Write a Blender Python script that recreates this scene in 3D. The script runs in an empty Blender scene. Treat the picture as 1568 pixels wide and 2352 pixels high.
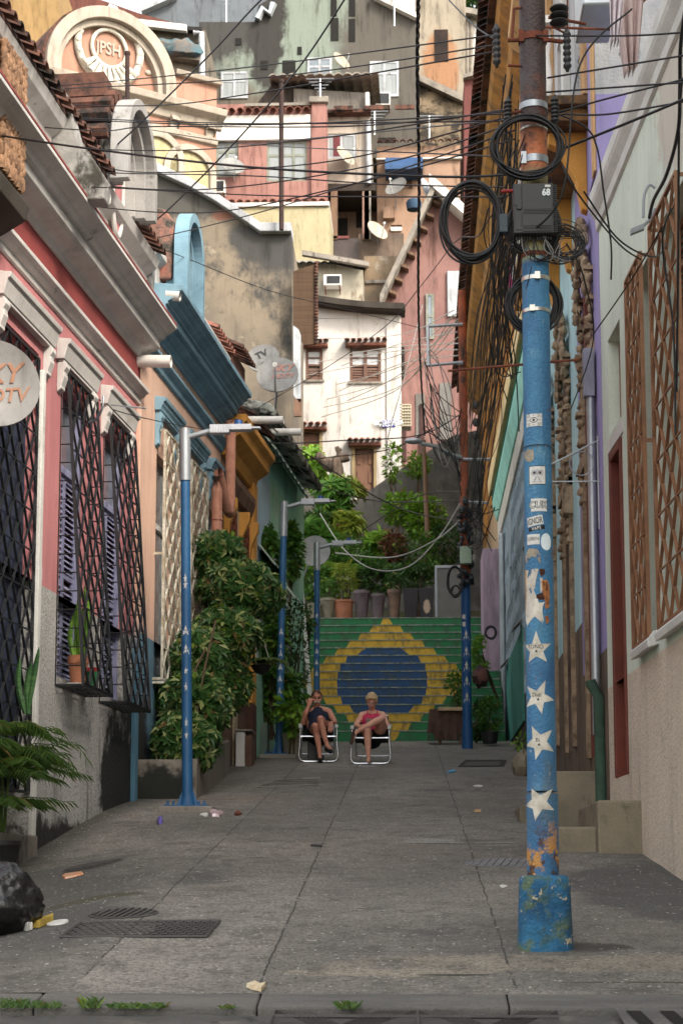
import bpy, math, random
from mathutils import Vector, Matrix, noise
from math import sin, cos, tan, pi, radians, sqrt, atan, atan2
C = bpy.context.scene
COL = C.collection
# ---------------------------------------------------------------- camera, sky, sun
FPX = 4200.0; PITCH = radians(8.0); YAW = atan(171*cos(PITCH)/FPX)
CAM = Vector((0, 0, 1.75))
RC = Matrix.Rotation(YAW, 3, 'Z') @ Matrix.Rotation(pi/2+PITCH, 3, 'X')
cd = bpy.data.cameras.new('camera'); co = bpy.data.objects.new('camera', cd); COL.objects.link(co)
co.matrix_world = Matrix.Translation(CAM) @ RC.to_4x4()
cd.sensor_fit = 'VERTICAL'; cd.sensor_height = 36; cd.sensor_width = 24; cd.lens = FPX/2352*36
cd.shift_y = (1440-1176)/2352; cd.clip_start = .05; cd.clip_end = 900
cd.dof.use_dof = True; cd.dof.focus_distance = 13.0; cd.dof.aperture_fstop = 8.0
C.camera = co
SUN = Vector((.56, -.62, .66)).normalized()
w = bpy.data.worlds.new('World'); C.world = w; w.use_nodes = True
nt = w.node_tree; nt.nodes.clear()
sky = nt.nodes.new('ShaderNodeTexSky'); sky.sky_type = 'NISHITA'; sky.sun_disc = False
sky.sun_elevation = math.asin(SUN.z); sky.sun_rotation = atan2(SUN.x, SUN.y)
sky.air_density = 1.3; sky.dust_density = 3.0; sky.ozone_density = 1.2
bg = nt.nodes.new('ShaderNodeBackground'); bg.inputs[1].default_value = .15
wo = nt.nodes.new('ShaderNodeOutputWorld')
hs = nt.nodes.new('ShaderNodeHueSaturation'); hs.inputs['Saturation'].default_value = .34; nt.links.new(sky.outputs[0], hs.inputs['Color'])
wm = nt.nodes.new('ShaderNodeMix'); wm.data_type = 'RGBA'; wm.blend_type = 'MULTIPLY'; wm.inputs[0].default_value = 1; wm.inputs[7].default_value = (1, .965, .90, 1)
nt.links.new(hs.outputs[0], wm.inputs[6]); nt.links.new(wm.outputs[2], bg.inputs[0]); nt.links.new(bg.outputs[0], wo.inputs[0])
sl = bpy.data.lights.new('sun', 'SUN'); sl.energy = 1.1; sl.angle = radians(10); sl.color = (1, .90, .76)
so = bpy.data.objects.new('sun', sl); COL.objects.link(so)
so.rotation_euler = SUN.to_track_quat('Z', 'Y').to_euler()
C.view_settings.view_transform = 'Standard'; C.view_settings.look = 'None'
C.view_settings.exposure = 1.8; C.view_settings.gamma = 1
C.cycles.max_bounces = 6; C.cycles.diffuse_bounces = 4; C.cycles.transparent_max_bounces = 12
C.cycles.sample_clamp_indirect = 6

# ---------------------------------------------------------------- measuring helpers
def ray(x, y): return RC @ Vector(((x-784)/FPX, -(y-1440)/FPX, -1))
def P(x, y, Y):
    d = ray(x, y); return CAM + d*(Y/d.y)
class Frame:                      # an upright plane: u along it, v outwards, z up
    def __init__(s, o, d, flip=1):
        s.o = Vector((o[0], o[1], 0)); s.u = Vector((d[0], d[1], 0)).normalized()
        s.v = Vector((s.u.y, -s.u.x, 0))*flip
        s.m = Matrix(((s.u.x, s.v.x, 0, s.o.x), (s.u.y, s.v.y, 0, s.o.y), (0, 0, 1, 0), (0, 0, 0, 1)))
    def at(s, x, y, off=0):
        d = ray(x, y); t = ((s.o + s.v*off) - CAM).dot(s.v)/d.dot(s.v)
        p = CAM + d*t; return (p-s.o).dot(s.u), p.z
    def w(s, u, v, z): return s.o + s.u*u + s.v*v + Vector((0, 0, z))
LF = Frame((-5.0, 0), (.08, 1))                 # left house fronts
RF = Frame((2.631, 0), (-.045, 1), -1)          # right, nearest house
RG = Frame((1.84, 0), (0, 1), -1)               # right, houses further up
def BF(Y): return Frame((0, Y), (1, 0), 1)      # fronts facing down the street
def sst(a, b, x):
    t = min(1, max(0, (x-a)/(b-a))); return t*t*(3-2*t)
def G(x, y):
    z = .1273*y
    z -= .062*max(0, 20-y)*sst(-1.9, -4.0, x)*sst(9, 14, y)
    return z
# ---------------------------------------------------------------- mesh builder
ORG = {}
def tag(o, label, cat=None, group=None, kind=None):
    if label: o['label'] = label
    if cat: o['category'] = cat
    if group: o['group'] = group
    if kind: o['kind'] = kind
    return o
def thing(name, loc, label, cat, group=None):
    o = bpy.data.objects.new(name, None); COL.objects.link(o); o.location = loc
    o.empty_display_size = .2; ORG[o.name] = Vector(loc)
    return tag(o, label, cat, group)
class MB:
    def __init__(s, M=None): s.v = []; s.f = []; s.M = (M.m if isinstance(M, Frame) else M) or Matrix()
    def add(s, vs, fs):
        n = len(s.v); s.v += [s.M @ Vector(p) for p in vs]; s.f += [[i+n for i in f] for f in fs]; return s
    def box(s, a, b, c, d, e, f):
        return s.add([(a, c, e), (b, c, e), (b, d, e), (a, d, e), (a, c, f), (b, c, f), (b, d, f), (a, d, f)],
                     [(0, 3, 2, 1), (4, 5, 6, 7), (0, 1, 5, 4), (1, 2, 6, 5), (2, 3, 7, 6), (3, 0, 4, 7)])
    def prism(s, pts, a, b, ax=0):     # polygon extruded along axis ax from a to b; pts are the other two coordinates
        n = len(pts)
        def mk(t, p): q = list(p); q.insert(ax, t); return q
        vs = [mk(a, p) for p in pts] + [mk(b, p) for p in pts]
        return s.add(vs, [list(range(n))[::-1], list(range(n, 2*n))] + [(i, (i+1) % n, n+(i+1) % n, n+i) for i in range(n)])
    def tube(s, pts, r, n=6, cap=True):
        pts = [Vector(p) for p in pts]; rr = r if isinstance(r, (list, tuple)) else [r]*len(pts)
        vs = []; fs = []; up = Vector((0, 0, 1)); prev = None
        for i, p in enumerate(pts):
            t = (pts[min(i+1, len(pts)-1)] - pts[max(i-1, 0)])
            t = t.normalized() if t.length > 1e-9 else Vector((0, 0, 1))
            if prev is None:
                a = t.cross(up if abs(t.z) < .9 else Vector((0, 1, 0))).normalized()
            else:
                a = (prev - t*prev.dot(t)); a = a.normalized() if a.length > 1e-6 else t.orthogonal().normalized()
            prev = a; b = t.cross(a)
            for k in range(n):
                an = 2*pi*k/n; vs.append(p + (a*cos(an)+b*sin(an))*rr[i])
        for i in range(len(pts)-1):
            for k in range(n):
                fs.append((i*n+k, i*n+(k+1) % n, (i+1)*n+(k+1) % n, (i+1)*n+k))
        if cap: fs += [list(range(n))[::-1], [(len(pts)-1)*n+k for k in range(n)]]
        return s.add(vs, fs)
    def lathe(s, c, prof, n=20, ang=2*pi, jit=0):     # prof: (r, z)
        vs = []; fs = []; m = len(prof)
        for k in range(n):
            a = ang*k/n
            for r, z in prof:
                j = 1+jit*noise.noise(Vector((cos(a)*2, sin(a)*2, z*5+c[0])))
                vs.append((c[0]+r*cos(a)*j, c[1]+r*sin(a)*j, c[2]+z))
        for k in range(n):
            for i in range(m-1):
                k2 = (k+1) % n; fs.append((k*m+i, k2*m+i, k2*m+i+1, k*m+i+1))
        if prof[0][0] > 1e-5: fs.append([k*m for k in range(n)][::-1])
        if prof[-1][0] > 1e-5: fs.append([k*m+m-1 for k in range(n)])
        return s.add(vs, fs)
    def strip(s, p, q, wd, th):        # flat bar from p to q; wd: width vector, th: thickness vector
        p, q, wd, th = map(Vector, (p, q, wd, th)); a = wd/2; b = th/2
        return s.add([p-a-b, p+a-b, p+a+b, p-a+b, q-a-b, q+a-b, q+a+b, q-a+b],
                     [(0, 3, 2, 1), (4, 5, 6, 7), (0, 1, 5, 4), (1, 2, 6, 5), (2, 3, 7, 6), (3, 0, 4, 7)])
    def blob(s, c, r, n=10, j=.15, fr=2.0):
        vs = []; fs = []; c = Vector(c); r = Vector(r) if isinstance(r, (tuple, list, Vector)) else Vector((r, r, r))
        m = n
        for i in range(m+1):
            th = pi*i/m
            for k in range(2*n):
                ph = pi*k/n; d = Vector((sin(th)*cos(ph), sin(th)*sin(ph), cos(th)))
                q = 1+j*noise.noise(d*fr+c*3)
                vs.append((c.x+d.x*r.x*q, c.y+d.y*r.y*q, c.z+d.z*r.z*q))
        for i in range(m):
            for k in range(2*n):
                k2 = (k+1) % (2*n); fs.append((i*2*n+k, (i+1)*2*n+k, (i+1)*2*n+k2, i*2*n+k2))
        return s.add(vs, fs)
    def corr(s, a, b, p0, p1, pitch=.2, amp=.03, th=.012, sub=6):  # corrugated sheet: u from a to b, (v,z) p0 -> p1
        n = max(2, int(abs(b-a)/pitch*sub)); top = []; fs = []
        for i in range(n+1):
            u = a+(b-a)*i/n; h = amp*abs(sin(pi*(u-a)/pitch))
            for (v, z) in (p0, p1): top.append((u, v, z+h)); top.append((u, v, z+h-th))
        for i in range(n):
            o = i*4; q = o+4
            fs += [(o, o+2, q+2, q), (o+1, q+1, q+3, o+3), (o, q, q+1, o+1), (o+2, o+3, q+3, q+2)]
        return s.add(top, fs)
    def build(s, name, mat, parent=None, smooth=None, bev=0, origin=None):
        org = ORG[parent.name] if parent is not None else Vector(origin) if origin is not None else (s.v[0].copy() if s.v else Vector())
        me = bpy.data.meshes.new(name); me.from_pydata([tuple(p-org) for p in s.v], [], s.f)
        if mat: me.materials.append(mat)
        me.update()
        o = bpy.data.objects.new(name, me); COL.objects.link(o)
        if parent is not None: o.parent = parent
        else: o.location = org
        ORG[o.name] = org
        if smooth is not None:
            me.shade_smooth()
            if smooth > 0: me.set_sharp_from_angle(angle=radians(smooth))
        if bev:
            md = o.modifiers.new('bevel', 'BEVEL'); md.width = bev; md.segments = 2; md.limit_method = 'ANGLE'
        return o
def copy_tree(o, parent=None, seen=None):
    c = o.copy(); COL.objects.link(c); c.parent = parent
    for ch in [x for x in bpy.data.objects if x.parent == o]: copy_tree(ch, c)
    return c
# ---------------------------------------------------------------- materials
MATS = {}; GRIME = 0
def sr(r, g, b):                  # 0..255 sRGB paint chip to linear
    f = lambda c: c/12.92 if c <= .04045 else ((c+.055)/1.055)**2.4
    c = (f(r/255), f(g/255), f(b/255)); L = .3*c[0]+.6*c[1]+.1*c[2]
    return tuple(x*.85+L*.15 for x in c)
class NT:
    def __init__(s, m): s.t = m.node_tree; s.N = s.t.nodes; s.pos = None
    def n(s, k, **kw):
        x = s.N.new(k)
        for a, b in kw.items(): setattr(x, a, b)
        return x
    def l(s, a, b): s.t.links.new(a, b)
    def val(s, x, i, v):
        if hasattr(v, 'is_output'): s.l(v, x.inputs[i])
        else: x.inputs[i].default_value = v
    def math(s, op, a, b=0.0, c=None):
        x = s.n('ShaderNodeMath', operation=op); s.val(x, 0, a); s.val(x, 1, b)
        if c is not None: s.val(x, 2, c)
        return x.outputs[0]
    def P(s):
        if s.pos is None: s.pos = s.n('ShaderNodeNewGeometry').outputs['Position']
        return s.pos
    def vmul(s, v, sc):
        x = s.n('ShaderNodeVectorMath', operation='MULTIPLY'); s.l(v, x.inputs[0]); x.inputs[1].default_value = sc; return x.outputs[0]
    def noise(s, sc, stretch=(1, 1, 1), det=4, rough=.6, vec=None):
        x = s.n('ShaderNodeTexNoise'); x.inputs['Scale'].default_value = sc; x.inputs['Detail'].default_value = det
        x.inputs['Roughness'].default_value = rough
        s.l(s.vmul(vec or s.P(), stretch), x.inputs['Vector']); return x.outputs[0]
    def ramp(s, f, lo, hi):
        x = s.n('ShaderNodeMapRange', interpolation_type='SMOOTHSTEP'); s.l(f, x.inputs[0])
        x.inputs[1].default_value = lo; x.inputs[2].default_value = hi; return x.outputs[0]
    def mix(s, f, a, b):
        x = s.n('ShaderNodeMix', data_type='RGBA')
        s.val(x, 0, f)
        for i, v in ((6, a), (7, b)):
            if hasattr(v, 'is_output'): s.l(v, x.inputs[i])
            else: x.inputs[i].default_value = (*v[:3], 1)
        return x.outputs[2]
    def sep(s):
        x = s.n('ShaderNodeSeparateXYZ'); s.l(s.P(), x.inputs[0]); return x.outputs
def mat(name, c, c2=None, rough=.85, ns=1.5, amt=.7, stretch=(1, 1, 1), stains=(), blobs=(), bump=.25, bs=35,
        metal=0, spec=.3, fine=.12, post=None, trans=0):
    if name in MATS: return MATS[name]
    m = bpy.data.materials.new(name); m.use_nodes = True; N = NT(m); MATS[name] = m
    bs_ = m.node_tree.nodes['Principled BSDF']
    if c2 is None: c2 = tuple(x*.62 for x in c)
    col = N.mix(N.math('MULTIPLY', N.ramp(N.noise(ns, stretch), .35, .7), amt), c, c2)
    if fine:
        g = N.noise(bs*1.7, det=2); col = N.mix(N.math('MULTIPLY', N.ramp(g, .4, .75), fine*2), col, tuple(x*.45 for x in c))
    for (sc, scale, st, lo, hi) in stains:
        col = N.mix(N.ramp(N.noise(scale, st, det=6, rough=.7), lo, hi), col, sc)
    for (sc, ctr, rad, na, nsc) in blobs:
        x = N.n('ShaderNodeVectorMath', operation='SUBTRACT'); N.l(N.P(), x.inputs[0]); x.inputs[1].default_value = ctr
        y = N.vmul(x.outputs[0], tuple(1/r for r in rad)); z = N.n('ShaderNodeVectorMath', operation='LENGTH'); N.l(y, z.inputs[0])
        d = N.math('ADD', z.outputs['Value'], N.math('MULTIPLY', N.math('SUBTRACT', N.noise(nsc, det=6, rough=.7), .5), na*2))
        col = N.mix(N.ramp(d, 1.1, .78), col, sc)
    if GRIME and bump and not metal and len(stains)+amt > .3:
        dk = N.n('ShaderNodeMix', data_type='RGBA', blend_type='MULTIPLY'); dk.inputs[0].default_value = 1; N.l(col, dk.inputs[6]); dk.inputs[7].default_value = (.30, .27, .24, 1)
        f1 = N.math('MULTIPLY', N.ramp(N.noise(1.5, (2.2, 2.2, .3), det=9, rough=.75), .48, .72), GRIME)
        f2 = N.math('MULTIPLY', N.ramp(N.noise(3.4, (1, 1, 1), det=9, rough=.8), .56, .70), GRIME*.8)
        col = N.mix(N.math('MAXIMUM', f1, f2), col, dk.outputs[2])
    if post: col = post(N, col)
    N.l(col, bs_.inputs['Base Color'])
    bs_.inputs['Roughness'].default_value = rough; bs_.inputs['Metallic'].default_value = metal
    bs_.inputs['Specular IOR Level'].default_value = spec
    if bump:
        b = N.n('ShaderNodeBump'); b.inputs['Strength'].default_value = bump; b.inputs['Distance'].default_value = .02
        N.l(N.noise(bs, det=5), b.inputs['Height']); N.l(b.outputs[0], bs_.inputs['Normal'])
    return m
def leafmat(name, c, c2, edge=None, rough=.45):
    if name in MATS: return MATS[name]
    m = bpy.data.materials.new(name); m.use_nodes = True; N = NT(m); MATS[name] = m
    b = m.node_tree.nodes['Principled BSDF']
    g = N.n('ShaderNodeNewGeometry'); col = N.mix(g.outputs['Random Per Island'], c, c2)
    if edge:
        r2 = N.math('FRACT', N.math('MULTIPLY', g.outputs['Random Per Island'], 7.31))
        col = N.mix(N.ramp(r2, .66, .9), col, edge)
    col = N.mix(N.math('MULTIPLY', N.noise(1.8), .45), col, tuple(x*.5 for x in c))
    r3 = N.math('FRACT', N.math('MULTIPLY', g.outputs['Random Per Island'], 23.7)); col = N.mix(N.ramp(r3, .955, .965), col, (.20, .13, .05)); col = N.mix(N.ramp(r3, .06, .04), col, (.16, .24, .03))
    N.l(col, b.inputs['Base Color']); b.inputs['Roughness'].default_value = rough; b.inputs['Specular IOR Level'].default_value = .35
    t = N.n('ShaderNodeBsdfTranslucent'); N.l(col, t.inputs[0]); mx = N.n('ShaderNodeMixShader'); mx.inputs[0].default_value = .3
    N.l(b.outputs[0], mx.inputs[1]); N.l(t.outputs[0], mx.inputs[2])
    N.l(mx.outputs[0], m.node_tree.nodes['Material Output'].inputs[0])
    return m
def glassmat(name, c=(.05, .06, .07), rough=.15):
    return mat(name, c, rough=rough, bump=0, fine=0, spec=.6)
MOULD = sr(58, 56, 50); DIRT = sr(90, 84, 74)
m_black = mat('black_iron', (.012, .013, .016), rough=.5, spec=.5, fine=0, bump=.1)
m_wire = mat('cable_black', (.008, .008, .01), rough=.55, spec=.4, fine=0, bump=0)
m_wireg = mat('cable_grey', (.22, .21, .2), rough=.6, fine=0, bump=0)
m_wirew = mat('cable_white', (.6, .58, .55), rough=.6, fine=0, bump=0)
m_steel = mat('galvanised_steel', (.42, .45, .48), rough=.4, metal=.6, fine=.05, bump=.05)
m_alu = mat('polished_aluminium', (.72, .74, .77), rough=.22, metal=.9, fine=0, bump=0)
m_rust = mat('rusty_steel', sr(120, 60, 38), sr(72, 40, 30), rough=.9, ns=6, stains=[(sr(150, 84, 48), 9, (1, 1, .4), .55, .7)])
m_tile = mat('clay_roof_tile', sr(150, 92, 74), sr(96, 62, 52), rough=.9, ns=5, stains=[(MOULD, 2.5, (1, 1, 1), .5, .68)])
m_tile2 = mat('mossy_roof_tile', sr(104, 66, 52), sr(56, 44, 40), rough=.95, ns=6, stains=[(sr(32, 30, 28), 2, (1, 1, 1), .48, .62)])
m_white = mat('white_plaster', (.66, .65, .62), (.5, .49, .46), ns=2, stains=[(sr(120, 114, 104), 1.6, (3, 3, .7), .6, .78)])
m_pvc = mat('white_plastic_pipe', (.72, .7, .67), (.5, .48, .45), rough=.4, ns=3, bump=.05)
m_conc = mat('weathered_concrete', sr(140, 132, 122), sr(98, 94, 88), ns=2.2, stains=[(sr(52, 52, 50), 1.3, (2, 2, .8), .52, .7), (sr(178, 168, 154), 3.5, (1, 1, 1), .62, .74)])
m_dark = mat('dark_interior', (.012, .011, .01), rough=.9, bump=0, fine=0)
m_glass = glassmat('window_glass', (.16, .19, .22))
m_curt = mat('pale_curtain', (.27, .29, .30), (.16, .19, .20), ns=9, stretch=(4, 4, .15), bump=.1)
m_wood = mat('weathered_wood', sr(120, 92, 70), sr(74, 56, 46), ns=5, stretch=(5, 5, .4), bump=.3)
# ---------------------------------------------------------------- shared builders in a frame
def wall_holes(mb, u0, u1, z0, z1, holes, t=.18, depth=1.0, back=True):
    us = sorted({u0, u1, *[h[0] for h in holes], *[h[1] for h in holes]}); us = [u for u in us if u0-1e-6 <= u <= u1+1e-6]
    zs = sorted({z0, z1, *[h[2] for h in holes], *[h[3] for h in holes]}); zs = [z for z in zs if z0-1e-6 <= z <= z1+1e-6]
    for a, b in zip(us, us[1:]):
        for c, d in zip(zs, zs[1:]):
            cu, cz = (a+b)/2, (c+d)/2
            if any(h[0] < cu < h[1] and h[2] < cz < h[3] for h in holes): continue
            mb.add([(a, 0, c), (b, 0, c), (b, 0, d), (a, 0, d)], [(0, 1, 2, 3)])
    for (a, b, c, d) in holes:
        mb.add([(a, 0, c), (b, 0, c), (b, 0, d), (a, 0, d), (a, -t, c), (b, -t, c), (b, -t, d), (a, -t, d)],
               [(0, 1, 5, 4), (1, 2, 6, 5), (2, 3, 7, 6), (3, 0, 4, 7), (4, 5, 6, 7)])
    mb.add([(u0, 0, z0), (u1, 0, z0), (u1, 0, z1), (u0, 0, z1), (u0, -depth, z0), (u1, -depth, z0), (u1, -depth, z1), (u0, -depth, z1)],
           [(0, 1, 5, 4), (1, 2, 6, 5), (2, 3, 7, 6), (3, 0, 4, 7), (4, 5, 6, 7)])
def lattice(mb, ua, ub, za, zb, v0, v1=None, nx=8, dz=.17, wd=.035, th=.006, frame=True, cross=2):
    v1 = v0 if v1 is None else v1              # v0 at the bottom, v1 at the top
    V = lambda z: v0+(v1-v0)*(z-za)/(zb-za)
    nz = max(2, round((zb-za)/dz)); dx = (ub-ua)/nx
    for i in range(nx+1):
        for k in range(nz):
            z, z2 = za+(zb-za)*k/nz, za+(zb-za)*(k+1)/nz
            s1 = 1 if (i+k) % 2 else -1; A = dx*.42
            e = lambda q: min(ub, max(ua, ua+dx*i+q*A))
            mb.strip((e(s1), V(z), z), (e(-s1), V(z2), z2), (0, wd, 0), (th, 0, 0))
    for k in range(0, nz+1, cross):
        z = za+(zb-za)*k/nz
        mb.strip((ua, V(z)+.004, z), (ub, V(z)+.004, z), (0, .012, 0), (0, 0, .014))
    if frame:
        for a in (ua, ub): mb.strip((a, V(za), za), (a, V(zb), zb), (.02, 0, 0), (0, .03, 0))
        for z in (za, zb): mb.strip((ua, V(z), z), (ub, V(z), z), (0, 0, .025), (0, .03, 0))
def louvre(mb, ua, ub, za, zb, v, dz=.06, tilt=.02, th=.008):
    n = int((zb-za)/dz)
    for k in range(n):
        z = za+dz*(k+.5)
        mb.prism([(v-tilt, z+dz*.45), (v-tilt, z+dz*.45+th), (v+tilt, z-dz*.35+th), (v+tilt, z-dz*.35)], ua, ub, 0)
def shutter(fr, parent, ua, ub, za, zb, v, m, name='shutter', split=True):
    mb = MB(fr); fw = .05
    mid = (ua+ub)/2
    for a, b in (((ua, mid-.004), (mid+.004, ub)) if split else ((ua, ub),)):
        mb.box(a, a+fw, v, v+.03, za, zb); mb.box(b-fw, b, v, v+.03, za, zb)
        for z in (za, (za+zb)/2, zb-fw): mb.box(a+fw, b-fw, v+.002, v+.028, z, z+fw)
        louvre(mb, a+fw, b-fw, za+fw, (za+zb)/2, v+.014); louvre(mb, a+fw, b-fw, (za+zb)/2+fw, zb-fw, v+.014)
    return mb.build(name, m, parent)
def window(fr, parent, ua, ub, za, zb, v, mf, mg, bars=1, tr=0, fw=.045, name='window'):
    mb = MB(fr)
    mb.box(ua, ua+fw, v, v+.04, za, zb); mb.box(ub-fw, ub, v, v+.04, za, zb)
    mb.box(ua+fw, ub-fw, v+.001, v+.039, za, za+fw); mb.box(ua+fw, ub-fw, v+.001, v+.039, zb-fw, zb)
    for k in range(bars):
        u = ua+(ub-ua)*(k+1)/(bars+1); mb.box(u-fw/2, u+fw/2, v+.002, v+.042, za+fw, zb-fw)
    if tr: z = zb-(zb-za)*tr; mb.box(ua+fw, ub-fw, v+.003, v+.037, z-fw/2, z+fw/2)
    o = mb.build(name, mf, parent)
    MB(fr).box(ua+fw*.5, ub-fw*.5, v+.008, v+.016, za+fw*.5, zb-fw*.5).build('pane', mg, o)
    return o
def tiles(mb, u0, u1, v0, z0, v1, z1, pitch=.19, r=.075, rows=1):   # clay barrel tiles, their open ends at (v1,z1)
    n = int((u1-u0)/pitch); d = Vector((0, v1-v0, z1-z0))
    for i in range(n+1):
        u = u0+(u1-u0)*(i+.5)/(n+1)
        for q in range(rows):
            p = Vector((u, v0, z0))+d*(q/rows); e = Vector((u, v0, z0))+d*((q+1.08)/rows); vs = []; rj = r*random.uniform(.92, 1.08)
            p.z += .018*(rows-q) ; e.z += .018*(rows-q)+random.uniform(-.008, .008)
            K = 6
            for c, rr in ((p, rj*.8), (e, rj)):
                for k in range(K+1):
                    a = pi*k/K; vs.append((c.x+cos(a)*rr, c.y, c.z+sin(a)*rr))
                for k in range(K+1):
                    a = pi*k/K; vs.append((c.x+cos(a)*(rr-.014), c.y, c.z+sin(a)*(rr-.014)))
            fs = []
            for k in range(K):
                fs += [(k, k+1, 2*(K+1)+k+1, 2*(K+1)+k), (K+1+k, 3*(K+1)+k, 3*(K+1)+k+1, K+2+k), (2*(K+1)+k, 2*(K+1)+k+1, 3*(K+1)+k+1, 3*(K+1)+k)]
            mb.add(vs, fs)
def leaves(mb, n, boxes, size=.09, asp=.42, droop=.3, seed=1, shell=.55):
    R = random.Random(seed); tot = sum(b[6] if len(b) > 6 else 1 for b in boxes)
    for b in boxes:
        k = int(n*(b[6] if len(b) > 6 else 1)/tot)
        for _ in range(k):
            while True:
                q = Vector((R.uniform(-1, 1), R.uniform(-1, 1), R.uniform(-1, 1)))
                if q.length <= 1 and (q.length > shell or R.random() < .25): break
            c = Vector((b[0]+q.x*b[3], b[1]+q.y*b[4], b[2]+q.z*b[5]))
            if noise.noise(c*2.6) < -.22: continue
            d = Vector((q.x+R.gauss(0, .6), q.y+R.gauss(0, .6)-.25, q.z*.6+R.gauss(0, .5)-droop))
            if d.length < .05: continue
            d.normalize(); L = size*R.uniform(.6, 1.3); W = L*asp
            sd = d.cross(Vector((R.gauss(0, .4), R.gauss(0, .4), 1)))
            if sd.length < .05: continue
            sd.normalize(); nn = sd.cross(d)
            mb.add([c, c+d*L*.5+sd*W*.5+nn*W*.16, c+d*L, c+d*L*.5-sd*W*.5+nn*W*.16, c+d*L*.5-nn*W*.02], [(0, 1, 4), (1, 2, 4), (2, 3, 4), (3, 0, 4)])
def whorls(mb, n, boxes, size=.16, k=7, asp=.3, seed=1, up=.5):       # rosettes of long leaves
    R = random.Random(seed)
    for _ in range(n):
        b = R.choice(boxes)
        while True:
            q = Vector((R.uniform(-1, 1), R.uniform(-1, 1), R.uniform(-1, 1)))
            if q.length <= 1 and q.length > .4: break
        c = Vector((b[0]+q.x*b[3], b[1]+q.y*b[4], b[2]+q.z*b[5])); ax = (q+Vector((0, -.3, up))).normalized()
        x = ax.orthogonal().normalized(); y = ax.cross(x); a0 = R.random()*6
        for i in range(k):
            a = a0+2*pi*i/k; rd = x*cos(a)+y*sin(a); el = R.uniform(.05, .7)
            d = (rd*cos(el)+ax*sin(el)).normalized(); L = size*R.uniform(.7, 1.2); W = L*asp
            sd = d.cross(ax).normalized(); e = c+d*L-ax*L*.28; m_ = c+d*L*.5
            mb.add([c, m_+sd*W*.5, e, m_-sd*W*.5], [(0, 1, 2), (0, 2, 3)])
def fronds(mb, c, n=12, L=.9, seed=1, up=1.0, leaf=.22, w=.02, nl=22, spread=1.0):
    R = random.Random(seed); c = Vector(c)
    for i in range(n):
        a = 2*pi*i/n+R.uniform(-.3, .3); h = Vector((cos(a), sin(a), 0))*spread; l = L*R.uniform(.75, 1.1); pts = []
        for k in range(9):
            t = k/8; pts.append(c+h*l*t*(.55+.45*t)+Vector((0, 0, up*l*(t*.95-.85*t*t*R.uniform(.9, 1.15)))))
        mb.tube(pts, [.008*(1-.7*k/8) for k in range(9)], 4)
        for j in range(nl):
            t = .15+.85*j/nl; q = min(7, int(t*8)); f = t*8-q; p = pts[q].lerp(pts[q+1], f); tg = (pts[q+1]-pts[q]).normalized()
            sd = tg.cross(Vector((0, 0, 1)));
            if sd.length < .1: continue
            sd.normalize(); ll = leaf*(1-.5*abs(t-.45)*1.6)*R.uniform(.85, 1.1)
            for s in (-1, 1):
                d = (tg*.55+sd*s*.8+Vector((0, 0, -.25))).normalized(); e = p+d*ll+Vector((0, 0, -ll*.22)); m_ = p+d*ll*.5; q2 = d.cross(Vector((0, 0, 1))).normalized()*w*.5
                mb.add([p, m_+q2, e, m_-q2], [(0, 1, 2), (0, 2, 3)])
def arc(c, r, a0, a1, n, sx=1.0): return [(c[0]+r*sx*cos(a0+(a1-a0)*i/n), c[1]+r*sin(a0+(a1-a0)*i/n)) for i in range(n+1)]
def bez(pts, n=16):               # smooth curve through points
    pts = [Vector(p) for p in pts]; out = []
    for i in range(len(pts)-1):
        p0 = pts[max(i-1, 0)]; p1 = pts[i]; p2 = pts[i+1]; p3 = pts[min(i+2, len(pts)-1)]
        for k in range(n):
            t = k/n; out.append(.5*((2*p1)+(p2-p0)*t+(2*p0-5*p1+4*p2-p3)*t*t+(3*p1-p0-3*p2+p3)*t**3))
    return out+[pts[-1]]
def textmesh(txt, size, shear=0, bold=0, space=1.0):   # -> (verts2d, faces) from the built-in font
    cu = bpy.data.curves.new('t', 'FONT'); cu.body = txt; cu.size = size; cu.align_x = 'CENTER'; cu.align_y = 'CENTER'
    cu.shear = shear; cu.offset = bold; cu.resolution_u = 3; cu.space_line = .8; cu.space_character = space
    o = bpy.data.objects.new('t', cu); COL.objects.link(o)
    dg = bpy.context.evaluated_depsgraph_get(); me = o.evaluated_get(dg).to_mesh()
    vs = [(v.co.x, v.co.y) for v in me.vertices]; fs = [list(p.vertices) for p in me.polygons]
    o.evaluated_get(dg).to_mesh_clear(); bpy.data.objects.remove(o); bpy.data.curves.remove(cu)
    return vs, fs
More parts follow.
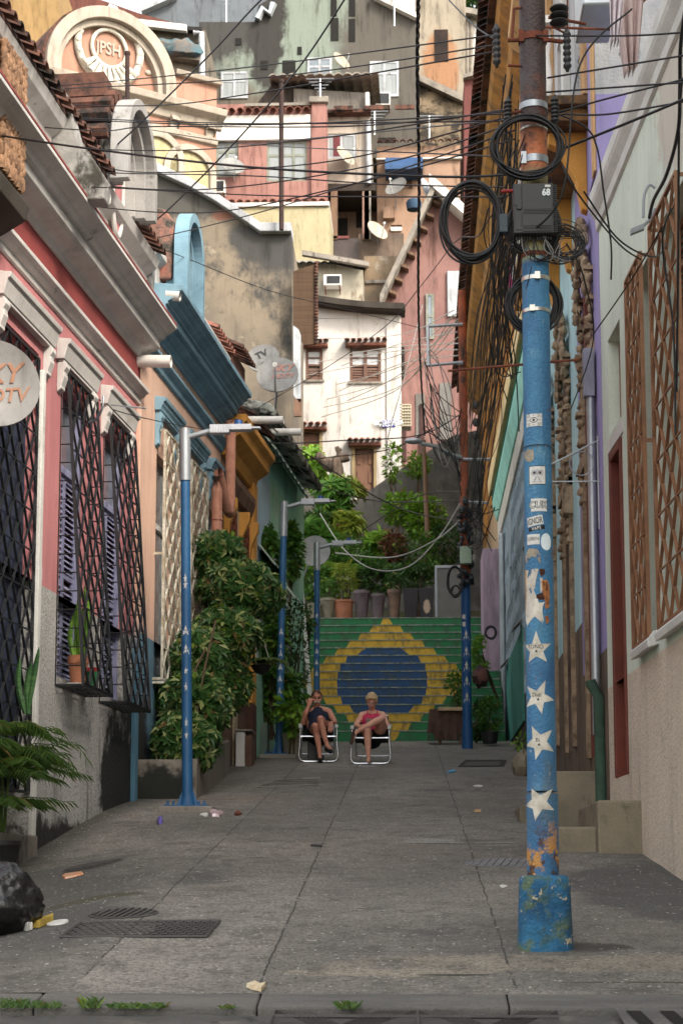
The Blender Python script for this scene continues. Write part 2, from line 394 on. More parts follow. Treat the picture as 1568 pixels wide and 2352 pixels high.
# ---------------------------------------------------------------- street, stairs, hill
def ground_post(N, col):
    X, Y, Z = N.sep()
    wob = N.math('MULTIPLY', N.math('SUBTRACT', N.noise(3.5, det=6), .5), .045)
    def joint(xv, k, col, w=.0085, y0=9.6, y1=34):
        c = N.math('ADD', N.math('ADD', X, wob), N.math('MULTIPLY', Y, -k)); c = N.math('ABSOLUTE', N.math('SUBTRACT', c, xv))
        m = N.math('LESS_THAN', c, N.math('MULTIPLY', w, N.math('ADD', .35, N.noise(7))))
        m = N.math('MULTIPLY', m, N.math('MULTIPLY', N.math('GREATER_THAN', Y, y0), N.math('LESS_THAN', Y, y1)))
        m = N.math('MULTIPLY', m, N.ramp(N.noise(2.6, det=6), .36, .46))
        return N.mix(N.math('MULTIPLY', m, .85), col, (.03, .028, .025))
    # transverse slab edges
    yy = N.math('ADD', Y, N.math('MULTIPLY', N.math('SUBTRACT', N.noise(.9), .5), .25))
    t = N.math('ABSOLUTE', N.math('SUBTRACT', N.math('FRACT', N.math('MULTIPLY', yy, .42)), .5))
    ix = N.math('ADD', N.math('ADD', N.math('GREATER_THAN', X, -.83), N.math('GREATER_THAN', X, -1.78)), N.math('GREATER_THAN', X, .47))
    cb = N.n('ShaderNodeCombineXYZ'); N.l(ix, cb.inputs[0]); N.l(N.math('FLOOR', N.math('MULTIPLY', yy, .42)), cb.inputs[1]); wn = N.n('ShaderNodeTexWhiteNoise'); N.l(cb.outputs[0], wn.inputs['Vector'])
    col = N.mix(N.math('MULTIPLY', wn.outputs['Value'], .34), col, (.07, .066, .06))
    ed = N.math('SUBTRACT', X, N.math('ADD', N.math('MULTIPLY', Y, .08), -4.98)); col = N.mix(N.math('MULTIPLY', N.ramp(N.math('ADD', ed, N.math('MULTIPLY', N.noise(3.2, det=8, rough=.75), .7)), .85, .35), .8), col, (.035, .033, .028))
    col = N.mix(N.math('MULTIPLY', N.math('MULTIPLY', N.ramp(t, .004, .0), .75), N.ramp(N.noise(1.1, (1, 3, 1)), .4, .55)), col, (.035, .033, .03))
    col = joint(-.79, -.003, col); col = joint(-1.78, 0, col, .008); col = joint(.57, -.006, col, .008)
    # worn white flakes on the centre joint and paler cement smears
    col = N.mix(N.ramp(N.noise(2.2, (.5, 3.2, 1), det=8, rough=.75), .66, .74), col, (.25, .235, .21))
    a_ = N.noise(3.2, (1, 1, 1), det=12, rough=.82); col = N.mix(N.math('MULTIPLY', N.ramp(a_, .46, .64), .75), col, (.075, .07, .062))
    b_ = N.noise(4.5, (.8, 1.1, 1), det=12, rough=.85); col = N.mix(N.math('MULTIPLY', N.ramp(b_, .55, .68), .75), col, (.36, .33, .28))
    c_ = N.noise(42, (1, .7, 1), det=3); col = N.mix(N.math('MULTIPLY', N.ramp(c_, .48, .62), .6), col, (.06, .057, .05))
    sp = N.noise(30, (1, .6, 1), det=2); col = N.mix(N.ramp(sp, .66, .70), col, (.40, .38, .34))
    return col
m_ground = mat('street_concrete', (.30, .275, .24), (.17, .158, .14), rough=.8, ns=.55, amt=.9, stretch=(1.3, .8, 1), bump=.5, bs=60, fine=.3,
    stains=[((.09, .088, .085), .8, (1, .7, 1), .56, .72), ((.30, .27, .23), 1.2, (1, 1.2, 1), .6, .8), ((.10, .10, .098), 5, (1, 3, 1), .62, .75), ((.23, .19, .155), .3, (1, 1, 1), .5, .7)],
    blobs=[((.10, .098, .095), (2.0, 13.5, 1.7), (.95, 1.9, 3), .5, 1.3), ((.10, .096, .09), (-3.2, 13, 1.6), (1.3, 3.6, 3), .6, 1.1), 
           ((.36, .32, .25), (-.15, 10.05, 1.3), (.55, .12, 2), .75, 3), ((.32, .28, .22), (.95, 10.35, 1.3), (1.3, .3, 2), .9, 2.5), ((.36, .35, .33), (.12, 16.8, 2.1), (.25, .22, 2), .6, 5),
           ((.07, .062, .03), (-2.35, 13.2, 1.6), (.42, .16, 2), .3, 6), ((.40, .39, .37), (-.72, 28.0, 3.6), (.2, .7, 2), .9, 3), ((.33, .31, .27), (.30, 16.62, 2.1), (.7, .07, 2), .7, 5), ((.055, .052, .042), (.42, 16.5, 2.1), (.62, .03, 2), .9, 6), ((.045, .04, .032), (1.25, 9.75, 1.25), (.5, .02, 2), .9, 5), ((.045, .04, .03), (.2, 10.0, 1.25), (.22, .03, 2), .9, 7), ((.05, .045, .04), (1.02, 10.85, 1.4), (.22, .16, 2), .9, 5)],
    post=ground_post)
def sheet(name, xs, ys, f, m, label=None):
    mb = MB(); nx = len(xs); vs = [(x, y, f(x, y)) for y in ys for x in xs]
    fs = [(j*nx+i, j*nx+i+1, (j+1)*nx+i+1, (j+1)*nx+i) for j in range(len(ys)-1) for i in range(nx-1)]
    mb.add(vs, fs); o = mb.build(name, m, origin=(0, 0, 0), smooth=0); o['kind'] = 'structure'; return o
fr = lambda a, b, n: [a+(b-a)*i/n for i in range(n+1)]
und = lambda x, y: G(x, y)+.012*noise.noise(Vector((x*.7, y*.45, 0)))+.006*noise.noise(Vector((x*2.3, y*1.9, 4)))
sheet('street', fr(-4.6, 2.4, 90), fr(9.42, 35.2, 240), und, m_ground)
m_road = mat('cobbled_road', (.10, .095, .088), (.05, .05, .048), rough=.85, ns=1.2, bump=.8, bs=14, stains=[((.15, .13, .11), 2.2, (1, 1, 1), .55, .7), ((.03, .03, .03), 6, (1, 1, 1), .6, .7)])
sheet('road', fr(-9, 9, 150), fr(-6, 9.12, 130), lambda x, y: .1273*y-.055+.02*max(0, noise.noise(Vector((x*5, y*7, 0)))), m_road)
# kerb stones between street and road
m_kerb = mat('granite_kerb', (.15, .142, .13), (.085, .083, .08), ns=3, stretch=(.5, 2, 2), bump=.6, bs=40)
mb = MB(); x = -4.6; R = random.Random(3)
while x < 3.2:
    L = R.uniform(1.1, 1.7); y0 = 9.15+R.uniform(-.012, .012)
    mb.add([(x+.003, y0, .1273*y0-.2), (x+L-.003, y0, .1273*y0-.2), (x+L-.003, 9.42, .1273*9.42-.2), (x+.003, 9.42, .1273*9.42-.2),
            (x+.003, y0, .1273*y0-.012), (x+L-.003, y0, .1273*y0-.012+R.uniform(-.006, .004)), (x+L-.003, 9.42, .1273*9.42+.001), (x+.003, 9.42, .1273*9.42+.003)],
           [(0, 3, 2, 1), (4, 5, 6, 7), (0, 1, 5, 4), (1, 2, 6, 5), (2, 3, 7, 6), (3, 0, 4, 7)]); x += L
o = mb.build('kerb', m_kerb, origin=(0, 9.3, 1.1), bev=.012); o['kind'] = 'structure'
m_hill = mat('hillside_earth', (.09, .08, .055), (.05, .055, .03), ns=.6, stains=[((.05, .07, .025), 1.2, (1, 1, 1), .45, .6)])
HP = [(-60, -8), (-6, -.85), (9, .9), (20, 1.2), (32, 3.6), (39, 7.1), (47, 8.3), (55, 12), (62, 16), (70, 24), (80, 30), (100, 34), (300, 38)]
def hz(y):
    for (a, b), (c, d) in zip(HP, HP[1:]):
        if y <= c: return b+(d-b)*(y-a)/(c-a)
    return HP[-1][1]
def hillz(x, y):
    z = hz(y)
    if y < 39.4 and (x < 2.5 and x > -4.8): z = min(z, .1273*y-.4)
    return z
sheet('hillside', sorted(set(fr(-220, -20, 10)+fr(-20, 20, 60)+fr(20, 220, 10))), sorted(set(fr(-60, 30, 30)+fr(30, 80, 80)+fr(80, 320, 10))), hillz, m_hill)
# painted stairs
def flag(N, col):
    X, Y, Z = N.sep()
    jx = N.math('MULTIPLY', N.math('SUBTRACT', N.noise(7, det=5), .5), .09)
    zr = N.math('ADD', N.math('MULTIPLY', N.math('FLOOR', N.math('DIVIDE', N.math('SUBTRACT', Z, SZ0), SRI)), SRI), SZ0+SRI*.5)
    zz = N.math('ADD', N.math('MULTIPLY', zr, .55), N.math('MULTIPLY', Z, .45))
    u = N.math('ABSOLUTE', N.math('DIVIDE', N.math('ADD', N.math('SUBTRACT', X, FC[0]), jx), FC[2]))
    v = N.math('ABSOLUTE', N.math('DIVIDE', N.math('SUBTRACT', zz, FC[1]), FC[3]))
    dia = N.math('LESS_THAN', N.math('ADD', u, v), 1.0)
    u2 = N.math('ABSOLUTE', N.math('DIVIDE', N.math('ADD', N.math('SUBTRACT', X, BC[0]), jx), BC[2]))
    v2 = N.math('ABSOLUTE', N.math('DIVIDE', N.math('SUBTRACT', zz, BC[1]), BC[3]))
    e = N.math('ADD', N.math('POWER', u2, 2.5), N.math('POWER', v2, 2.5)); blu = N.math('LESS_THAN', e, 1.0)
    g = N.mix(N.noise(6, (1, 1, 3)), (.018, .14, .05), (.028, .20, .08)); yl = N.mix(N.noise(5, (1, 1, 2)), (.52, .30, .03), (.68, .43, .06)); b = N.mix(N.noise(5), (.02, .055, .15), (.03, .09, .22))
    c = N.mix(dia, g, yl); c = N.mix(blu, c, b)
    c = N.mix(N.ramp(N.noise(11, (1, 1, 2.5), det=8, rough=.8), .6, .68), c, (.06, .06, .045))
    c = N.mix(N.math('MULTIPLY', N.ramp(N.noise(4, (1.5, 1, .7), det=9, rough=.8), .46, .62), .65), c, (.06, .07, .05))
    c = N.mix(N.math('MULTIPLY', N.ramp(N.noise(14, (1, 1, 3), det=6, rough=.7), .6, .68), .5), c, (.32, .34, .28))
    return N.mix(N.ramp(N.noise(20, (1, 1, .6), det=4), .7, .76), c, (.3, .31, .28))
SX0, SX1 = P(704, 1560, 37).x, 1.72; SN = 15; SY0 = 35.0
SZ0 = P(880, 1701, SY0).z; SRI = (P(880, 1418, SY0+.28*14).z-SZ0)/SN
pc = P(884, 1560, 37); FC = (pc.x, pc.z, 1.80, P(880, 1419, 38.9).z-pc.z)
pb = P(878, 1566, 37); BC = (pb.x, pb.z, (982-775)/2/113.5, (P(0, 1492, 38).z-P(0, 1641, 36).z)/2)
m_flag = mat('flag_paint', (.02, .1, .04), rough=.7, bump=.45, bs=22, post=flag)
m_nose = mat('worn_step_edge', (.33, .34, .31), (.10, .15, .10), ns=9, stretch=(1, 1, 1), amt=1)
st = thing('staircase', (SX0, SY0, SZ0), 'wide concrete staircase painted with a green, yellow and blue flag', 'staircase')
for i in range(SN):
    y = SY0+.28*i; z = SZ0+SRI*i
    MB().box(SX0, SX1, y, y+.12, z-.3, z+SRI-.022).build('riser', m_flag, st)
    R = random.Random(i); mb = MB(); n = 40; vs = []
    for k in range(n+1):
        xx = SX0+(SX1-SX0)*k/n; a = y-.016+.007*noise.noise(Vector((xx*5, i*3, 0))); b_ = .008*noise.noise(Vector((xx*7, i, 9)))
        vs += [(xx, a, z+SRI-.024), (xx, a, z+SRI-.004+b_), (xx, y+.30, z+SRI), (xx, y+.30, z+SRI-.03)]
    fs = []
    for k in range(n): fs += [(k*4+j, k*4+(j+1) % 4, k*4+4+(j+1) % 4, k*4+4+j) for j in range(4)]
    mb.add(vs, fs); mb.build('tread', m_nose, st)
SZT = SZ0+SRI*SN; SYT = SY0+.28*SN
sheet('upper_path', fr(-4, 3, 8), fr(SYT-.01, 49, 10), lambda x, y: SZT+.012+(y-SYT)*.05, m_conc)
GRIME = .38
# ---------------------------------------------------------------- left row of houses
m_pink = mat('faded_pink_plaster', sr(196, 122, 124), sr(170, 100, 104), ns=1.2, stretch=(1, 1, .4), bump=.12, fine=.08,
    stains=[(sr(214, 196, 190), 3.2, (1.5, 1.5, .5), .70, .74), (sr(130, 78, 80), 1.6, (3, 3, .35), .58, .8)],
    blobs=[((.62, .6, .6), (-3.64, 17.30, 4.62), (.5, .095, .62), .55, 5), ((.62, .6, .6), (-3.64, 17.25, 3.95), (.5, .05, .35), .6, 7)])
m_red = mat('dark_red_plaster', sr(150, 62, 60), sr(118, 50, 50), ns=1.4, bump=.08, fine=.05)
m_mould = mat('grey_white_moulding', (.56, .54, .52), (.42, .40, .38), ns=1.6, stretch=(1, 1, 1), bump=.06, fine=.06, stains=[(MOULD, 2.4, (1, 1, 1.5), .63, .78)])
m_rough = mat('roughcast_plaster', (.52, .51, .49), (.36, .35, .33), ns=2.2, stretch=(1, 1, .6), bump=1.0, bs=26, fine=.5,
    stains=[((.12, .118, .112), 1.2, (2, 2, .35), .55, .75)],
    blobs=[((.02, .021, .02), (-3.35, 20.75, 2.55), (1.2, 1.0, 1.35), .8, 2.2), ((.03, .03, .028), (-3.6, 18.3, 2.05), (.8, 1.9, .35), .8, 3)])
m_peach = mat('peach_plaster', sr(214, 172, 148), sr(190, 150, 130), ns=1.1, stretch=(1, 1, .4), bump=.12, fine=.08, stains=[(sr(150, 112, 96), 2, (3, 3, .3), .62, .8)],
    blobs=[(sr(70, 116, 140), (-3.28, 21.6, 3.2), (.4, 9, 1.55), .06, 3)])
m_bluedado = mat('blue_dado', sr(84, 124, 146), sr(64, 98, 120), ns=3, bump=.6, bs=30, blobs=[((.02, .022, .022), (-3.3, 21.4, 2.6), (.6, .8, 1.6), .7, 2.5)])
m_bluem = mat('blue_moulding', sr(124, 164, 184), sr(96, 134, 154), ns=2, bump=.08, fine=.06, stains=[(sr(56, 62, 62), 2.6, (1, 1, 1), .6, .76)])
m_violet = mat('violet_grey_paint', sr(140, 142, 176), sr(112, 112, 146), ns=3, stretch=(2, 2, .5), bump=.1)
m_tilecap = m_tile2
WT = .2
def hb(fr_, u0, u1, z0, z1, holes, m, parent, depth=5.0, t=WT, name='wall'):
    mb = MB(fr_); wall_holes(mb, u0, u1, z0, z1, holes, t, depth); return mb.build(name, m, parent)
k_ = sqrt(1+.08**2)
def LY(Y): return Y*k_            # street distance -> distance along the left fronts
# pink house
PU0, PU1 = LY(12.4), LY(21.28)
ph = thing('pink_house', LF.w(PU1, 0, 2.3), 'pink house with deep grey cornice, dark red frieze and black caged windows', 'house')
DOOR = (LY(15.9), LY(17.12), 2.2, 6.85); W1 = (LY(17.98), LY(19.02), 3.8, 6.8); W2 = (LY(19.72), LY(20.8), 3.8, 6.8)
W0 = (LY(13.4), LY(14.8), 3.8, 6.8)
zb = 4.62
hb(LF, PU0, PU1, zb, 9.25, [(a, b, max(c, zb), d) for a, b, c, d in (DOOR, W1, W2, W0)], m_pink, ph)
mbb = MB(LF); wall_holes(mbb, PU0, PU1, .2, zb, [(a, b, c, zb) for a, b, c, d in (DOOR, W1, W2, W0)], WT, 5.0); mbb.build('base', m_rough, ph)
mb = MB(LF)
mb.prism([(0, 7.44), (.03, 7.45), (.03, 7.52), (.07, 7.53), (.10, 7.57), (.13, 7.585), (.13, 7.63), (0, 7.65)], PU0, PU1, 0); mb.build('string_course', m_mould, ph, bev=.006)
MB(LF).box(PU0, PU1, 0, .018, 7.66, 8.03).build('frieze', m_red, ph)
mb = MB(LF); mb.prism([(0, 8.0), (.05, 8.0), (.07, 8.06), (.12, 8.09), (.21, 8.12), (.25, 8.15), (.25, 8.24), (.30, 8.26), (.34, 8.31), (.38, 8.33), (.45, 8.38), (.45, 8.42), (0, 8.46)], PU0, PU1+.03, 0)
mb.build('cornice', m_mould, ph, bev=.005)
MB(LF).box(PU0, PU1+.04, .40, .455, 8.421, 8.445).build('cornice_edge', m_red, ph)
MB(LF).prism([(-.3, 8.42), (.02, 8.42), (.02, 8.90), (.08, 8.95), (.08, 9.05), (.2, 9.14), (.24, 9.24), (-.3, 9.26)], PU0, PU1, 0).build('parapet', m_mould, ph, bev=.006)
mb = MB(LF); tiles(mb, PU0, LY(18.72), -.5, 9.62, .30, 9.27, rows=2, pitch=.2); tiles(mb, LY(20.3), PU1-.05, -.5, 9.62, .30, 9.27, rows=2, pitch=.2)
mb.box(PU0, LY(18.7), -.5, .24, 9.245, 9.29); mb.build('roof', m_tilecap, ph, smooth=40)
# arched dormer with an oval panel
uc = LY(19.5); R0 = .68
mb = MB(LF)
def arch_ring(mb, uc, zc, r_out, r_in, v0, v1, zfoot, n=20, a0=0, a1=pi):
    o = arc((uc, zc), r_out, a0, a1, n); i = arc((uc, zc), r_in, a0, a1, n)
    o = [(uc+r_out, zfoot)]+o+[(uc-r_out, zfoot)]; i = [(uc+r_in, zfoot)]+i+[(uc-r_in, zfoot)]; m = len(o)
    vs = [(p[0], v0, p[1]) for p in o]+[(p[0], v1, p[1]) for p in o]+[(p[0], v0, p[1]) for p in i]+[(p[0], v1, p[1]) for p in i]; fs = []
    for k in range(m-1):
        fs += [(k, k+1, m+k+1, m+k), (2*m+k, 3*m+k, 3*m+k+1, 2*m+k+1), (m+k, m+k+1, 3*m+k+1, 3*m+k), (k, 2*m+k, 2*m+k+1, k+1)]
    fs += [(0, m, 3*m, 2*m), (m-1, 3*m-1, 4*m-1, 2*m-1)]
    mb.add(vs, fs)
arch_ring(mb, uc, 9.72, .72, .60, .24, .44, 9.3); arch_ring(mb, uc, 9.72, .60, .50, .14, .34, 9.3); arch_ring(mb, uc, 9.72, .50, .44, .1, .24, 9.3)
mb.build('dormer_arch', mat('sooty_moulding', (.36, .35, .34), (.22, .215, .21), ns=1.6, bump=.2, stains=[(MOULD, 2.4, (1, 1, 1), .54, .7)]), ph, bev=.006)
pts = [(uc+.7, 9.2)]+arc((uc, 9.72), .70, 0, pi, 16)+[(uc-.7, 9.2)]
mb = MB(LF); mb.add([(p[0], .12, p[1]) for p in pts]+[(p[0], -.2, p[1]) for p in pts], [list(range(len(pts)))]); mb.build('dormer_wall', m_mould, ph)
o = arc((uc, 9.45), .30, 0, 2*pi, 24); o = [(uc+(p[0]-uc)*.78, 9.45+(p[1]-9.45)*1.8) for p in o[:-1]]
mb = MB(LF); mb.prism([(0, 0), (0, 0), (0, 0)], 0, 0, 0); mb = MB(LF)
mb.add([(p[0], .14, p[1]) for p in o]+[(p[0], .12, p[1]) for p in o], [list(range(len(o)))]+[(i, (i+1) % 24, 24+(i+1) % 24, 24+i) for i in range(24)]); mb.build('oval_panel', m_pink, ph)
mb = MB(LF); mb.tube([(p[0], .15, p[1]) for p in o+o[:1]], .028, 6); mb.build('oval_frame', m_mould, ph, smooth=40)
mb = MB(LF)
for i in range(11):                # crumbling tiles over the dormer barrel
    a = pi*(i+.5)/11; c, s = cos(a), sin(a)
    mb.tube([(uc+c*.75, -.9, 9.72+s*.75), (uc+c*.75, .22, 9.72+s*.75)], .085, 6)
mb.box(LY(19.0), LY(19.35), -.6, .1, 10.35, 10.62)
mb.build('dormer_roof', m_tilecap, ph, smooth=40)
# cut corner of plaster scroll and end pier
mb = MB(LF); pts = [(-.1, 8.4), (.62, 8.4), (.62, 8.62), (.5, 8.82), (.36, 8.98), (.30, 9.2), (.2, 9.55), (-.1, 9.7)]
mb.prism([(v, z) for v, z in pts], LY(17.1), LY(17.35), 0); mb.build('scroll', mat('mouldy_scroll', (.34, .33, .32), (.16, .16, .15), ns=2.2, amt=1, bump=.4, stains=[(MOULD, 2.8, (1, 1, .6), .5, .64)]), ph, bev=.02)
MB(LF).prism([(-1.2, 7.9), (.10, 8.4), (.14, 9.4), (.02, 10.0), (-.3, 10.2), (-1.2, 10.3)], PU1+.005, PU1+.24, 0).build('end_pier', mat('mouldy_plaster', (.3, .3, .3), (.07, .07, .07), ns=2.5, amt=1, stains=[(sr(30, 30, 28), 1.6, (1, 1, 1), .45, .58)], bump=.8), ph, bev=.02)
MB(LF).box(PU1-.12, PU1+.02, .0, .06, 2.2, 7.4).build('corner_strip', m_peach, ph, bev=.01)
MB(LF).box(DOOR[1]-.005, LY(17.22), .0, .05, 1.9, 6.7).build('jamb', m_white, ph, bev=.01)
MB(LF).box(DOOR[0], DOOR[1], -.1, .10, 1.7, 2.2).build('doorstep', m_conc, ph, bev=.02)
def lintel(parent, a, b, z, m, bk=.30, h=.2):
    mb = MB(LF)
    mb.prism([(0, z-h), (.08, z-h), (.09, z-h+.04), (.11, z-.09), (.115, z-.06), (.14, z-.045), (.15, z), (0, z+.02)], a, b, 0)
    mb.prism([(0, z-h-.03), (.07, z-h-.03), (.07, z-h-.001), (0, z-h-.001)], a+.04, b-.04, 0)
    o = mb.build('lintel', m, parent, bev=.006)
    for e in (a+.03, b-.17):
        c = MB(LF); c.prism([(0, z-h-.031), (.09, z-h-.031), (.10, z-h-.08), (.07, z-h-.13), (.08, z-h-.18), (.05, z-h-.27), (.05, z-h-bk), (0, z-h-bk-.04)], e, e+.14, 0)
        c.prism([(.02, z-h-.28), (.065, z-h-.22), (.08, z-h-.13), (.05, z-h-.1)], e+.03, e+.11, 0)
        c.build('corbel', m, o, bev=.008)
    return o
lintel(ph, LY(17.72), LY(19.07), 7.19, m_mould); lintel(ph, LY(19.48), LY(20.82), 7.19, m_mould); lintel(ph, LY(15.7), LY(17.42), 7.2, m_mould)
for q in (W1, W2):
    MB(LF).box(q[0]-.02, q[1]+.02, .0, .012, 6.82, 6.98).build('under_lintel_band', m_red, ph)  # dark red band on the wall under each lintel
    mb = MB(LF); mb.box(q[0]+.0, q[0]+.07, -.16, -.08, q[2], q[3]); mb.box(q[1]-.07, q[1], -.16, -.08, q[2], q[3]); mb.box(q[0]+.07, q[1]-.07, -.16, -.08, 5.95, 6.03)
    f = mb.build('window_frame', m_violet, ph, bev=.005); MB(LF).box(q[0]+.05, q[1]-.05, -.155, -.15, 6.0, q[3]).build('pane', m_glass, f)
    shutter(LF, ph, q[0]+.07, q[1]-.07, q[2]+.02, 5.95, -.14, m_violet)
    cg = MB(LF)
    z0, z1 = 3.71, 6.9; v0, v1 = .29, .07; a, b = q[0]-.06, q[1]+.06
    lattice(cg, a, b, z0, z1, v0, v1, nx=8, dz=.2, wd=.024, th=.01)
    n = 17
    for e in (a, b):
        for k in range(n+1):
            z = z0+(z1-z0)*k/n; v = v0+(v1-v0)*k/n; cg.tube([(e, .0, z), (e, v, z)], .007, 4)
        cg.tube([(e, .004, z0), (e, .004, z1)], .009, 4)
    for k in range(7): cg.tube([(a, v0*k/6+.005, z0), (b, v0*k/6+.005, z0)], .011, 4)
    for k in range(5): cg.strip((a+(b-a)*k/4, 0, z0-.005), (a+(b-a)*k/4, v0, z0-.005), (.02, 0, 0), (0, 0, .01))
    cg.strip((a, v0, z0), (b, v0, z0), (0, .03, 0), (0, 0, .035))
    cg.build('window_cage', m_black, ph)
cg = MB(LF); lattice(cg, DOOR[0], DOOR[1], 2.6, 6.8, .0, nx=8, dz=.19, wd=.024, th=.012)
lattice(cg, W0[0], W0[1], 3.8, 6.8, .02, nx=7, dz=.19, wd=.018, th=.01); cg.build('door_grille', m_black, ph)
MB(LF).box(DOOR[0]+.04, DOOR[1]-.04, -.15, -.1, 2.6, 6.3).build('door', mat('slate_blue_door', sr(52, 60, 84), ns=4), ph, bev=.01)
# peach house with blue mouldings
BU0, BU1 = LY(21.30), LY(26.58)
bh = thing('peach_house', LF.w(BU0, 0, 2.7), 'peach house with blue cornice, blue window hoods and white diamond grilles', 'house')
BW = [(LY(22.3), LY(23.25), 4.3, 7.1), (LY(23.95), LY(24.95), 4.4, 7.1), (LY(25.62), LY(26.45), 4.5, 7.1)]
hb(LF, BU0, BU1, 4.72, 9.5, BW and [(a, b, max(c, 4.72), d) for a, b, c, d in BW], m_peach, bh)
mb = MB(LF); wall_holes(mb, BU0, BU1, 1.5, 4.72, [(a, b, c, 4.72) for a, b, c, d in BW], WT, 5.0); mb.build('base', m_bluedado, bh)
MB(LF).prism([(0, 8.13), (.04, 8.14), (.05, 8.2), (.09, 8.23), (.12, 8.26), (.12, 8.30), (0, 8.32)], BU0, BU1, 0).build('string_course', m_bluem, bh, bev=.005)
MB(LF).prism([(0, 8.54), (.04, 8.54), (.04, 8.58), (.09, 8.60), (.09, 8.63), (.19, 8.66), (.19, 8.70), (.25, 8.71), (.25, 8.79), (.28, 8.80), (.28, 8.83), (.34, 8.86), (.34, 8.89), (.40, 8.91), (.40, 8.94), (.46, 8.96), (.46, 9.03), (0, 9.08)], BU0+.26, BU1+.02, 0).build('cornice', m_bluem, bh, bev=.005)
MB(LF).prism([(-.3, 9.05), (.05, 9.05), (.05, 9.42), (.14, 9.5), (.14, 9.58), (-.3, 9.6)], BU0+.26, BU1, 0).build('parapet', m_mould, bh, bev=.006)
mb = MB(LF); tiles(mb, LY(25.2), BU1+.1, -.6, 9.95, .18, 9.62, rows=2); mb.build('roof', m_tile, bh, smooth=40)
for q in BW:
    lintel(bh, q[0]-.16, q[1]+.16, 7.78, m_bluem, bk=.42, h=.16)
    mb = MB(LF); mb.box(q[0], q[0]+.08, -.15, -.07, q[2], q[3]); mb.box(q[1]-.08, q[1], -.15, -.07, q[2], q[3]); mb.box(q[0]+.08, q[1]-.08, -.15, -.07, 6.2, 6.28)
    f = mb.build('window_frame', m_white, bh, bev=.005); MB(LF).box(q[0]+.06, q[1]-.06, -.12, -.11, q[2], q[3]).build('pane', m_glass, f)
m_wgr = mat('peeling_white_grille', sr(206, 202, 186), sr(150, 132, 100), ns=7, amt=1, rough=.6, stains=[(sr(120, 88, 60), 12, (1, 1, 1), .6, .7)], bump=.2)
for q in BW[:2]:
    cg = MB(LF); a, b, z0, z1 = q[0]-.06, q[1]+.06, 4.25, 7.38
    lattice(cg, a, b, z0, z1, .12, nx=6, dz=.2, wd=.022, th=.03)
    for e in (a, b):
        for z in (z0, (z0+z1)/2, z1): cg.strip((e, 0, z), (e, .12, z), (.012, 0, 0), (0, 0, .03))
    cg.box(a, b, 0, .14, z0-.06, z0-.03); cg.build('window_grille', m_wgr, bh)
# blue arched dormer
uc2 = LY(22.6); mb = MB(LF)
arch_ring(mb, uc2, 9.75, .55, .43, .24, .42, 9.05); arch_ring(mb, uc2, 9.75, .43, .36, .12, .30, 9.05); mb.build('dormer_arch', m_bluem, bh, bev=.006)
pts = [(uc2+.40, 9.0)]+arc((uc2, 9.75), .40, 0, pi, 16)+[(uc2-.40, 9.0)]
mb = MB(LF); mb.add([(p[0], .10, p[1]) for p in pts], [list(range(len(pts)))]); mb.build('dormer_wall', m_peach, bh)
mb = MB(LF); mb.prism([(-.6, 9.3), (.2, 9.3), (.23, 10.05), (.1, 10.22), (-.2, 10.30), (-.6, 10.3)], uc2-.5, uc2+.40, 0)
mb.build('dormer_back', mat('bare_brick_patch', sr(170, 98, 76), sr(110, 104, 96), ns=3, amt=1, bump=.7, stains=[(MOULD, 3, (1, 1, 1), .5, .65)]), bh, bev=.02)
mb = MB(LF)
for p in (LY(25.3),): mb.tube([(p+.3, .14, 3.2), (p+.3, .14, 7.35), (p+.3, .16, 7.6), (p+.75, .2, 7.15), (p+.85, .22, 7.1), (p+.9, .22, 7.3), (p+.9, .22, 8.5)], .075, 10)
for z in (4.2, 6.1, 6.16, 6.9): mb.lathe((0, 0, 0), [(0, 0)], 3) if 0 else mb.tube([(p+.3, .14, z), (p+.3, .14, z+.03)], .088, 10)
mb.build('downpipe', mat('salmon_pipe', sr(205, 140, 112), sr(176, 112, 88), ns=6), bh, smooth=50)
# ochre house
OU0, OU1 = LY(26.62), LY(29.32)
m_ochre = mat('ochre_paint', sr(216, 148, 30), sr(178, 116, 26), ns=1.5, stretch=(1, 1, .5), bump=.12, stains=[(sr(96, 66, 36), 3, (1, 1, .6), .66, .8)])
m_brownstone = mat('brown_trim', sr(120, 88, 70), sr(84, 62, 50), ns=4, bump=.4)
oh = thing('ochre_house', LF.w(OU0, 0, 3.4), 'narrow brown house with ochre pillar and brackets under a clay tiled eave', 'house')
OW = [(LY(26.95), LY(27.65), 5.2, 7.4), (LY(28.05), LY(28.75), 5.2, 7.4)]
m_obrown = mat('brown_tiled_front', sr(128, 96, 78), sr(96, 72, 60), ns=3, bump=.3)
hb(LF, OU0, OU1, 2.2, 9.2, OW, m_obrown, oh)
MB(LF).box(LY(28.95), OU1, -.02, .10, 4.6, 8.2).build('pillar', m_ochre, oh, bev=.02)
MB(LF).box(LY(28.95), OU1, -.02, .11, 2.6, 4.6).build('pillar_foot', mat('dark_brown_paint', sr(92, 60, 50), ns=3), oh, bev=.02)
MB(LF).prism([(0, 8.1), (.06, 8.12), (.10, 8.3), (.28, 8.42), (.30, 8.55), (.38, 8.62), (.38, 8.72), (0, 8.74)], OU0, OU1+.02, 0).build('cornice', m_ochre, oh, bev=.01)
MB(LF).prism([(0, 7.6), (.08, 7.62), (.14, 7.8), (.14, 7.9), (0, 7.92)], OU0, OU1-.4, 0).build('string_course', m_brownstone, oh, bev=.01)
for u in (OW[0][0]-.1, OW[1][0]-.1, OW[1][1]+.02):
    MB(LF).prism([(0, 6.7), (.05, 6.75), (.09, 7.1), (.2, 7.35), (.2, 7.5), (0, 7.5)], u, u+.12, 0).build('bracket', m_ochre, oh, bev=.01)
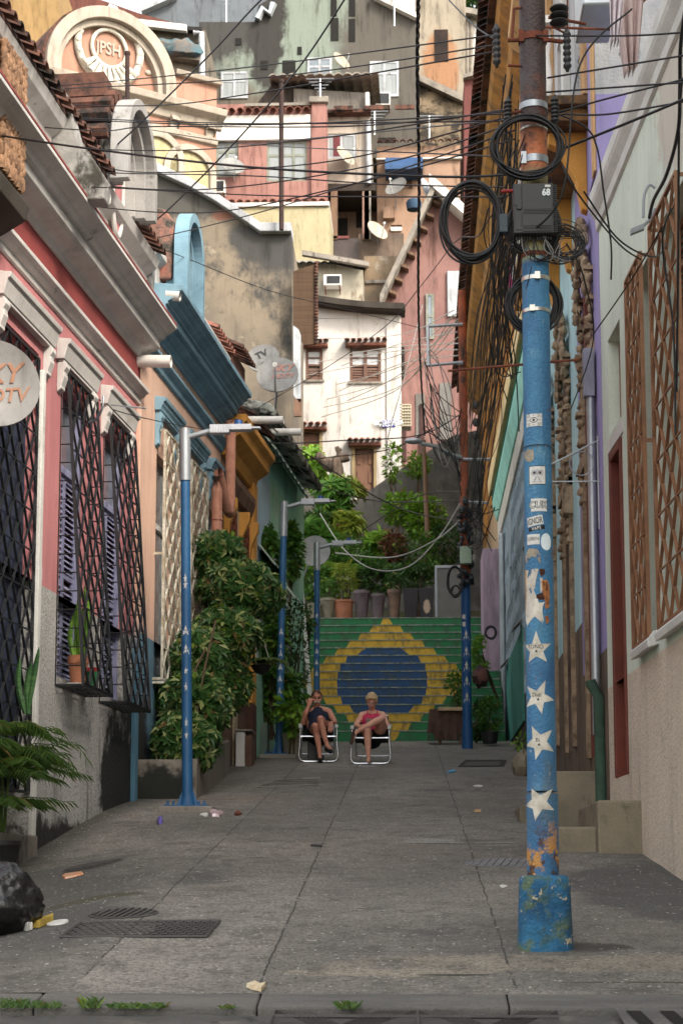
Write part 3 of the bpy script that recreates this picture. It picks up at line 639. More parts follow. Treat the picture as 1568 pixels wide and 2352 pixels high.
for q in OW:
    cg = MB(LF); lattice(cg, q[0], q[1], 4.6, 7.4, .05, nx=6, dz=.2, wd=.04, th=.008); cg.build('window_grille', m_rust, oh)
MB(LF).box(LY(27.72), LY(27.98), 0, .04, 2.9, 7.5).build('trim_board', mat('cream_trim', sr(190, 172, 140), ns=4), oh, bev=.01)
mb = MB(LF); tiles(mb, OU0-.1, LY(27.7), -.9, 10.3, .30, 9.72, rows=3, pitch=.19); mb.box(OU0, LY(27.7), -.9, .16, 9.2, 9.72)
tiles(mb, LY(27.75), OU1+.1, -.9, 9.6, .34, 8.98, rows=3, pitch=.19); mb.box(LY(27.75), OU1, -.9, .2, 8.75, 8.98); mb.build('roof', m_tile2, oh, smooth=40)
# mint house
MU0, MU1 = LY(29.36), LY(35.4)
m_mint = mat('mint_paint', sr(150, 206, 176), sr(120, 178, 152), ns=1.4, stretch=(1, 1, .4), bump=.1, stains=[(sr(178, 196, 190), 2.2, (1, 1, .5), .56, .64), (sr(96, 110, 100), 4, (1, 1, .4), .7, .8)],
    blobs=[(sr(158, 186, 206), (-2.6, 30.4, 7.6), (.6, .9, 2.2), .3, 2)])
mh = thing('mint_house', LF.w(MU0, 0, 3.8), 'mint green house beyond the ochre one with mouldy projecting roof slab', 'house')
hb(LF, MU0, MU1, 3.2, 9.5, [(LY(31.2), LY(32.0), 5.5, 7.6), (LY(33.2), LY(34.0), 5.5, 7.6)], m_mint, mh, t=.1)
for a in (31.2, 33.2): shutter(LF, mh, LY(a), LY(a+.8), 5.5, 7.6, -.06, m_white)
MB(LF).prism([(-.5, 9.56), (.02, 9.5), (.36, 9.40), (.38, 9.52), (.30, 9.62), (-.5, 9.8)], MU0, LY(35.3), 0).build('roof_slab', mat('mouldy_slab', (.42, .44, .40), (.06, .06, .055), ns=2.6, amt=1, stains=[(sr(26, 26, 24), 2.2, (1, 1, 1), .46, .56)], bump=.8), mh, bev=.02)
m_sheet = mat('pale_green_sheet', sr(160, 178, 164), sr(120, 134, 124), ns=2, bump=.1)
mb = MB(LF); mb.corr(LY(29.6), LY(34.5), (.03, 9.3), (.34, 8.9), pitch=.45, amp=.05); mb.build('awning', m_sheet, mh)
for i, (a, h) in enumerate(((29.9, 7.0), (30.9, 6.5), (32.2, 6.8))):
    mb = MB(LF); mb.corr(LY(a), LY(a+.7), (.02, h+.35), (.3, h), pitch=.3, amp=.04); mb.build('window_awning', m_sheet, mh)
# white waste pipes sticking out of the parapets: part of each house
def spout(parent, Y, z, v0, v1, r, mt=m_pvc, drop=.02):
    mb = MB(LF); u = LY(Y); n = 14; vs = []; fs = []
    mb.tube([(u, v0, z), (u, v1, z-drop)], r, n, cap=False); mb.tube([(u, v1, z-drop), (u, v0, z)], r*.86, n, cap=False); mb.tube([(u, v1-.06, z-drop), (u, v1-.05, z-drop)], r*.9, n)
    return mb.build('spout', mt, parent, smooth=60)
spout(ph, 17.3, P(60, 452, 17.3).z, .0, .62, .085)
spout(ph, 21.15, P(350, 826, 21.1).z, .0, .42, .075)
spout(bh, 21.62, P(385, 677, 21.6).z, .25, .42, .07)
spout(oh, 27.2, P(590, 965, 27.2).z, .1, .85, .06); spout(mh, 29.8, P(650, 992, 29.8).z, .1, .75, .06)
# ornate carved bracket row near the top left corner
m_rustorn = mat('rusted_ornament', sr(158, 118, 84), sr(96, 70, 52), ns=6, amt=1, bump=1.0, bs=22)
nh = thing('carved_balcony', LF.w(LY(14.6), .3, 8.0), 'rust coloured carved balcony front at the top left edge', 'balcony')
mb = MB(LF)
for j in range(9):
    u = LY(15.45)-j*.075; prof = [(.012+.018*abs(sin(i*1.9+j))+.012*abs(sin(i*.7)), 7.82+i*.03) for i in range(40)]
    mb.M = LF.m; mb.lathe((u, .30, 0), prof, 8)
mb.box(LY(14.0), LY(15.45), .0, .26, 7.8, 9.0)
mb.build('balustrade', m_rustorn, nh, smooth=50)
MB(LF).prism([(0, 7.45), (.1, 7.5), (.3, 7.62), (.34, 7.75), (0, 7.8)], LY(14.0), LY(15.6), 0).build('ledge', mat('dark_plaster', sr(80, 74, 66), ns=3), nh, bev=.01)
# planter wall in front of the peach house, and white box wall
pl = MB(); xa, xb = P(345, 1800, 21.9).x, P(430, 1775, 21.5).x
y0, y1 = 21.5, 26.0; xr0, xr1 = (P(452, 1800, 21.5).x+.0), P(528, 1745, 26.0).x
def zt(y): return G(0, y)+.47
for (p, q) in (((-3.28, y0), (xr0, y0)), ((xr0, y0), (xr1, y1)), ((xr1, y1), (-2.86, y1))):
    a = Vector((*p, 0)); b = Vector((*q, 0)); t = (b-a).normalized(); n_ = Vector((-t.y, t.x, 0))*.09; e = t*.045
    a2, b2 = a-e*0, b+e*0
    pl.add([(a2.x, a2.y, G(0, a.y)-.3), (b2.x, b2.y, G(0, b.y)-.3), (b2.x+n_.x, b2.y+n_.y, G(0, b.y)-.3), (a2.x+n_.x, a2.y+n_.y, G(0, a.y)-.3),
            (a2.x, a2.y, zt(a.y)), (b2.x, b2.y, zt(b.y)), (b2.x+n_.x, b2.y+n_.y, zt(b.y)), (a2.x+n_.x, a2.y+n_.y, zt(a.y))],
           [(0, 3, 2, 1), (4, 5, 6, 7), (0, 1, 5, 4), (1, 2, 6, 5), (2, 3, 7, 6), (3, 0, 4, 7)])
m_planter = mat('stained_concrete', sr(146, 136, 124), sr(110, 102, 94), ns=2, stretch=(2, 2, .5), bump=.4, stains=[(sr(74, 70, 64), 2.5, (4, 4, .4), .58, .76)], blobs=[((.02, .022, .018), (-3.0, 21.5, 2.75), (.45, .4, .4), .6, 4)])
plo = thing('planter', (-3.0, 21.5, G(0, 21.5)), 'long stained concrete planter holding the big variegated bush', 'planter')
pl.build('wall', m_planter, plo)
MB().add([(-3.25, y0+.05, zt(y0)-.08), (xr0-.05, y0+.05, zt(y0)-.08), (xr1-.05, y1-.03, zt(y1)-.08), (-2.9, y1-.03, zt(y1)-.08)], [(0, 1, 2, 3)]).build('soil', m_hill, plo)
q = P(554, 1752, 27.7)
b_ = thing('entrance_post', (P(555, 1755, 27.6).x, 27.6, G(0, 27.6)), 'low white slab post at the foot of the ochre house', 'post')
x0, x1 = P(541, 1755, 27.5).x, P(562, 1755, 27.5).x
MB().box(x0, x1, 27.5, 27.62, G(0, 27.5)-.1, P(550, 1680, 27.5).z).build('slab', m_white, b_, bev=.01)
MB().box(x1+.002, x1+.10, 27.5, 28.1, G(0, 27.5)-.1, P(550, 1690, 27.5).z).build('side', m_brownstone, b_, bev=.01)
MB().box(x0-.01, x1+.11, 27.48, 28.1, P(550, 1680, 27.5).z+.001, P(550, 1680, 27.5).z+.03).build('cap', m_conc, b_, bev=.008)
GRIME = .38
# ---------------------------------------------------------------- right row of houses
m_pmint = mat('pale_mint_plaster', sr(216, 226, 210), sr(192, 204, 188), ns=1.2, stretch=(1, 1, .35), bump=.12, fine=.08, stains=[(sr(146, 150, 138), 2.4, (3, 3, .2), .64, .8)],
    blobs=[(sr(198, 190, 176), (2.0, 13.4, 8.0), (.4, .9, .9), .7, 4)])
m_beige = mat('beige_roughcast', sr(226, 210, 188), sr(206, 190, 170), ns=1.6, stretch=(1, 1, .6), bump=1.0, bs=30, fine=.35, stains=[(sr(150, 140, 124), 1.5, (2, 2, .3), .58, .8)])
m_oxide = mat('oxide_red_paint', sr(120, 52, 36), sr(94, 42, 30), ns=3, rough=.5, bump=.05)
m_brgr = mat('brown_painted_iron', sr(158, 108, 70), sr(116, 76, 50), ns=6, rough=.55, bump=.1)
RY = lambda Y: Y*sqrt(1+.045**2)
NU0, NU1 = RY(10.5), RY(17.5)
nh_ = thing('mint_corner_house', RF.w(NU1, 0, 2.1), 'pale mint house at the right edge with beige base and brown lattice window guards', 'house')
G1 = (RY(14.82), RY(15.5), 3.78, 6.95); G2 = (RY(13.2), RY(14.28), 3.78, 7.0); DR = (RY(16.35), RY(17.08), 2.72, 5.8); TR = (RY(16.35), RY(17.08), 5.98, 6.9)
zb = 3.6
mb = MB(RF); wall_holes(mb, NU0, NU1, zb, 8.6, [(a, b, max(c, zb), d) for a, b, c, d in (G1, G2, DR, TR)], .22, 4); mb.build('wall', m_pmint, nh_)
mb = MB(RF); wall_holes(mb, NU0, NU1, .4, zb, [(DR[0], DR[1], DR[2], zb)], .22, 4); mb.build('base', m_beige, nh_)
MB(RF).prism([(0, 8.14), (.03, 8.16), (.035, 8.26), (.06, 8.30), (.085, 8.34), (.10, 8.38), (.10, 8.5), (-.3, 8.56)], NU0, NU1, 0).build('cornice', m_white, nh_, bev=.006)
mb = MB(RF); mb.box(DR[0]+.01, DR[0]+.09, -.12, .02, DR[2], DR[3]-.01); mb.box(DR[1]-.09, DR[1]-.01, -.12, .02, DR[2], DR[3]-.01); mb.box(DR[0]+.09, DR[1]-.09, -.12, .02, DR[3]-.1, DR[3]-.01)
mb.box(DR[0]+.09, DR[1]-.09, -.14, -.09, DR[2], DR[3]-.1); mb.build('door', m_oxide, nh_, bev=.01)
MB(RF).box(DR[0]-.09, DR[1]+.09, .0, .012, DR[3]+.01, DR[3]+.13).build('door_hood', m_white, nh_)
mb = MB(RF); mb.box(TR[0]+.02, TR[1]-.02, -.14, -.1, TR[2]+.02, TR[3]-.02); mb.build('transom', m_brgr, nh_, bev=.01)
for q, bb in ((G1, 1), (G2, 0)):
    mb = MB(RF); mb.prism([(-.1, q[2]-.08), (.09, q[2]-.14), (.10, q[2]-.08), (.04, q[2]-.0), (-.1, q[2]+.02)], q[0]-.1, q[1]+.1, 0); mb.build('sill', m_white, nh_, bev=.008)
    shutter(RF, nh_, q[0]+.02, q[1]-.02, q[2]+.02, q[3]-.8, -.16, m_brgr); shutter(RF, nh_, q[0]+.02, q[1]-.02, q[3]-.78, q[3]-.02, -.16, m_brgr, name='upper_shutter')
    mb = MB(RF); lattice(mb, q[0]-.05, q[1]+.05, q[2]-.04, q[3]+.02, .07, nx=6, dz=.215, wd=.026, th=.012, cross=2)
    for e in (q[0]-.05, q[1]+.05):
        for z in (q[2]-.02, (q[2]+q[3])/2, q[3]): mb.strip((e, 0, z), (e, .07, z), (.012, 0, 0), (0, 0, .03))
    mb.build('window_guard', m_brgr, nh_)
# steps before the doors
m_step = mat('old_concrete_step', sr(140, 128, 106), sr(104, 98, 82), ns=2.5, bump=.4, stains=[(sr(70, 66, 56), 3, (1, 1, .5), .55, .72), (sr(84, 88, 62), 2, (1, 1, 1), .64, .76)])
s_ = thing('doorstep_block', (1.7, 15.9, 2.0), 'stepped concrete blocks leading up to the red door', 'steps')
def pxbox(parent, name, x0, x1, ytop, Y0, Y1, m, ybot=None, bev=.02, xfar=None):
    a = P(x0, ytop, Y0); b = P(x1, ytop, Y0); zb_ = G(a.x, Y0)-.3 if ybot is None else P(x0, ybot, Y0).z
    return MB().box(a.x, b.x if xfar is None else xfar, Y0, Y1, zb_, a.z).build(name, m, parent, bev=bev)
pxbox(s_, 'upper_step', 1371, 1466, 1838, 15.75, 17.6, m_step, xfar=2.2)
pxbox(s_, 'lower_step', 1277, 1370, 1899, 15.85, 17.4, m_step)
s2 = thing('side_steps', (1.4, 18, 2.2), 'tall concrete steps rising to the carved stone doorway', 'steps')
pxbox(s2, 'upper_step', 1272, 1380, 1771, 17.9, 20.5, m_step, xfar=1.9)
pxbox(s2, 'lower_step', 1192, 1275, 1850, 18.6, 20.0, m_step)
rk = MB(); c = P(1190, 1775, 25.5); rk.blob((c.x+.08, 25.5, G(c.x, 25.5)+.1), (.17, .25, .24), 10, .35, 3); tag(rk.build('boulder', m_step, smooth=30), 'rough grey boulder by the wall behind the big blue pole', 'boulder')
# house with carved stone door surrounds
m_viol = mat('violet_paint', sr(160, 148, 204), sr(132, 124, 180), ns=1.4, stretch=(1, 1, .4), bump=.12, fine=.05, stains=[(sr(120, 104, 130), 2.2, (3, 3, .3), .64, .8)])
m_aqua = mat('pale_aqua_paint', sr(180, 220, 226), sr(150, 194, 204), ns=1.4, stretch=(1, 1, .4), bump=.12, fine=.05, stains=[(sr(140, 130, 112), 2.2, (3, 3, .3), .62, .78)])
m_stone = mat('carved_stone', sr(176, 150, 118), sr(118, 98, 76), ns=5, amt=1, bump=.9, bs=24, stains=[(sr(74, 60, 48), 3, (1, 1, .6), .56, .7)])
m_oldwood = mat('grey_old_wood', sr(112, 92, 80), sr(70, 54, 46), ns=4, stretch=(6, 6, .4), bump=.5, amt=1, stains=[(sr(128, 128, 130), 3, (3, 3, .3), .6, .74)])
m_gray = mat('dirty_stone_base', sr(120, 102, 84), sr(84, 72, 62), ns=2.6, stretch=(2, 2, .4), amt=1, bump=.5)
vh = thing('carved_doorway_house', (1.84, 17.6, 2.4), 'violet and aqua house with a row of carved stone doorways', 'house')
DW = [(18.3, 19.15, 3.05, 8.3), (21.1, 21.9, 3.3, 8.2), (23.6, 24.3, 3.5, 8.2)]
def seg(u0, u1, z0, z1, m, name='wall', H=()):
    hs = [(max(a, u0), min(b, u1), max(c, z0), min(d, z1)) for a, b, c, d in H if a < u1 and b > u0 and c < z1 and d > z0]
    mb = MB(RG); wall_holes(mb, u0, u1, z0, z1, hs, .3, 4.5); return mb.build(name, m, vh)
seg(17.52, 20.0, 4.0, 9.6, m_viol, H=DW); seg(20.0, 24.98, 4.6, 9.6, m_aqua, H=DW); seg(17.52, 20.0, 1.5, 4.0, m_gray, 'base', DW); seg(20.0, 24.98, 1.5, 4.6, m_gray, 'base', DW)
for q in DW:
    mb = MB(RG)
    for u in (q[0]-.2, q[1]+.02):
        mb.box(u, u+.16, 0, .045, q[2], q[3]-.9)
        for k in range(22):               # eroded scrolls up the jambs
            z = q[3]-2.5+k*.105; r = .03+.035*abs(sin(k*1.7+u))
            mb.blob((u+.08+.02*sin(k*2.1), .035+.01*sin(k), z), (.085, r*.8, .058), 5, .6, 5)
            if k % 3 == 0: mb.box(u-.02, u+.18, .0, .07+.03*(k % 2), z-.03, z+.012)
    pts = arc(((q[0]+q[1])/2, q[3]-.5), (q[1]-q[0])/2+.12, 0, pi, 12)
    for i, (u, z) in enumerate(pts): mb.blob((u, .07, z), (.10, .045, .085), 5, .6, 6)
    for i, (u, z) in enumerate(arc(((q[0]+q[1])/2, q[3]-.3), (q[1]-q[0])/2+.22, .5, pi-.5, 8)): mb.blob((u, .08, z), (.09, .05, .07), 5, .6, 7)
    mb.box(q[0]-.2, q[1]+.2, 0, .08, q[2]+3.0, q[2]+3.14); mb.box(q[0]-.25, q[0]-.02, 0, .11, q[2]+2.7, q[2]+3.0)
    mb.build('stone_surround', m_stone, vh, smooth=60)
    mb = MB(RG); a, b = q[0], q[1]
    mb.box(a, a+.09, -.12, .01, q[2], q[3]-.3); mb.box(b-.09, b, -.12, .01, q[2], q[3]-.3); mb.box(a+.09, b-.09, -.12, -.06, q[2], q[2]+2.6); mb.box(a+.09, b-.09, -.12, .0, q[2]+2.6, q[2]+2.75); mb.build('door', m_oldwood if q is not DW[0] else m_oxide, vh, bev=.01)
    mb = MB(RG); louvre(mb, a+.09, b-.09, q[2]+2.8, q[3]-.6, -.06, dz=.16, tilt=.05, th=.02)
    mb.build('louvre', m_oldwood, vh)
# balcony over the first doors
m_dkoch = mat('sooty_ochre', sr(150, 104, 48), sr(60, 50, 40), ns=3, amt=1, bump=.3)
mb = MB(RG); mb.box(18.2, 24.6, .0, .42, 9.62, 9.76); mb.box(18.1, 24.7, .0, .48, 9.76, 9.86); mb.build('balcony_slab', m_dkoch, vh, bev=.01)
for u in (18.5, 20.4, 22.2, 24.0):
    MB(RG).prism([(0, 8.75), (.06, 8.78), (.12, 9.1), (.3, 9.45), (.4, 9.5), (.4, 9.62), (0, 9.62)], u, u+.16, 0).build('balcony_bracket', m_ochre, vh, bev=.01)
m_peel = mat('peeling_white_wall', (.55, .54, .54), sr(168, 170, 178), ns=2.4, amt=1, bump=.5, stains=[(sr(96, 88, 82), 2.2, (1.5, 1.5, .5), .56, .62), (sr(150, 120, 84), 1.4, (1, 1, .5), .62, .7)])
UW = [(18.9, 19.7, 9.95, 12.2), (21.2, 22.0, 9.95, 12.2), (23.4, 24.2, 9.95, 12.2)]
mb = MB(RG); wall_holes(mb, 17.52, 24.98, 9.6, 14.2, UW, .15, 4.5); mb.build('upper_wall', m_peel, vh)
m_ochp = mat('ochre_pilaster', sr(214, 168, 110), sr(178, 132, 84), ns=2, stretch=(2, 2, .4), stains=[(sr(120, 96, 70), 2, (3, 3, .4), .58, .74)])
for a, b, m, v in ((17.53, 17.75, m_ochp, .03), (17.75, 18.1, m_viol, .02), (18.1, 18.35, m_ochp, .07), (20.2, 20.45, m_white, .09), (22.5, 22.75, m_ochp, .09), (24.7, 24.95, m_white, .09)):
    MB(RG).box(a, b, .0, v, 8.8 if v < .05 else 9.87, 14.0).build('pilaster', m, vh, bev=.01)
for q in UW: window(RG, vh, q[0], q[1], q[2], q[3], -.1, m_white, m_glass, 1, .3)
mb = MB(RG)
for k in range(22):
    u = 18.25+k*.29; mb.lathe((0, 0, 0), [(0, 0)], 3) if 0 else mb.tube([tuple((u, .42, 9.86+z)) for z in (0, .1, .2, .35, .5, .6, .7, .8)], [.035, .05, .06, .045, .03, .045, .05, .035], 8)
mb.box(18.1, 24.7, .37, .47, 10.66, 10.74); mb.build('balustrade', m_white, vh, smooth=50)
MB(RG).prism([(0, 13.2), (.1, 13.3), (.2, 13.5), (.45, 13.7), (.45, 13.9), (-.5, 14.3)], 17.52, 24.98, 0).build('cornice', m_ochp, vh)
mb = MB(RG); mb.tube([(18.0, .06, 3.2), (18.0, .06, 6.6)], .045, 8); mb.build('drainpipe', m_steel, vh, smooth=50)
MB(RG).box(17.93, 18.07, .02, .13, 6.6, 7.1).build('meter_box', mat('grey_box', sr(150, 150, 166), ns=5), vh, bev=.01)
mb = MB(RG); mb.tube([(17.85, .04, 1.9), (17.85, .05, 3.55), (17.85, .12, 3.68), (17.85, .13, 3.72)], .055, 8); mb.build('green_pipe', mat('green_pipe_paint', sr(66, 96, 78), sr(44, 66, 56), ns=5), vh, smooth=50)
# wrought iron bracket
mb = MB(RG); z = P(1385, 1010, 17.8).z
mb.tube([(17.8, .0, z), (17.8, .55, z-.28)], .008, 5); mb.tube([(17.8, .0, z-.42), (17.8, .6, z-.42)], .008, 5); mb.tube([(17.8, .02, z+.04), (17.8, .02, z-.9)], .009, 5)
mb.tube([(17.8, v, zz) for v, zz in arc((.18, z-.24), .12, 0, 2*pi, 20)], .006, 5); mb.build('iron_bracket', m_steel, vh)
# long ochre building with grey lower fronts
m_greyb = mat('blue_grey_plaster', sr(166, 182, 190), sr(136, 152, 162), ns=3, stretch=(2, 2, .5), amt=1, bump=.8, bs=18, stains=[(sr(72, 78, 78), 2.0, (3, 3, .3), .56, .7), (sr(166, 172, 172), 3, (2, 2, .3), .62, .74)])
m_greybase = mat('grey_wet_base', sr(82, 76, 68), sr(56, 52, 48), ns=3, stretch=(3, 3, .4), bump=.5)
gh = thing('blue_grey_house', (1.8, 26, 3.3), 'blue grey house with teal door panel behind the big pole', 'house')
GWH = [(27.5, 28.3, 5.0, 7.2), (30.0, 30.8, 5.2, 7.4), (34.2, 35.0, 5.6, 7.8)]
mb = MB(RG); wall_holes(mb, 25.02, 38.5, 4.9, 10.1, GWH, .12, 4.5); mb.build('wall', m_greyb, gh)
MB(RG).box(25.02, 38.5, -4.5, -.001, 2.4, 4.9).build('base', m_greybase, gh)
mb = MB(RG)
for i in range(70):                     # combed herringbone render
    u = 25.2+i*.19
    for k in range(9):
        if noise.noise(Vector((u*.5, k*.7, 2))) > -.1: mb.strip((u, .008, 4.9+k*.55), (u+.1, .008, 5.18+k*.55), (.02, 0, 0), (0, .016, 0)); mb.strip((u+.1, .008, 5.18+k*.55), (u, .008, 5.44+k*.55), (.02, 0, 0), (0, .016, 0))
mb.build('herringbone_render', m_greyb, gh)
for q in GWH: shutter(RG, gh, q[0], q[1], q[2], q[3], -.08, m_white)
a = RG.at(1165, 1560)[0]; b = RG.at(1204, 1560)[0]
m_teal = mat('teal_paint', sr(60, 150, 132), sr(48, 124, 112), ns=3, bump=.15)
MB(RG).box(b, a, .0, .03, 4.45, 6.05).build('teal_panel', m_teal, gh, bev=.01)
mb = MB(RG); mb.corr(b+.1, b+.9, (.02, 6.2), (.16, 6.05), pitch=.3, amp=.03); mb.corr(a-.9, a-.1, (.02, 6.1), (.16, 5.95), pitch=.3, amp=.03); mb.build('shell_hood', m_conc, gh)
for u in (a+.35, 37.2): MB(RG).tube([(u, .06, 3.4), (u, .06, 8.8)], .05, 8).build('drainpipe', m_steel, gh, smooth=50)
for (pts, m) in (([(0, 9.0), (.05, 9.02), (.06, 9.4), (0, 9.42)], mat('white_band', sr(222, 214, 200), ns=3)), ([(0, 9.43), (.08, 9.45), (.16, 9.75), (.16, 9.95), (0, 9.97)], mat('aqua_mint_band', sr(158, 226, 208), sr(130, 200, 184), ns=2)), ([(0, 9.98), (.24, 10.0), (.26, 10.3), (0, 10.32)], mat('cream_yellow_band', sr(246, 214, 150), sr(224, 188, 128), ns=2))):
    MB(RG).prism(pts, 25.02, 38.6, 0).build('cornice_band', m, gh, bev=.01)
MB(RG).box(25.02, 38.6, .16, .175, 9.9, 9.95).build('cornice_edge', mat('dark_teal_line', sr(20, 124, 98)), gh)
m_och2 = mat('weathered_ochre', sr(196, 134, 48), sr(160, 112, 56), ns=1.6, stretch=(1.5, 1.5, .3), amt=1, bump=.2, stains=[(sr(128, 96, 66), 1.4, (1.5, 1.5, .3), .5, .66), (sr(206, 180, 140), 3, (3, 3, .3), .64, .76)])
och = thing('tall_ochre_building', (1.84, 39, 5), 'tall ochre building with long dark tiled eave on the right', 'building')
OWH = [(Y, Y+.9, 11.4, 13.4) for Y in (27, 30, 33, 36, 40, 43.5)]
mb = MB(RG); wall_holes(mb, 25.02, 48.5, 10.33, 15.1, OWH, .15, 6); mb.build('upper_wall', m_och2, och)
mb = MB(RG); wall_holes(mb, 38.65, 48.5, 4.2, 10.33, [(40, 40.9, 6.5, 8.8), (44, 44.9, 6.9, 9.0)], .15, 6); mb.build('wall', mat('tan_plaster', sr(206, 168, 124), sr(176, 140, 104), ns=2, stretch=(2, 2, .4), amt=1, stains=[(sr(150, 128, 104), 2, (3, 3, .3), .55, .7)]), och)
for q in OWH: shutter(RG, och, q[0], q[1], q[2], q[3], -.1, m_wood)
for Y in (26.2, 28.8, 31.6, 34.4, 37.6, 41.5, 45): MB(RG).box(Y, Y+.35, .0, .08, 10.4, 14.2).build('pilaster', m_och2, och, bev=.01)
MB(RG).prism([(0, 14.1), (.08, 14.15), (.10, 14.35), (.28, 14.5), (.32, 14.7), (.5, 14.85), (.55, 15.0), (0, 15.1)], 25.02, 48.5, 0).build('cornice', m_och2, och, bev=.01)
MB(RG).prism([(0, 13.55), (.08, 13.6), (.1, 13.75), (0, 13.8)], 25.02, 48.5, 0).build('string_course', m_och2, och)
mb = MB(RG); tiles(mb, 25.02, 48.6, .0, 15.5, .78, 15.12, rows=2, pitch=.21, r=.09); mb.box(25.02, 48.6, -6, .66, 15.02, 15.13); mb.box(25.02, 48.6, -6, .1, 15.13, 15.5); mb.build('roof', m_tile2, och, smooth=40)
MB(RG).box(28.0, 28.06, .1, .32, 11.0, 11.6).build('awning', mat('magenta_cloth', sr(222, 50, 150), rough=.7, fine=0), och)
# taller block added out of view behind the mint corner house to shade the street
m_block = mat('shade_block_plaster', sr(170, 160, 146), sr(140, 130, 120), ns=1)
ab = thing('added_shade_block', (8, 7, 1), 'tall plain block added unseen behind the mint house to shade the street', 'building')
mb = MB(); mb.box(4.6, 12, -9, 16.9, -2, 13.5); mb.build('wall', m_block, ab)
for i in range(8):
    for z in (9.6, 11.8): window(Frame((4.6, 0), (0, 1), -1), ab, -7+i*3, -5.8+i*3, z, z+1.2, .0, m_white, m_glass)
MB().box(4.4, 12.2, -9.2, 17, 13.5, 13.8).build('roof', m_conc, ab)
# laundry and the box unit high on the right
ld = MB(); m_cloth = mat('faded_pink_cloth', sr(206, 180, 176), sr(176, 150, 150), ns=4, stretch=(3, 3, .3), bump=.1, rough=.9)
def cloth(px, name, label, m, Y, zt_, seed):
    mb = MB(); n = 16; pts = [P(x, y, Y) for x, y in px]; (a, b, c, d) = pts; vs = []; fs = []
    for j in range(n+1):
        for i in range(n+1):
            s, t = i/n, j/n; p = (a*(1-s)+b*s)*(1-t)+(d*(1-s)+c*s)*t; p = p+Vector((0, .07*sin(s*17+seed+t*1.5)*(.3+t), 0)); vs.append(p)
    for j in range(n):
        for i in range(n): q = j*(n+1)+i; fs.append((q, q+1, q+n+2, q+n+1))
    mb.add(vs, fs); o = mb.build(name, m, smooth=0); md = o.modifiers.new('s', 'SOLIDIFY'); md.thickness = .006; return tag(o, label, 'laundry')
cloth([(1402, -60), (1480, -60), (1462, 160), (1435, 175)], 'hanging_towel', 'faded pink towel hanging high beside the pale mint wall', m_cloth, 15.6, 0, 1)
cloth([(1395, -60), (1440, -60), (1420, 100), (1400, 104)], 'hanging_shirt', 'small pale shirt hanging in front of the pink towel', mat('pale_lilac_cloth', sr(214, 200, 206), sr(190, 176, 184), ns=4, rough=.9), 15.3, 0, 4)
ro = MB(); ro.tube([P(1240, 62, 15.9), P(1410, 68, 15.9), P(1500, -20, 15.9)], .012, 6); tag(ro.build('clothes_rail', m_rust, smooth=50), 'thin rusty rail carrying the pink laundry', 'clothes rail')
ac = thing('air_conditioner', P(1370, 20, 16.2), 'grey air conditioner seen from below at the top edge above the clothes rail', 'air conditioner')
a = P(1330, 46, 16.2); b = P(1408, -70, 16.2); mb = MB(); mb.box(a.x, b.x, 15.9, 16.7, a.z, b.z); mb.build('case', m_steel, ac, bev=.02)
mb = MB()
for k in range(8): mb.box(a.x+.04, b.x-.04, 15.885, 15.9, a.z+.06+k*.05, a.z+.08+k*.05)
mb.build('grille', m_conc, ac)

pk_ = thing('pink_pier', (1.5, 34.9, 4.4), 'faded lilac pink wall pier beside the top of the stairs', 'wall'); MB().box(P(1106, 1400, 38).x, 1.83, 37.2, 38.6, 4.0, P(1110, 1275, 38).z).build('pier', mat('lilac_pink_paint', sr(176, 146, 164), sr(140, 118, 132), ns=3, stretch=(2, 2, .4), amt=1), pk_, bev=.02)

GRIME = 0
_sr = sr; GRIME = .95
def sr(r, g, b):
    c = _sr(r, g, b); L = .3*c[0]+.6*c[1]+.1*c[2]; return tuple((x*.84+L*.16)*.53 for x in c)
# ---------------------------------------------------------------- houses on the slope behind
z5 = lambda x, y: (459.2+.4027*x, .4027*y)
z6 = lambda x, y: (516.6+.366*x, 516.6+.366*y)
z1 = lambda x, y: (.366*x, .366*y)
def rect(fr_, x0, y0, x1, y1, off=0):
    a = fr_.at(x0, y1, off); b = fr_.at(x1, y0, off); return a[0], b[0], a[1], b[1]
def poly(fr_, px, depth, m, parent, name='wall', off=0, bev=0):
    pts = [fr_.at(x, y, off) for x, y in px]
    mb = MB(fr_); n = len(pts)
    mb.add([(u, off, z) for u, z in pts]+[(u, off-depth, z) for u, z in pts], [list(range(n)), list(range(n, 2*n))[::-1]]+[(i, n+i, n+(i+1) % n, (i+1) % n) for i in range(n)])
    return mb.build(name, m, parent, bev=bev)
def wrect(fr_, r, holes, depth, m, parent, name='wall', t=.15):
    u0, u1, z0, z1_ = r; mb = MB(fr_); wall_holes(mb, u0, u1, z0, z1_, holes, t, depth); return mb.build(name, m, parent)
def win(fr_, parent, px, mf, mg, bars=1, tr=.3, t=.15):
    u0, u1, za, zb = rect(fr_, *px); return window(fr_, parent, u0, u1, za, zb, -t+.06, mf, mg, bars, tr, fw=.07)
def zz(f, x0, y0, x1, y1): a = f(x0, y0); b = f(x1, y1); return (*a, *b)
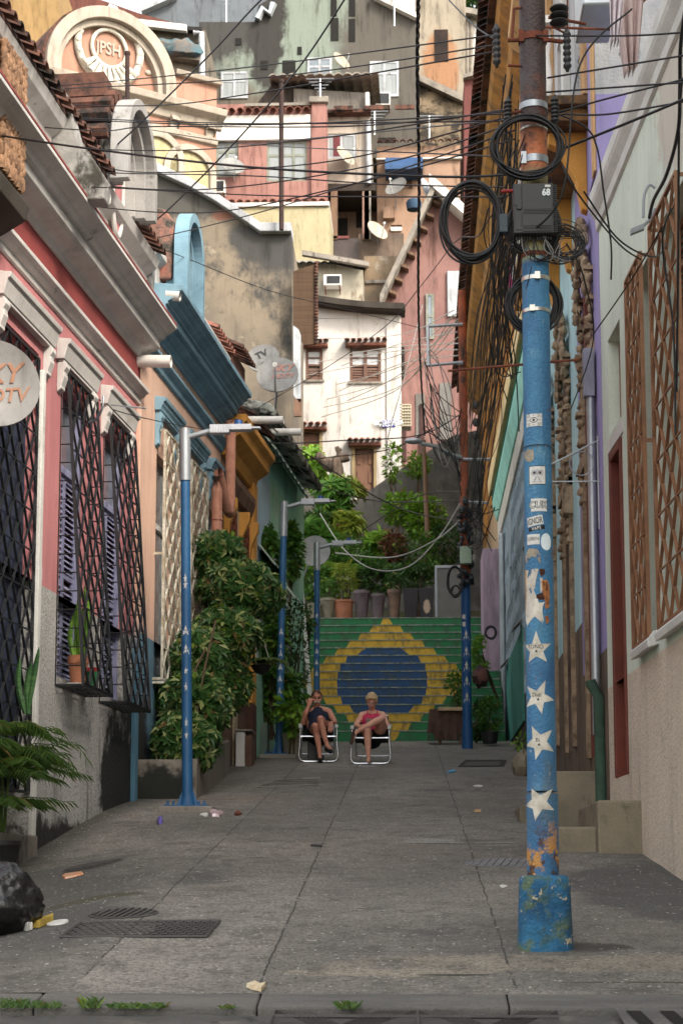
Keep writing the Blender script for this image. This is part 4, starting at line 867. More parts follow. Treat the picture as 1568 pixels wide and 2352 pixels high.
def acunit(parent_none, fr_, px, label, depth=.45):
    u0, u1, za, zb = rect(fr_, *px); t = thing('air_conditioner', fr_.w((u0+u1)/2, 0, za), label, 'air conditioner')
    mb = MB(fr_); mb.box(u0, u1, .005, depth, za, zb); mb.build('case', m_white, t, bev=.02)
    mb = MB(fr_); mb.box(u0+(u1-u0)*.18, u1-.04, depth+.001, depth+.012, za+.05, zb-.05); g = mb.build('grille', mat('dark_louvre', sr(70, 74, 80)), t)
    mb = MB(fr_); mb.strip((u0+.05, 0, za-.14), (u0+.05, depth, za-.01), (.03, 0, 0), (0, 0, .03)); mb.build('bracket', m_rust, t); mb = MB(fr_); mb.strip((u1-.05, 0, za-.14), (u1-.05, depth, za-.01), (.03, 0, 0), (0, 0, .03)); mb.build('bracket', m_rust, t)
    return t
m_towera = mat('old_grey_render', sr(132, 120, 102), sr(100, 92, 80), ns=.5, bump=.3, stains=[(sr(58, 56, 54), .22, (1, 1, 1.6), .52, .64), (sr(120, 112, 100), 1.4, (1, 1, .5), .55, .7)],
    blobs=[(sr(150, 168, 152), P(700, 40, 70)[:], (4.6, 3, 3.4), .5, 1.2), (sr(150, 168, 152), P(860, 60, 70)[:], (3.0, 3, 2.2), .5, 1.2), (sr(112, 106, 96), P(905, 200, 70)[:], (2.6, 3, 6), .4, .9), (sr(84, 82, 78), P(500, 50, 70)[:], (2.6, 3, 1.7), .7, 1.2), (sr(70, 68, 64), P(610, 50, 70)[:], (.8, 3, 3), .8, 1.1)])
m_cream = mat('cream_render', sr(200, 184, 156), sr(168, 154, 132), ns=.6, bump=.25, stains=[(sr(120, 112, 100), .5, (1, 1, .8), .56, .72)],
    blobs=[(sr(204, 140, 82), P(1010, 160, 74)[:], (.8, 3, 1.8), .4, 1.3)])
m_rubble = mat('rubble_stone', sr(176, 150, 112), sr(96, 82, 64), ns=1.6, amt=1, bump=1, bs=5, stains=[(sr(70, 62, 52), 1.3, (1, 1, 2), .5, .58)])
m_bpink = mat('salmon_pink_render', sr(206, 138, 124), sr(184, 118, 106), ns=.9, bump=.1, fine=.04, stains=[(sr(170, 120, 108), 1.2, (1, 1, .4), .62, .8)])
m_frame = mat('white_window_frame', (.38, .40, .43), rough=.5, fine=0, bump=.02)
m_greenf = mat('grey_green_frame', sr(170, 178, 160), ns=4)
m_ytower = mat('lemon_render', sr(220, 206, 150), sr(204, 188, 130), ns=1, bump=.05, fine=.03)
m_orange = mat('apricot_render', sr(206, 158, 122), sr(180, 136, 104), ns=.9, bump=.15, stains=[(sr(150, 116, 90), 1.3, (1, 1, .4), .6, .76)])
m_whouse = mat('bright_white_render', (.50, .48, .46), (.42, .40, .38), ns=.8, bump=.05, fine=.03)
m_slate = mat('slate_blue_sheet', sr(132, 144, 156), sr(112, 122, 134), ns=.8, bump=.1)
# A: tall grey render building
F70 = BF(70); ta = thing('grey_render_tower', P(700, 330, 70), 'tall grey building with peeling pale green gable and white windows', 'building')
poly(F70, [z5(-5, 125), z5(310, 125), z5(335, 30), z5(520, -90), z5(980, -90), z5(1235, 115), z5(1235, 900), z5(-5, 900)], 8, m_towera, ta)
for px in (zz(z5, 120, 410, 275, 565), zz(z5, 612, 330, 752, 480), zz(z5, 968, 350, 1132, 555)):
    u0, u1, za, zb = rect(F70, *px); f = window(F70, ta, u0, u1, za, zb, .02, m_frame, m_curt if px[0] != zz(z5, 612, 330, 752, 480)[0] else m_glass, 1, .35, fw=.09)
for px in (zz(z5, 745, -30, 780, 95), zz(z5, 745, 103, 790, 235), zz(z5, 848, -30, 885, 95), zz(z5, 848, 108, 885, 240), zz(z5, 690, 395, 745, 475), zz(z5, 470, 345, 545, 425), zz(z5, 1015, 785, 1115, 815)):
    u0, u1, za, zb = rect(F70, *px); MB(F70).box(u0, u1, .002, .02, za, zb).build('window_opening', m_dark if px[1] < 150 or px[1] > 300 or px[0] > 730 else mat('grey_board', sr(90, 86, 82)), ta)
mb = MB(F70); u0, z0 = F70.at(*z5(990, -10)); u1, z1_ = F70.at(*z5(1240, 112)); mb.strip((u0, .1, z0), (u1, .1, z1_), (0, .5, 0), (0, 0, .22)); mb.build('roof_edge', m_white, ta)
mb = MB(F70); p = [F70.at(*z5(x, y)) for x, y in ((420, 30), (400, 90), (360, 60), (330, 120))]; mb.tube([(u, .15, z) for u, z in p], .16, 6); mb.build('flashing', m_steel, ta)
acunit(0, F70, zz(z5, 1000, 552, 1085, 625), 'white air conditioner below the rightmost curtained window of the grey tower')
for px in ((205, 70, 240, 110), (350, 200, 390, 250), (560, 120, 585, 165)):
    u0, u1, za, zb = rect(F70, px[0]*.4+459, px[1]*.4+60, px[2]*.4+459, px[3]*.4+60); MB(F70).box(u0, u1, .002, .03, za, zb).build('vent_opening', m_dark, ta)
for i, (x, y0, y1, Y) in enumerate(((520, 8, 60, 70.5), (905, 60, 0, 69.5), (735, 205, 235, 62), (860, 280, 310, 63.5), (985, 320, 290, 64.2))):
    a, b = P(x, max(y0, y1), Y), P(x, min(y0, y1)-24, Y); mb = MB(); mb.tube([a, b], .03, 5)
    for k in range(5): mb.tube([b+Vector((-.5+.1*k, 0, -.12*k)), b+Vector((.5-.1*k, 0, -.12*k))], .02, 4)
    tag(mb.build('roof_aerial', m_steel), ('thin aerial above the dark left part of the grey tower', 'thin aerial at the right side of the grey tower', 'thin aerial on the shack roof', 'thin aerial over the cream middle house', 'thin aerial above the apricot house')[i], 'aerial')
wt_ = MB(); c = P(950, 482, 60); wt_.lathe(tuple(c), [(.24, 0), (.27, .26), (.22, .34), (.05, .38), (.001, .38)], 18); tag(wt_.build('water_tank', mat('blue_tank_plastic', sr(46, 92, 130), sr(30, 70, 110), ns=2), smooth=40), 'blue water tank left of the dusty pink gable peak', 'water tank')
# B: cream tower with stone base
F74 = BF(74); tb = thing('cream_tower', P(1010, 300, 74), 'sunlit cream tower with one rusty dark window and rubble stone base', 'building')
poly(F74, [z5(1225, -90), z5(1515, -90), z5(1510, 590), z5(1225, 455)], 8, m_cream, tb)
poly(F74, [z5(1225, 470), z5(1505, 605), z5(1505, 1050), z5(1225, 1050)], 7, m_rubble, tb, 'stone_base', off=.1)
mb = MB(F74); a = F74.at(*z5(1225, 455)); b = F74.at(*z5(1512, 590)); mb.strip((a[0], .1, a[1]), (b[0], .1, b[1]), (0, .7, 0), (0, 0, .3)); mb.build('ledge', m_conc, tb)
u0, u1, za, zb = rect(F74, *zz(z5, 1337, 170, 1413, 352)); MB(F74).box(u0, u1, .002, .04, za, zb).build('window_opening', mat('rusty_dark_shutter', sr(74, 50, 42), sr(40, 30, 28), ns=2, amt=1), tb)
tc = thing('white_annex', P(1090, 180, 77), 'narrow white building with drainpipes beside the cream tower', 'building')
F77 = BF(77); poly(F77, [z5(1500, 95), z5(1640, 120), z5(1640, 600), z5(1500, 600)], 5, m_white, tc)
mb = MB(F77)
for x in (1522, 1545): a = F77.at(*z5(x, 120)); b = F77.at(*z5(x, 450)); mb.tube([(a[0], .15, a[1]), (b[0], .15, b[1])], .1, 8)
mb.build('drainpipe', m_conc, tc); a = F77.at(*z5(1495, 88)); b = F77.at(*z5(1640, 115)); MB(F77).strip((a[0], .2, a[1]), (b[0], .2, b[1]), (0, .8, 0), (0, 0, .25)).build('roof_edge', m_conc, tc)
F66 = BF(66)
td = thing('red_wall_building', P(1090, 400, 68), 'plain dark red wall next to the long ochre eave', 'building'); F68 = BF(68)
poly(F68, [(1065, 182), (1130, 165), (1130, 520), (1065, 520)], 5, mat('brick_red_render', sr(150, 72, 66), sr(130, 62, 58), ns=.8), td); a = F68.at(1063, 182); b = F68.at(1130, 165); MB(F68).strip((a[0], .1, a[1]), (b[0], .1, b[1]), (0, .4, 0), (0, 0, .15)).build('coping', m_conc, td)
# C: shack with fibre cement roof in front of the tower
sk = thing('rooftop_shack', P(700, 250, 66), 'grey shack with corrugated roof on top of the pink house', 'shed')
F66 = BF(66); poly(F66, [z5(535, 505), z5(955, 530), z5(970, 655), z5(535, 640)], 4, mat('streaky_grey', sr(150, 142, 132), sr(96, 90, 84), ns=1, stretch=(2, 2, .3), amt=1), sk)
poly(F66, [z5(410, 480), z5(535, 500), z5(535, 620), z5(320, 600)], 3, mat('dark_planks', sr(96, 82, 72), sr(52, 44, 40), ns=2, stretch=(3, 3, .3), amt=1), sk, 'plank_wall', off=-.2)
u0, zr = F66.at(*z5(400, 470)); u1, _ = F66.at(*z5(1020, 520)); zr2 = F66.at(*z5(1020, 515))[1]
mb = MB(F66); mb.corr(u0, u1, (-3.5, zr+.6), (.7, zr-.05), pitch=.35, amp=.09, th=.05)
o = mb.build('roof', m_conc, sk); 
for x, y in ((952, 530),): a = F66.at(*z5(x, y), .2); b = F66.at(*z5(x+3, 650), .2); MB(F66).tube([(a[0], .2, a[1]), (b[0], .2, b[1])], .09, 8).build('drainpipe', m_white, sk, smooth=50)
# D: pink house
F62 = BF(62); pk = thing('salmon_pink_house', P(620, 460, 62), 'salmon pink house with two wide windows and clay tile strips', 'house')
hD = [rect(F62, *zz(z5, 90, 782, 220, 1010)), rect(F62, *zz(z5, 380, 800, 610, 1035))]
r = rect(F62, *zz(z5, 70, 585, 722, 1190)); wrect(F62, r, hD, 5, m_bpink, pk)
for q in hD: window(F62, pk, *q[:2], q[2], q[3], -.1, m_greenf, m_curt, 2 if q[1]-q[0] > 1.2 else 1, .35, fw=.09)
for y, m, h, v, x1 in ((650, m_tile, .25, .35, 632), (768, m_white, .55, .14, 632), (690, m_white, .3, .10, 632), (1172, m_tile, .25, .35, 722)):
    a = F62.at(*z5(70, y)); b = F62.at(*z5(x1, y))
    mb = MB(F62)
    if m is m_tile: tiles(mb, a[0], b[0], -.1, a[1]+.12, v, a[1]-.06, pitch=.3, r=.13); mb.build('tile_strip', m_tile, pk, smooth=40)
    else: mb.box(a[0], b[0], .0, v, a[1]-h/2, a[1]+h/2); mb.build('band', m, pk, bev=.02)
u0, u1, za, zb = rect(F62, *zz(z5, 635, 600, 718, 1165)); MB(F62).box(u0, u1, 0, .18, za, zb).build('pilaster', m_bpink, pk, bev=.02); MB(F62).box(u0-.08, u1+.1, 0, .3, zb, zb+.22).build('chimney_cap', m_conc, pk, bev=.03)
u0, u1, za, zb = rect(F62, *zz(z5, 260, 593, 632, 615)); MB(F62).box(u0, u1, 0, .15, za, zb).build('coping', m_conc, pk)
acunit(0, F62, zz(z5, 88, 1052, 150, 1125), 'white air conditioner under the left window of the salmon pink house')
# E: yellow block
F60 = BF(60); ye = thing('lemon_block', P(640, 560, 60), 'smooth lemon yellow wall below the salmon pink house', 'building')
poly(F60, [z5(55, 1165), z5(738, 1185), z5(738, 1520), z5(55, 1520)], 3, m_ytower, ye)
u0, u1, za, zb = rect(F60, *zz(z5, 55, 1160, 738, 1178)); MB(F60).box(u0, u1, -3, .1, za-.05, za+.08).build('coping', m_white, ye)
# F: cream middle house
F63 = BF(63); cm = thing('cream_middle_house', P(800, 420, 63), 'narrow cream house with a red curtained window', 'house')
q = rect(F63, *zz(z5, 722, 760, 890, 905)); wrect(F63, rect(F63, *zz(z5, 718, 655, 968, 1060)), [q], 5, m_cream2 if 'm_cream2' in globals() else mat('pinkish_cream', sr(222, 204, 184), sr(200, 180, 160), ns=1), cm)
f = window(F63, cm, *q[:2], q[2], q[3], -.08, m_frame, m_curt, 1, 0, fw=.09)
u0, u1, za, zb = rect(F63, *zz(z5, 760, 775, 815, 895)); MB(F63).box(u0, u1, -.055, -.045, za, zb).build('red_curtain', mat('crimson_curtain', sr(150, 60, 70), sr(110, 40, 54), ns=6, stretch=(4, 4, .1)), cm)
u0, u1, za, zb = rect(F63, *zz(z5, 718, 645, 975, 668)); mb = MB(F63); mb.box(u0, u1, .0, .4, za, zb)
for k in range(3): mb.box(u0+.3+k*1.1, u0+1.0+k*1.1, .402, .5, za+.05, zb+.08)
mb.build('roof_edge', m_tile2, cm)
a = F63.at(*z5(958, 690), .15); b = F63.at(*z5(962, 1050), .15); MB(F63).tube([(a[0], .15, a[1]), (b[0], .15, b[1])], .1, 8).build('drainpipe', m_frame, cm, smooth=50)
# G: balcony house
F65 = BF(65); bg_ = thing('open_veranda_house', P(820, 560, 64), 'shaded veranda house with posts, dark doorway and plants', 'house')
poly(F65, [z5(725, 1050), z5(1010, 1050), z5(1010, 1530), z5(725, 1530)], 4, mat('tan_veranda_wall', sr(176, 142, 112), sr(140, 112, 92), ns=1), bg_)  # plain tan back wall of the veranda
for px, m in ((zz(z5, 742, 1245, 842, 1362), m_dark), (zz(z5, 890, 1210, 960, 1300), m_dark)):
    u0, u1, za, zb = rect(F65, *px); MB(F65).box(u0, u1, .002, .03, za, zb).build('doorway', m, bg_)
F63 = BF(63); u0, u1, za, zb = rect(F63, *zz(z5, 722, 1050, 1003, 1095)); MB(F63).box(u0, u1, -2, .1, za, zb).build('roof', mat('sooty_slab', sr(80, 66, 56), sr(50, 42, 38), ns=1), bg_)
for x, m in ((765, m_wood), (945, mat('pinkish_post', sr(190, 140, 120), ns=2)), (955, m_conc)):
    a = F63.at(*z5(x, 1095)); b = F63.at(*z5(x, 1370)); MB(F63).box(a[0]-.12, a[0]+.12, -.1, .1, b[1], a[1]).build('post', m, bg_)
u0, u1, za, zb = rect(F63, *zz(z5, 738, 1362, 905, 1520)); MB(F63).box(u0, u1, -.2, .05, za, zb).build('parapet', mat('purple_grey_render', sr(112, 98, 98), sr(84, 74, 76), ns=1), bg_)
u0, u1, za, zb = rect(F63, *zz(z5, 738, 1350, 850, 1366)); MB(F63).box(u0, u1, -.25, .1, za, zb).build('railing', mat('faded_red', sr(170, 84, 84)), bg_)
u0, u1, za, zb = rect(F63, *zz(z5, 905, 1330, 1160, 1530)); MB(F63).box(u0, u1, -1.5, .0, za, zb).build('lower_wall', mat('dull_tan', sr(150, 122, 100), sr(110, 92, 78), ns=1, amt=1), bg_)  # duller, more mottled tan for the lower wall
# H: orange house with awning
F64 = BF(64); og = thing('apricot_house', P(960, 500, 64), 'apricot house with a blue fabric awning', 'house')
q = rect(F64, *zz(z5, 1090, 1000, 1208, 1082)); q2 = rect(F64, *zz(z5, 1088, 1282, 1150, 1318))
wrect(F64, rect(F64, *zz(z5, 1010, 828, 1480, 1440)), [q, q2], 5, m_orange, og)
u0, u1, za, zb = rect(F64, *zz(z5, 1005, 903, 1492, 918)); MB(F64).box(u0, u1, 0, .15, za, zb).build('string_course', m_white, og)
u0, u1, za, zb = rect(F64, *zz(z5, 1005, 815, 1480, 832)); mb = MB(F64); tiles(mb, u0, u1, -.2, zb+.1, .25, za, pitch=.3, r=.12); mb.build('tile_coping', m_tile2, og)
m_awn = mat('blue_awning_fabric', sr(36, 100, 164), sr(24, 76, 134), ns=2, rough=.7, fine=.03)
u0, u1, za, zb = rect(F64, *zz(z5, 1058, 915, 1268, 1030)); mb = MB(F64); n = 12; ap = [(0, zb)]+[(1.1*sin(pi/2*k/8)**1.0, zb-(zb-za)*(1-cos(pi/2*k/8))) for k in range(1, 9)]
mb.prism([(0, zb)]+[(v, z) for v, z in ap[1:]]+[(0, za)], u0, u1, 0); mb.build('awning', m_awn, og)
u0, u1, za, zb = rect(F64, *zz(z5, 1045, 1195, 1110, 1260)); MB(F64).box(u0, u1, 0, .3, za, zb).build('ledge', m_orange, og)
u0, u1, za, zb = rect(F64, *zz(z5, 1088, 1300, 1150, 1322)); MB(F64).box(u0, u1, .0, .12, za, zb).build('window_sill', m_white, og)
# I: pink gable house on the right of the white house
F55 = BF(55); pg = thing('dusty_pink_gable_house', P(1000, 1000, 55), 'dusty pink gabled house right of the white house', 'house')
m_dpink = mat('dusty_pink_render', sr(184, 126, 116), sr(154, 102, 98), ns=.7, bump=.15, stains=[(sr(120, 84, 82), .8, (1, 1, .5), .55, .75)])
poly(F55, [(997, 452), (1100, 530), (1100, 1080), (878, 1080), (878, 705)], 8, m_dpink, pg)
def bar(fr_, parent, p, q, w_, h, m, name, off=.3):
    a = fr_.at(*p); b = fr_.at(*q); o = MB(fr_).strip((a[0], off, a[1]), (b[0], off, b[1]), (0, w_, 0), (0, 0, h)); return o.build(name, m, parent)
bar(F55, pg, (1000, 440), (873, 706), .9, .35, m_conc, 'roof_edge'); bar(F55, pg, (985, 432), (1108, 540), 1.0, .34, m_white, 'ridge_cap')
for k in range(9):
    t = k/8; x = 992-115*t; y = 470+235*t; bar(F55, pg, (x+2, y), (x+18, y+6), .5, .09, m_wood, 'rafter', .1)
win(F55, pg, (978, 676, 996, 780), m_greenf, m_glass, 0, .5, .02); u0, u1, za, zb = rect(F55, 1027, 624, 1060, 729); MB(F55).box(u0, u1, 0, .1, za, zb).build('white_shutter', m_frame, pg, bev=.02)
for px in ((1010, 880, 1035, 1010), (955, 905, 975, 1005), (918, 795, 928, 870)):
    u0, u1, za, zb = rect(F55, *px); MB(F55).box(u0, u1, 0, .05, za, zb).build('window_opening', mat('grey_shutter', sr(150, 146, 142)) if px[0] > 950 else m_dark, pg)
for x in (928, 968): bar(F55, pg, (x, 1080), (x+.5, 920), .12, .12, m_wood, 'post') if 0 else MB(F55).box(F55.at(x, 1000)[0]-.06, F55.at(x, 1000)[0]+.06, 0, .1, F55.at(x, 1060)[1], F55.at(x, 930)[1]).build('post', mat('maroon_shutter', sr(96, 56, 56)), pg)
mb = MB(F55); mb.corr(F55.at(1040, 500)[0], F55.at(1110, 500)[0], (-3, F55.at(1050, 440)[1]+.6), (-.5, F55.at(1070, 470)[1]), pitch=.3, amp=.1); mb.build('tile_roof', m_tile, pg)
# J: white house
GRIME = .12; F52 = BF(52); wh = thing('white_house', P(800, 1110, 52), 'white house with brown shuttered windows under little tiled hoods', 'house')
hJ = [rect(F52, *zz(z6, 505, 775, 612, 975)), rect(F52, *zz(z6, 782, 770, 978, 988)), rect(F52, *zz(z6, 470, 1295, 605, 1700)), rect(F52, *zz(z6, 802, 1395, 945, 1700))]
mb = MB(F52); r = rect(F52, 678, 730, 917, 1150); wall_holes(mb, *r, hJ, .18, 6); mb.build('wall', m_whouse, wh)
poly(F52, [(678, 731), (678, 712), (727, 697), (917, 722), (917, 731)], 6, m_whouse, wh, 'upper_wall', off=-.001)
m_brn = mat('brown_shutter_paint', sr(150, 104, 84), sr(120, 82, 66), ns=3)
for i, q in enumerate(hJ[:2]):
    mb = MB(F52); a, b, c, d = q; mb.box(a, a+.08, -.1, -.02, c, d); mb.box(b-.08, b, -.1, -.02, c, d); mb.box(a+.08, b-.08, -.1, -.02, d-.08, d); mb.box(a+.08, b-.08, -.1, -.02, c, c+.07)
    if i: mb.box((a+b)/2-.05, (a+b)/2+.05, -.1, -.015, c+.07, d-.08)
    mb.box(a+.08, b-.08, -.09, -.04, c+(d-c)*.46, c+(d-c)*.52); mb.box(a+.08, b-.08, -.09, -.04, c+(d-c)*.7, c+(d-c)*.74)
    f = mb.build('window_frame', m_brn, wh); MB(F52).box(a+.05, b-.05, -.075, -.07, c+(d-c)*.5, d-.05).build('pane', mat('bright_pane', (.55, .57, .6), rough=.3, fine=0, bump=0), f)
    mb = MB(F52); louvre(mb, a+.08, b-.08, c+.07, c+(d-c)*.46, -.06, dz=.075); mb.build('louvre', m_brn, f)
    MB(F52).box(a-.05, b+.05, -.02, .07, c-.06, c).build('sill', m_conc, wh)
for q in hJ[2:]:
    a, b, c, d = q; mb = MB(F52); mb.box(a+.06, b-.06, -.1, -.06, c, d-.06); n = 3
    for k in range(2):
        for j in range(4): mb.box(a+.12+k*(b-a)/2, a+(b-a)/2-.1+k*(b-a)/2, -.061, -.035, d-.5-j*.55, d-.15-j*.55)
    mb.build('door', mat('brown_panel_door', sr(164, 112, 80), sr(130, 86, 60), ns=3, stretch=(3, 3, .4)), wh)
    mb = MB(F52); mb.box(a-.03, a+.06, -.03, .05, c, d+.05); mb.box(b-.06, b+.03, -.03, .05, c, d+.05); mb.box(a+.06, b-.06, -.03, .05, d-.04, d+.05); mb.build('door_frame', mat('ochre_frame', sr(206, 176, 110)), wh)
for i, q in enumerate(hJ):
    a, b, c, d = q; mb = MB(F52); tiles(mb, a-.15, b+.2, .0, d+.22, .45, d+.08, pitch=.2, r=.085)
    mb.box(a-.12, b+.16, .0, .3, d+.0, d+.07); mb.build('tiled_hood', m_tile, wh, smooth=40)
u0, u1, za, zb = rect(F52, 888, 727, 893, 1100); MB(F52).box(u0, u1+.35, .0, .06, za, zb).build('pilaster', m_whouse, wh, bev=.01)
mb = MB(F52); n = 30
for k in range(n):
    t0, t1 = k/n, (k+1)/n; f = lambda t: (727+(930-727)*t, 700+18*t+4*sin(pi*t)); a = F52.at(*f(t0)); b = F52.at(*f(t1)); mb.strip((a[0], .12, a[1]), (b[0], .12, b[1]), (0, .75, 0), (0, 0, .16)); mb.tube([(a[0], -.2, a[1]+.1), (a[0], .55, a[1]+.03)], .1, 6)
mb.build('roof_tiles', mat('dark_tiles', sr(86, 76, 66), sr(48, 42, 38), ns=2), wh, smooth=40)
# street name plate
u0, u1, za, zb = rect(F52, *zz(z6, 984, 1228, 1066, 1273)); sg = thing('street_sign', F52.w(u0, .09, za), 'small blue street name plate on the white house', 'sign')
MB(F52).box(u0, u1, .062, .08, za, zb).build('plate', mat('enamel_blue', sr(40, 66, 200), sr(70, 96, 214), ns=4, rough=.4, fine=0), sg, bev=.004)
def text_on(fr_, parent, txt, uc, zc, size, m, off, name='lettering', shear=0, bold=0, sx=1, sy=1, rot=0):
    vs, fs = textmesh(txt, size, shear, bold); c, s = cos(rot), sin(rot)
    mb = MB(fr_); mb.add([(uc+(x*sx*c-y*sy*s), off, zc+(x*sx*s+y*sy*c)) for x, y in vs], fs); return mb.build(name, m, parent)
m_letw = mat('white_lettering', (.6, .62, .66), fine=0, bump=0)
text_on(F52, sg, 'RUA', (u0+u1)/2-.02, zb-.13, .2, m_letw, .086, bold=.004, sx=1.3); text_on(F52, sg, 'ESMORREZA', (u0+u1)/2, za+.13, .2, m_letw, .086, sx=.78, bold=.004)
# window cage right of the white house
cgt = thing('window_cage', F52.w(*(lambda q: (q[0], 0, q[1]))(F52.at(940, 950))), 'small pale window cage hung beside the street name plate', 'window cage')
u0, u1, za, zb = rect(F52, *zz(z6, 1097, 1130, 1165, 1262)); mb = MB(F52)
for k in range(5): mb.box(u0+(u1-u0)*k/4-.02, u0+(u1-u0)*k/4+.02, .0, .04, za, zb)
for k in range(8): mb.box(u0, u1, .042, .06, za+(zb-za)*k/7-.02, za+(zb-za)*k/7+.02)
mb.build('bars', mat('cream_bars', sr(226, 210, 170)), cgt); MB(F52).box(u0, u1, -.6, -.02, za, zb).build('box', m_conc, cgt)
GRIME = .7
# K: small house with air conditioner, corrugated roof
F54 = BF(54); ks = thing('small_cream_house', P(760, 700, 54), 'small cream house with dark corrugated roof and gutter', 'house')
poly(F54, [z6(440, 215), z6(585, 225), z6(865, 285), z6(865, 560), z6(440, 560)], 4, mat('greyish_cream', sr(214, 204, 178), sr(188, 178, 154), ns=1, stains=[(sr(150, 128, 100), 1.4, (1, 1, .5), .56, .68)]), ks)
a = F54.at(*z6(425, 200)); b = F54.at(*z6(885, 250)); mb = MB(F54); mb.corr(a[0], b[0], (-3.6, a[1]+.75), (.45, a[1]-.35), pitch=.22, amp=.05, th=.03)
mb.build('roof', mat('charcoal_sheet', sr(66, 66, 68), sr(46, 46, 48), ns=2), ks); bar(F54, ks, z6(490, 213), z6(905, 285), .2, .14, m_conc, 'gutter', .5)
acunit(0, F54, zz(z6, 622, 340, 733, 408), 'boxy air conditioner on the small cream house above the white house')
tw = thing('ochre_stained_wall', P(880, 640, 56), 'stained ochre and grey wall right of the small cream house', 'wall'); F56 = BF(56)
poly(F56, [(836, 588), (925, 588), (925, 740), (836, 740)], 3, mat('stained_ochre_render', sr(190, 156, 112), sr(132, 120, 104), ns=.9, amt=1, bump=.3, stains=[(sr(206, 190, 160), 1.2, (1, 1, 1), .56, .66)]), tw)
MB(F56).box(F56.at(840, 650)[0], F56.at(905, 650)[0], 0, .08, F56.at(840, 652)[1], F56.at(840, 645)[1]).build('band', m_conc, tw)
# L: blank concrete gable wall
F46 = BF(46); cw = thing('concrete_gable_wall', P(500, 800, 46), 'blank mottled concrete party wall with a white capping', 'wall')
m_gable = mat('mottled_gable', sr(168, 148, 120), sr(128, 116, 102), ns=.55, bump=.25, amt=1, stains=[(sr(84, 82, 80), .55, (1.2, 1, .8), .54, .68), (sr(216, 196, 164), 1.1, (1, 1, 1), .58, .72)], blobs=[(sr(176, 110, 84), P(510, 492, 46)[:], (.32, 1, .18), .5, 4), (sr(88, 86, 84), P(640, 560, 46)[:], (1.4, 1, .8), .5, 1.3), (sr(100, 96, 90), P(430, 440, 46)[:], (1.6, 1, .8), .5, 1.3)])
top = [(250, 345), (300, 365), (344, 392), (440, 436), (500, 470), (574, 520), (598, 537), (669, 537)]
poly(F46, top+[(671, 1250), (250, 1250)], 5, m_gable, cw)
mb = MB(F46)
for (p, q) in zip(top, top[1:]): a = F46.at(p[0], p[1]-9); b = F46.at(q[0]+1, q[1]-9); mb.strip((a[0], -.2, a[1]), (b[0], -.2, b[1]), (0, .9, 0), (0, 0, .24))
mb.build('capping', mat('white_capping', (.40, .41, .44), (.24, .25, .27), ns=1.6, stains=[((.4, .42, .44), 4, (1, 1, 1), .66, .76)]), cw, bev=.02)
bp = thing('brown_sheet_panel', P(700, 790, 45.6), 'tall brown corrugated sheet hanging beside the concrete party wall', 'panel')
F45 = BF(45.6); pts = [(673, 623), (725, 606), (725, 790), (698, 792), (673, 750)]
poly(F45, pts, .08, mat('brown_corrugated', sr(112, 78, 46), sr(86, 60, 38), ns=3, stretch=(.2, .2, 9), bump=.2), bp, 'sheet')
mb = MB(F45)
for k in range(26): a = F45.at(726, 604+k*7.3); mb.blob((a[0], 0, a[1]), (.06, .08, .045), 4, .3)
mb.build('tile_edge', m_tile2, bp)
ws = thing('white_pvc_shutter', P(690, 940, 45.4), 'tall narrow white panel fixed to the corner of the party wall', 'panel'); F454 = BF(45.4)
poly(F454, [z6(428, 630), z6(462, 655), z6(475, 690), z6(475, 1120), z6(430, 1070)], .1, m_frame, ws, 'sheet'); u0, u1, za, zb = rect(F454, *zz(z6, 432, 1090, 480, 1200)); MB(F454).box(u0, u1, -.1, 0, za, zb).build('lower_box', m_brownstone, ws)
# M: sunlit peach front with round pediment
pA, pB = P(227, 201, 54.5), P(501, 278, 56.9); FM = Frame((pA.x, pA.y), (pB.x-pA.x, pB.y-pA.y), 1)
m_sun = mat('apricot_peach_render', sr(216, 152, 118), sr(196, 132, 100), ns=1, bump=.12, fine=.04, stains=[(sr(232, 190, 150), 1.4, (1, 1, .6), .6, .74)])
m_sunw = mat('cream_stucco', (.36, .31, .26), (.26, .23, .19), ns=1.6, bump=.2, stains=[(sr(74, 66, 58), 1.4, (1, 1, 2.5), .64, .74)])
pe = thing('pediment_house', FM.w(5, 0, 14), 'sunlit peach house front with a big round monogram pediment', 'house')
uR, zf = FM.at(376, 198); _, zt_ = FM.at(238, 27); RR = zt_-zf; ucn = uR-RR
uE = FM.at(496, 420)[0]
zc1 = FM.at(501, 282)[1]; zc0 = FM.at(376, 247)[1]
hM = []
mb = MB(FM); wall_holes(mb, -9, uE, 9.5, zf-.25, hM, .2, 6); mb.build('wall', m_sun, pe)
pts = [(ucn+RR*.97*cos(a), zf-.25+(RR*.97)*sin(a)) for a in [pi*k/32 for k in range(33)]]
mb = MB(FM); n = len(pts); mb.add([(u, .0, z) for u, z in pts]+[(u, -.8, z) for u, z in pts], [list(range(n)), list(range(n, 2*n))]+[(i, n+i, n+(i+1) % n, (i+1) % n) for i in range(n)]); mb.build('pediment', m_sun, pe)
mb = MB(FM); arch_ring(mb, ucn, zf-.25, RR+.25, RR-.12, -.8, .45, zf-.5, 36); arch_ring(mb, ucn, zf-.25, RR-.12, RR-.32, -.8, .25, zf-.5, 36); mb.build('pediment_moulding', m_sunw, pe, bev=.02)
mb = MB(FM); arch_ring(mb, ucn, zf-.25, RR+.33, RR+.24, -1.2, .25, zf-.5, 36); mb.build('pediment_roof', m_tile2, pe)
uc_, zc_ = FM.at(*z1(680, 312))
m_orn = mat('grey_white_ornament', (.6, .56, .48), (.3, .29, .27), ns=3, amt=1, bump=.4)
rr = RR*.30
mb = MB(FM)
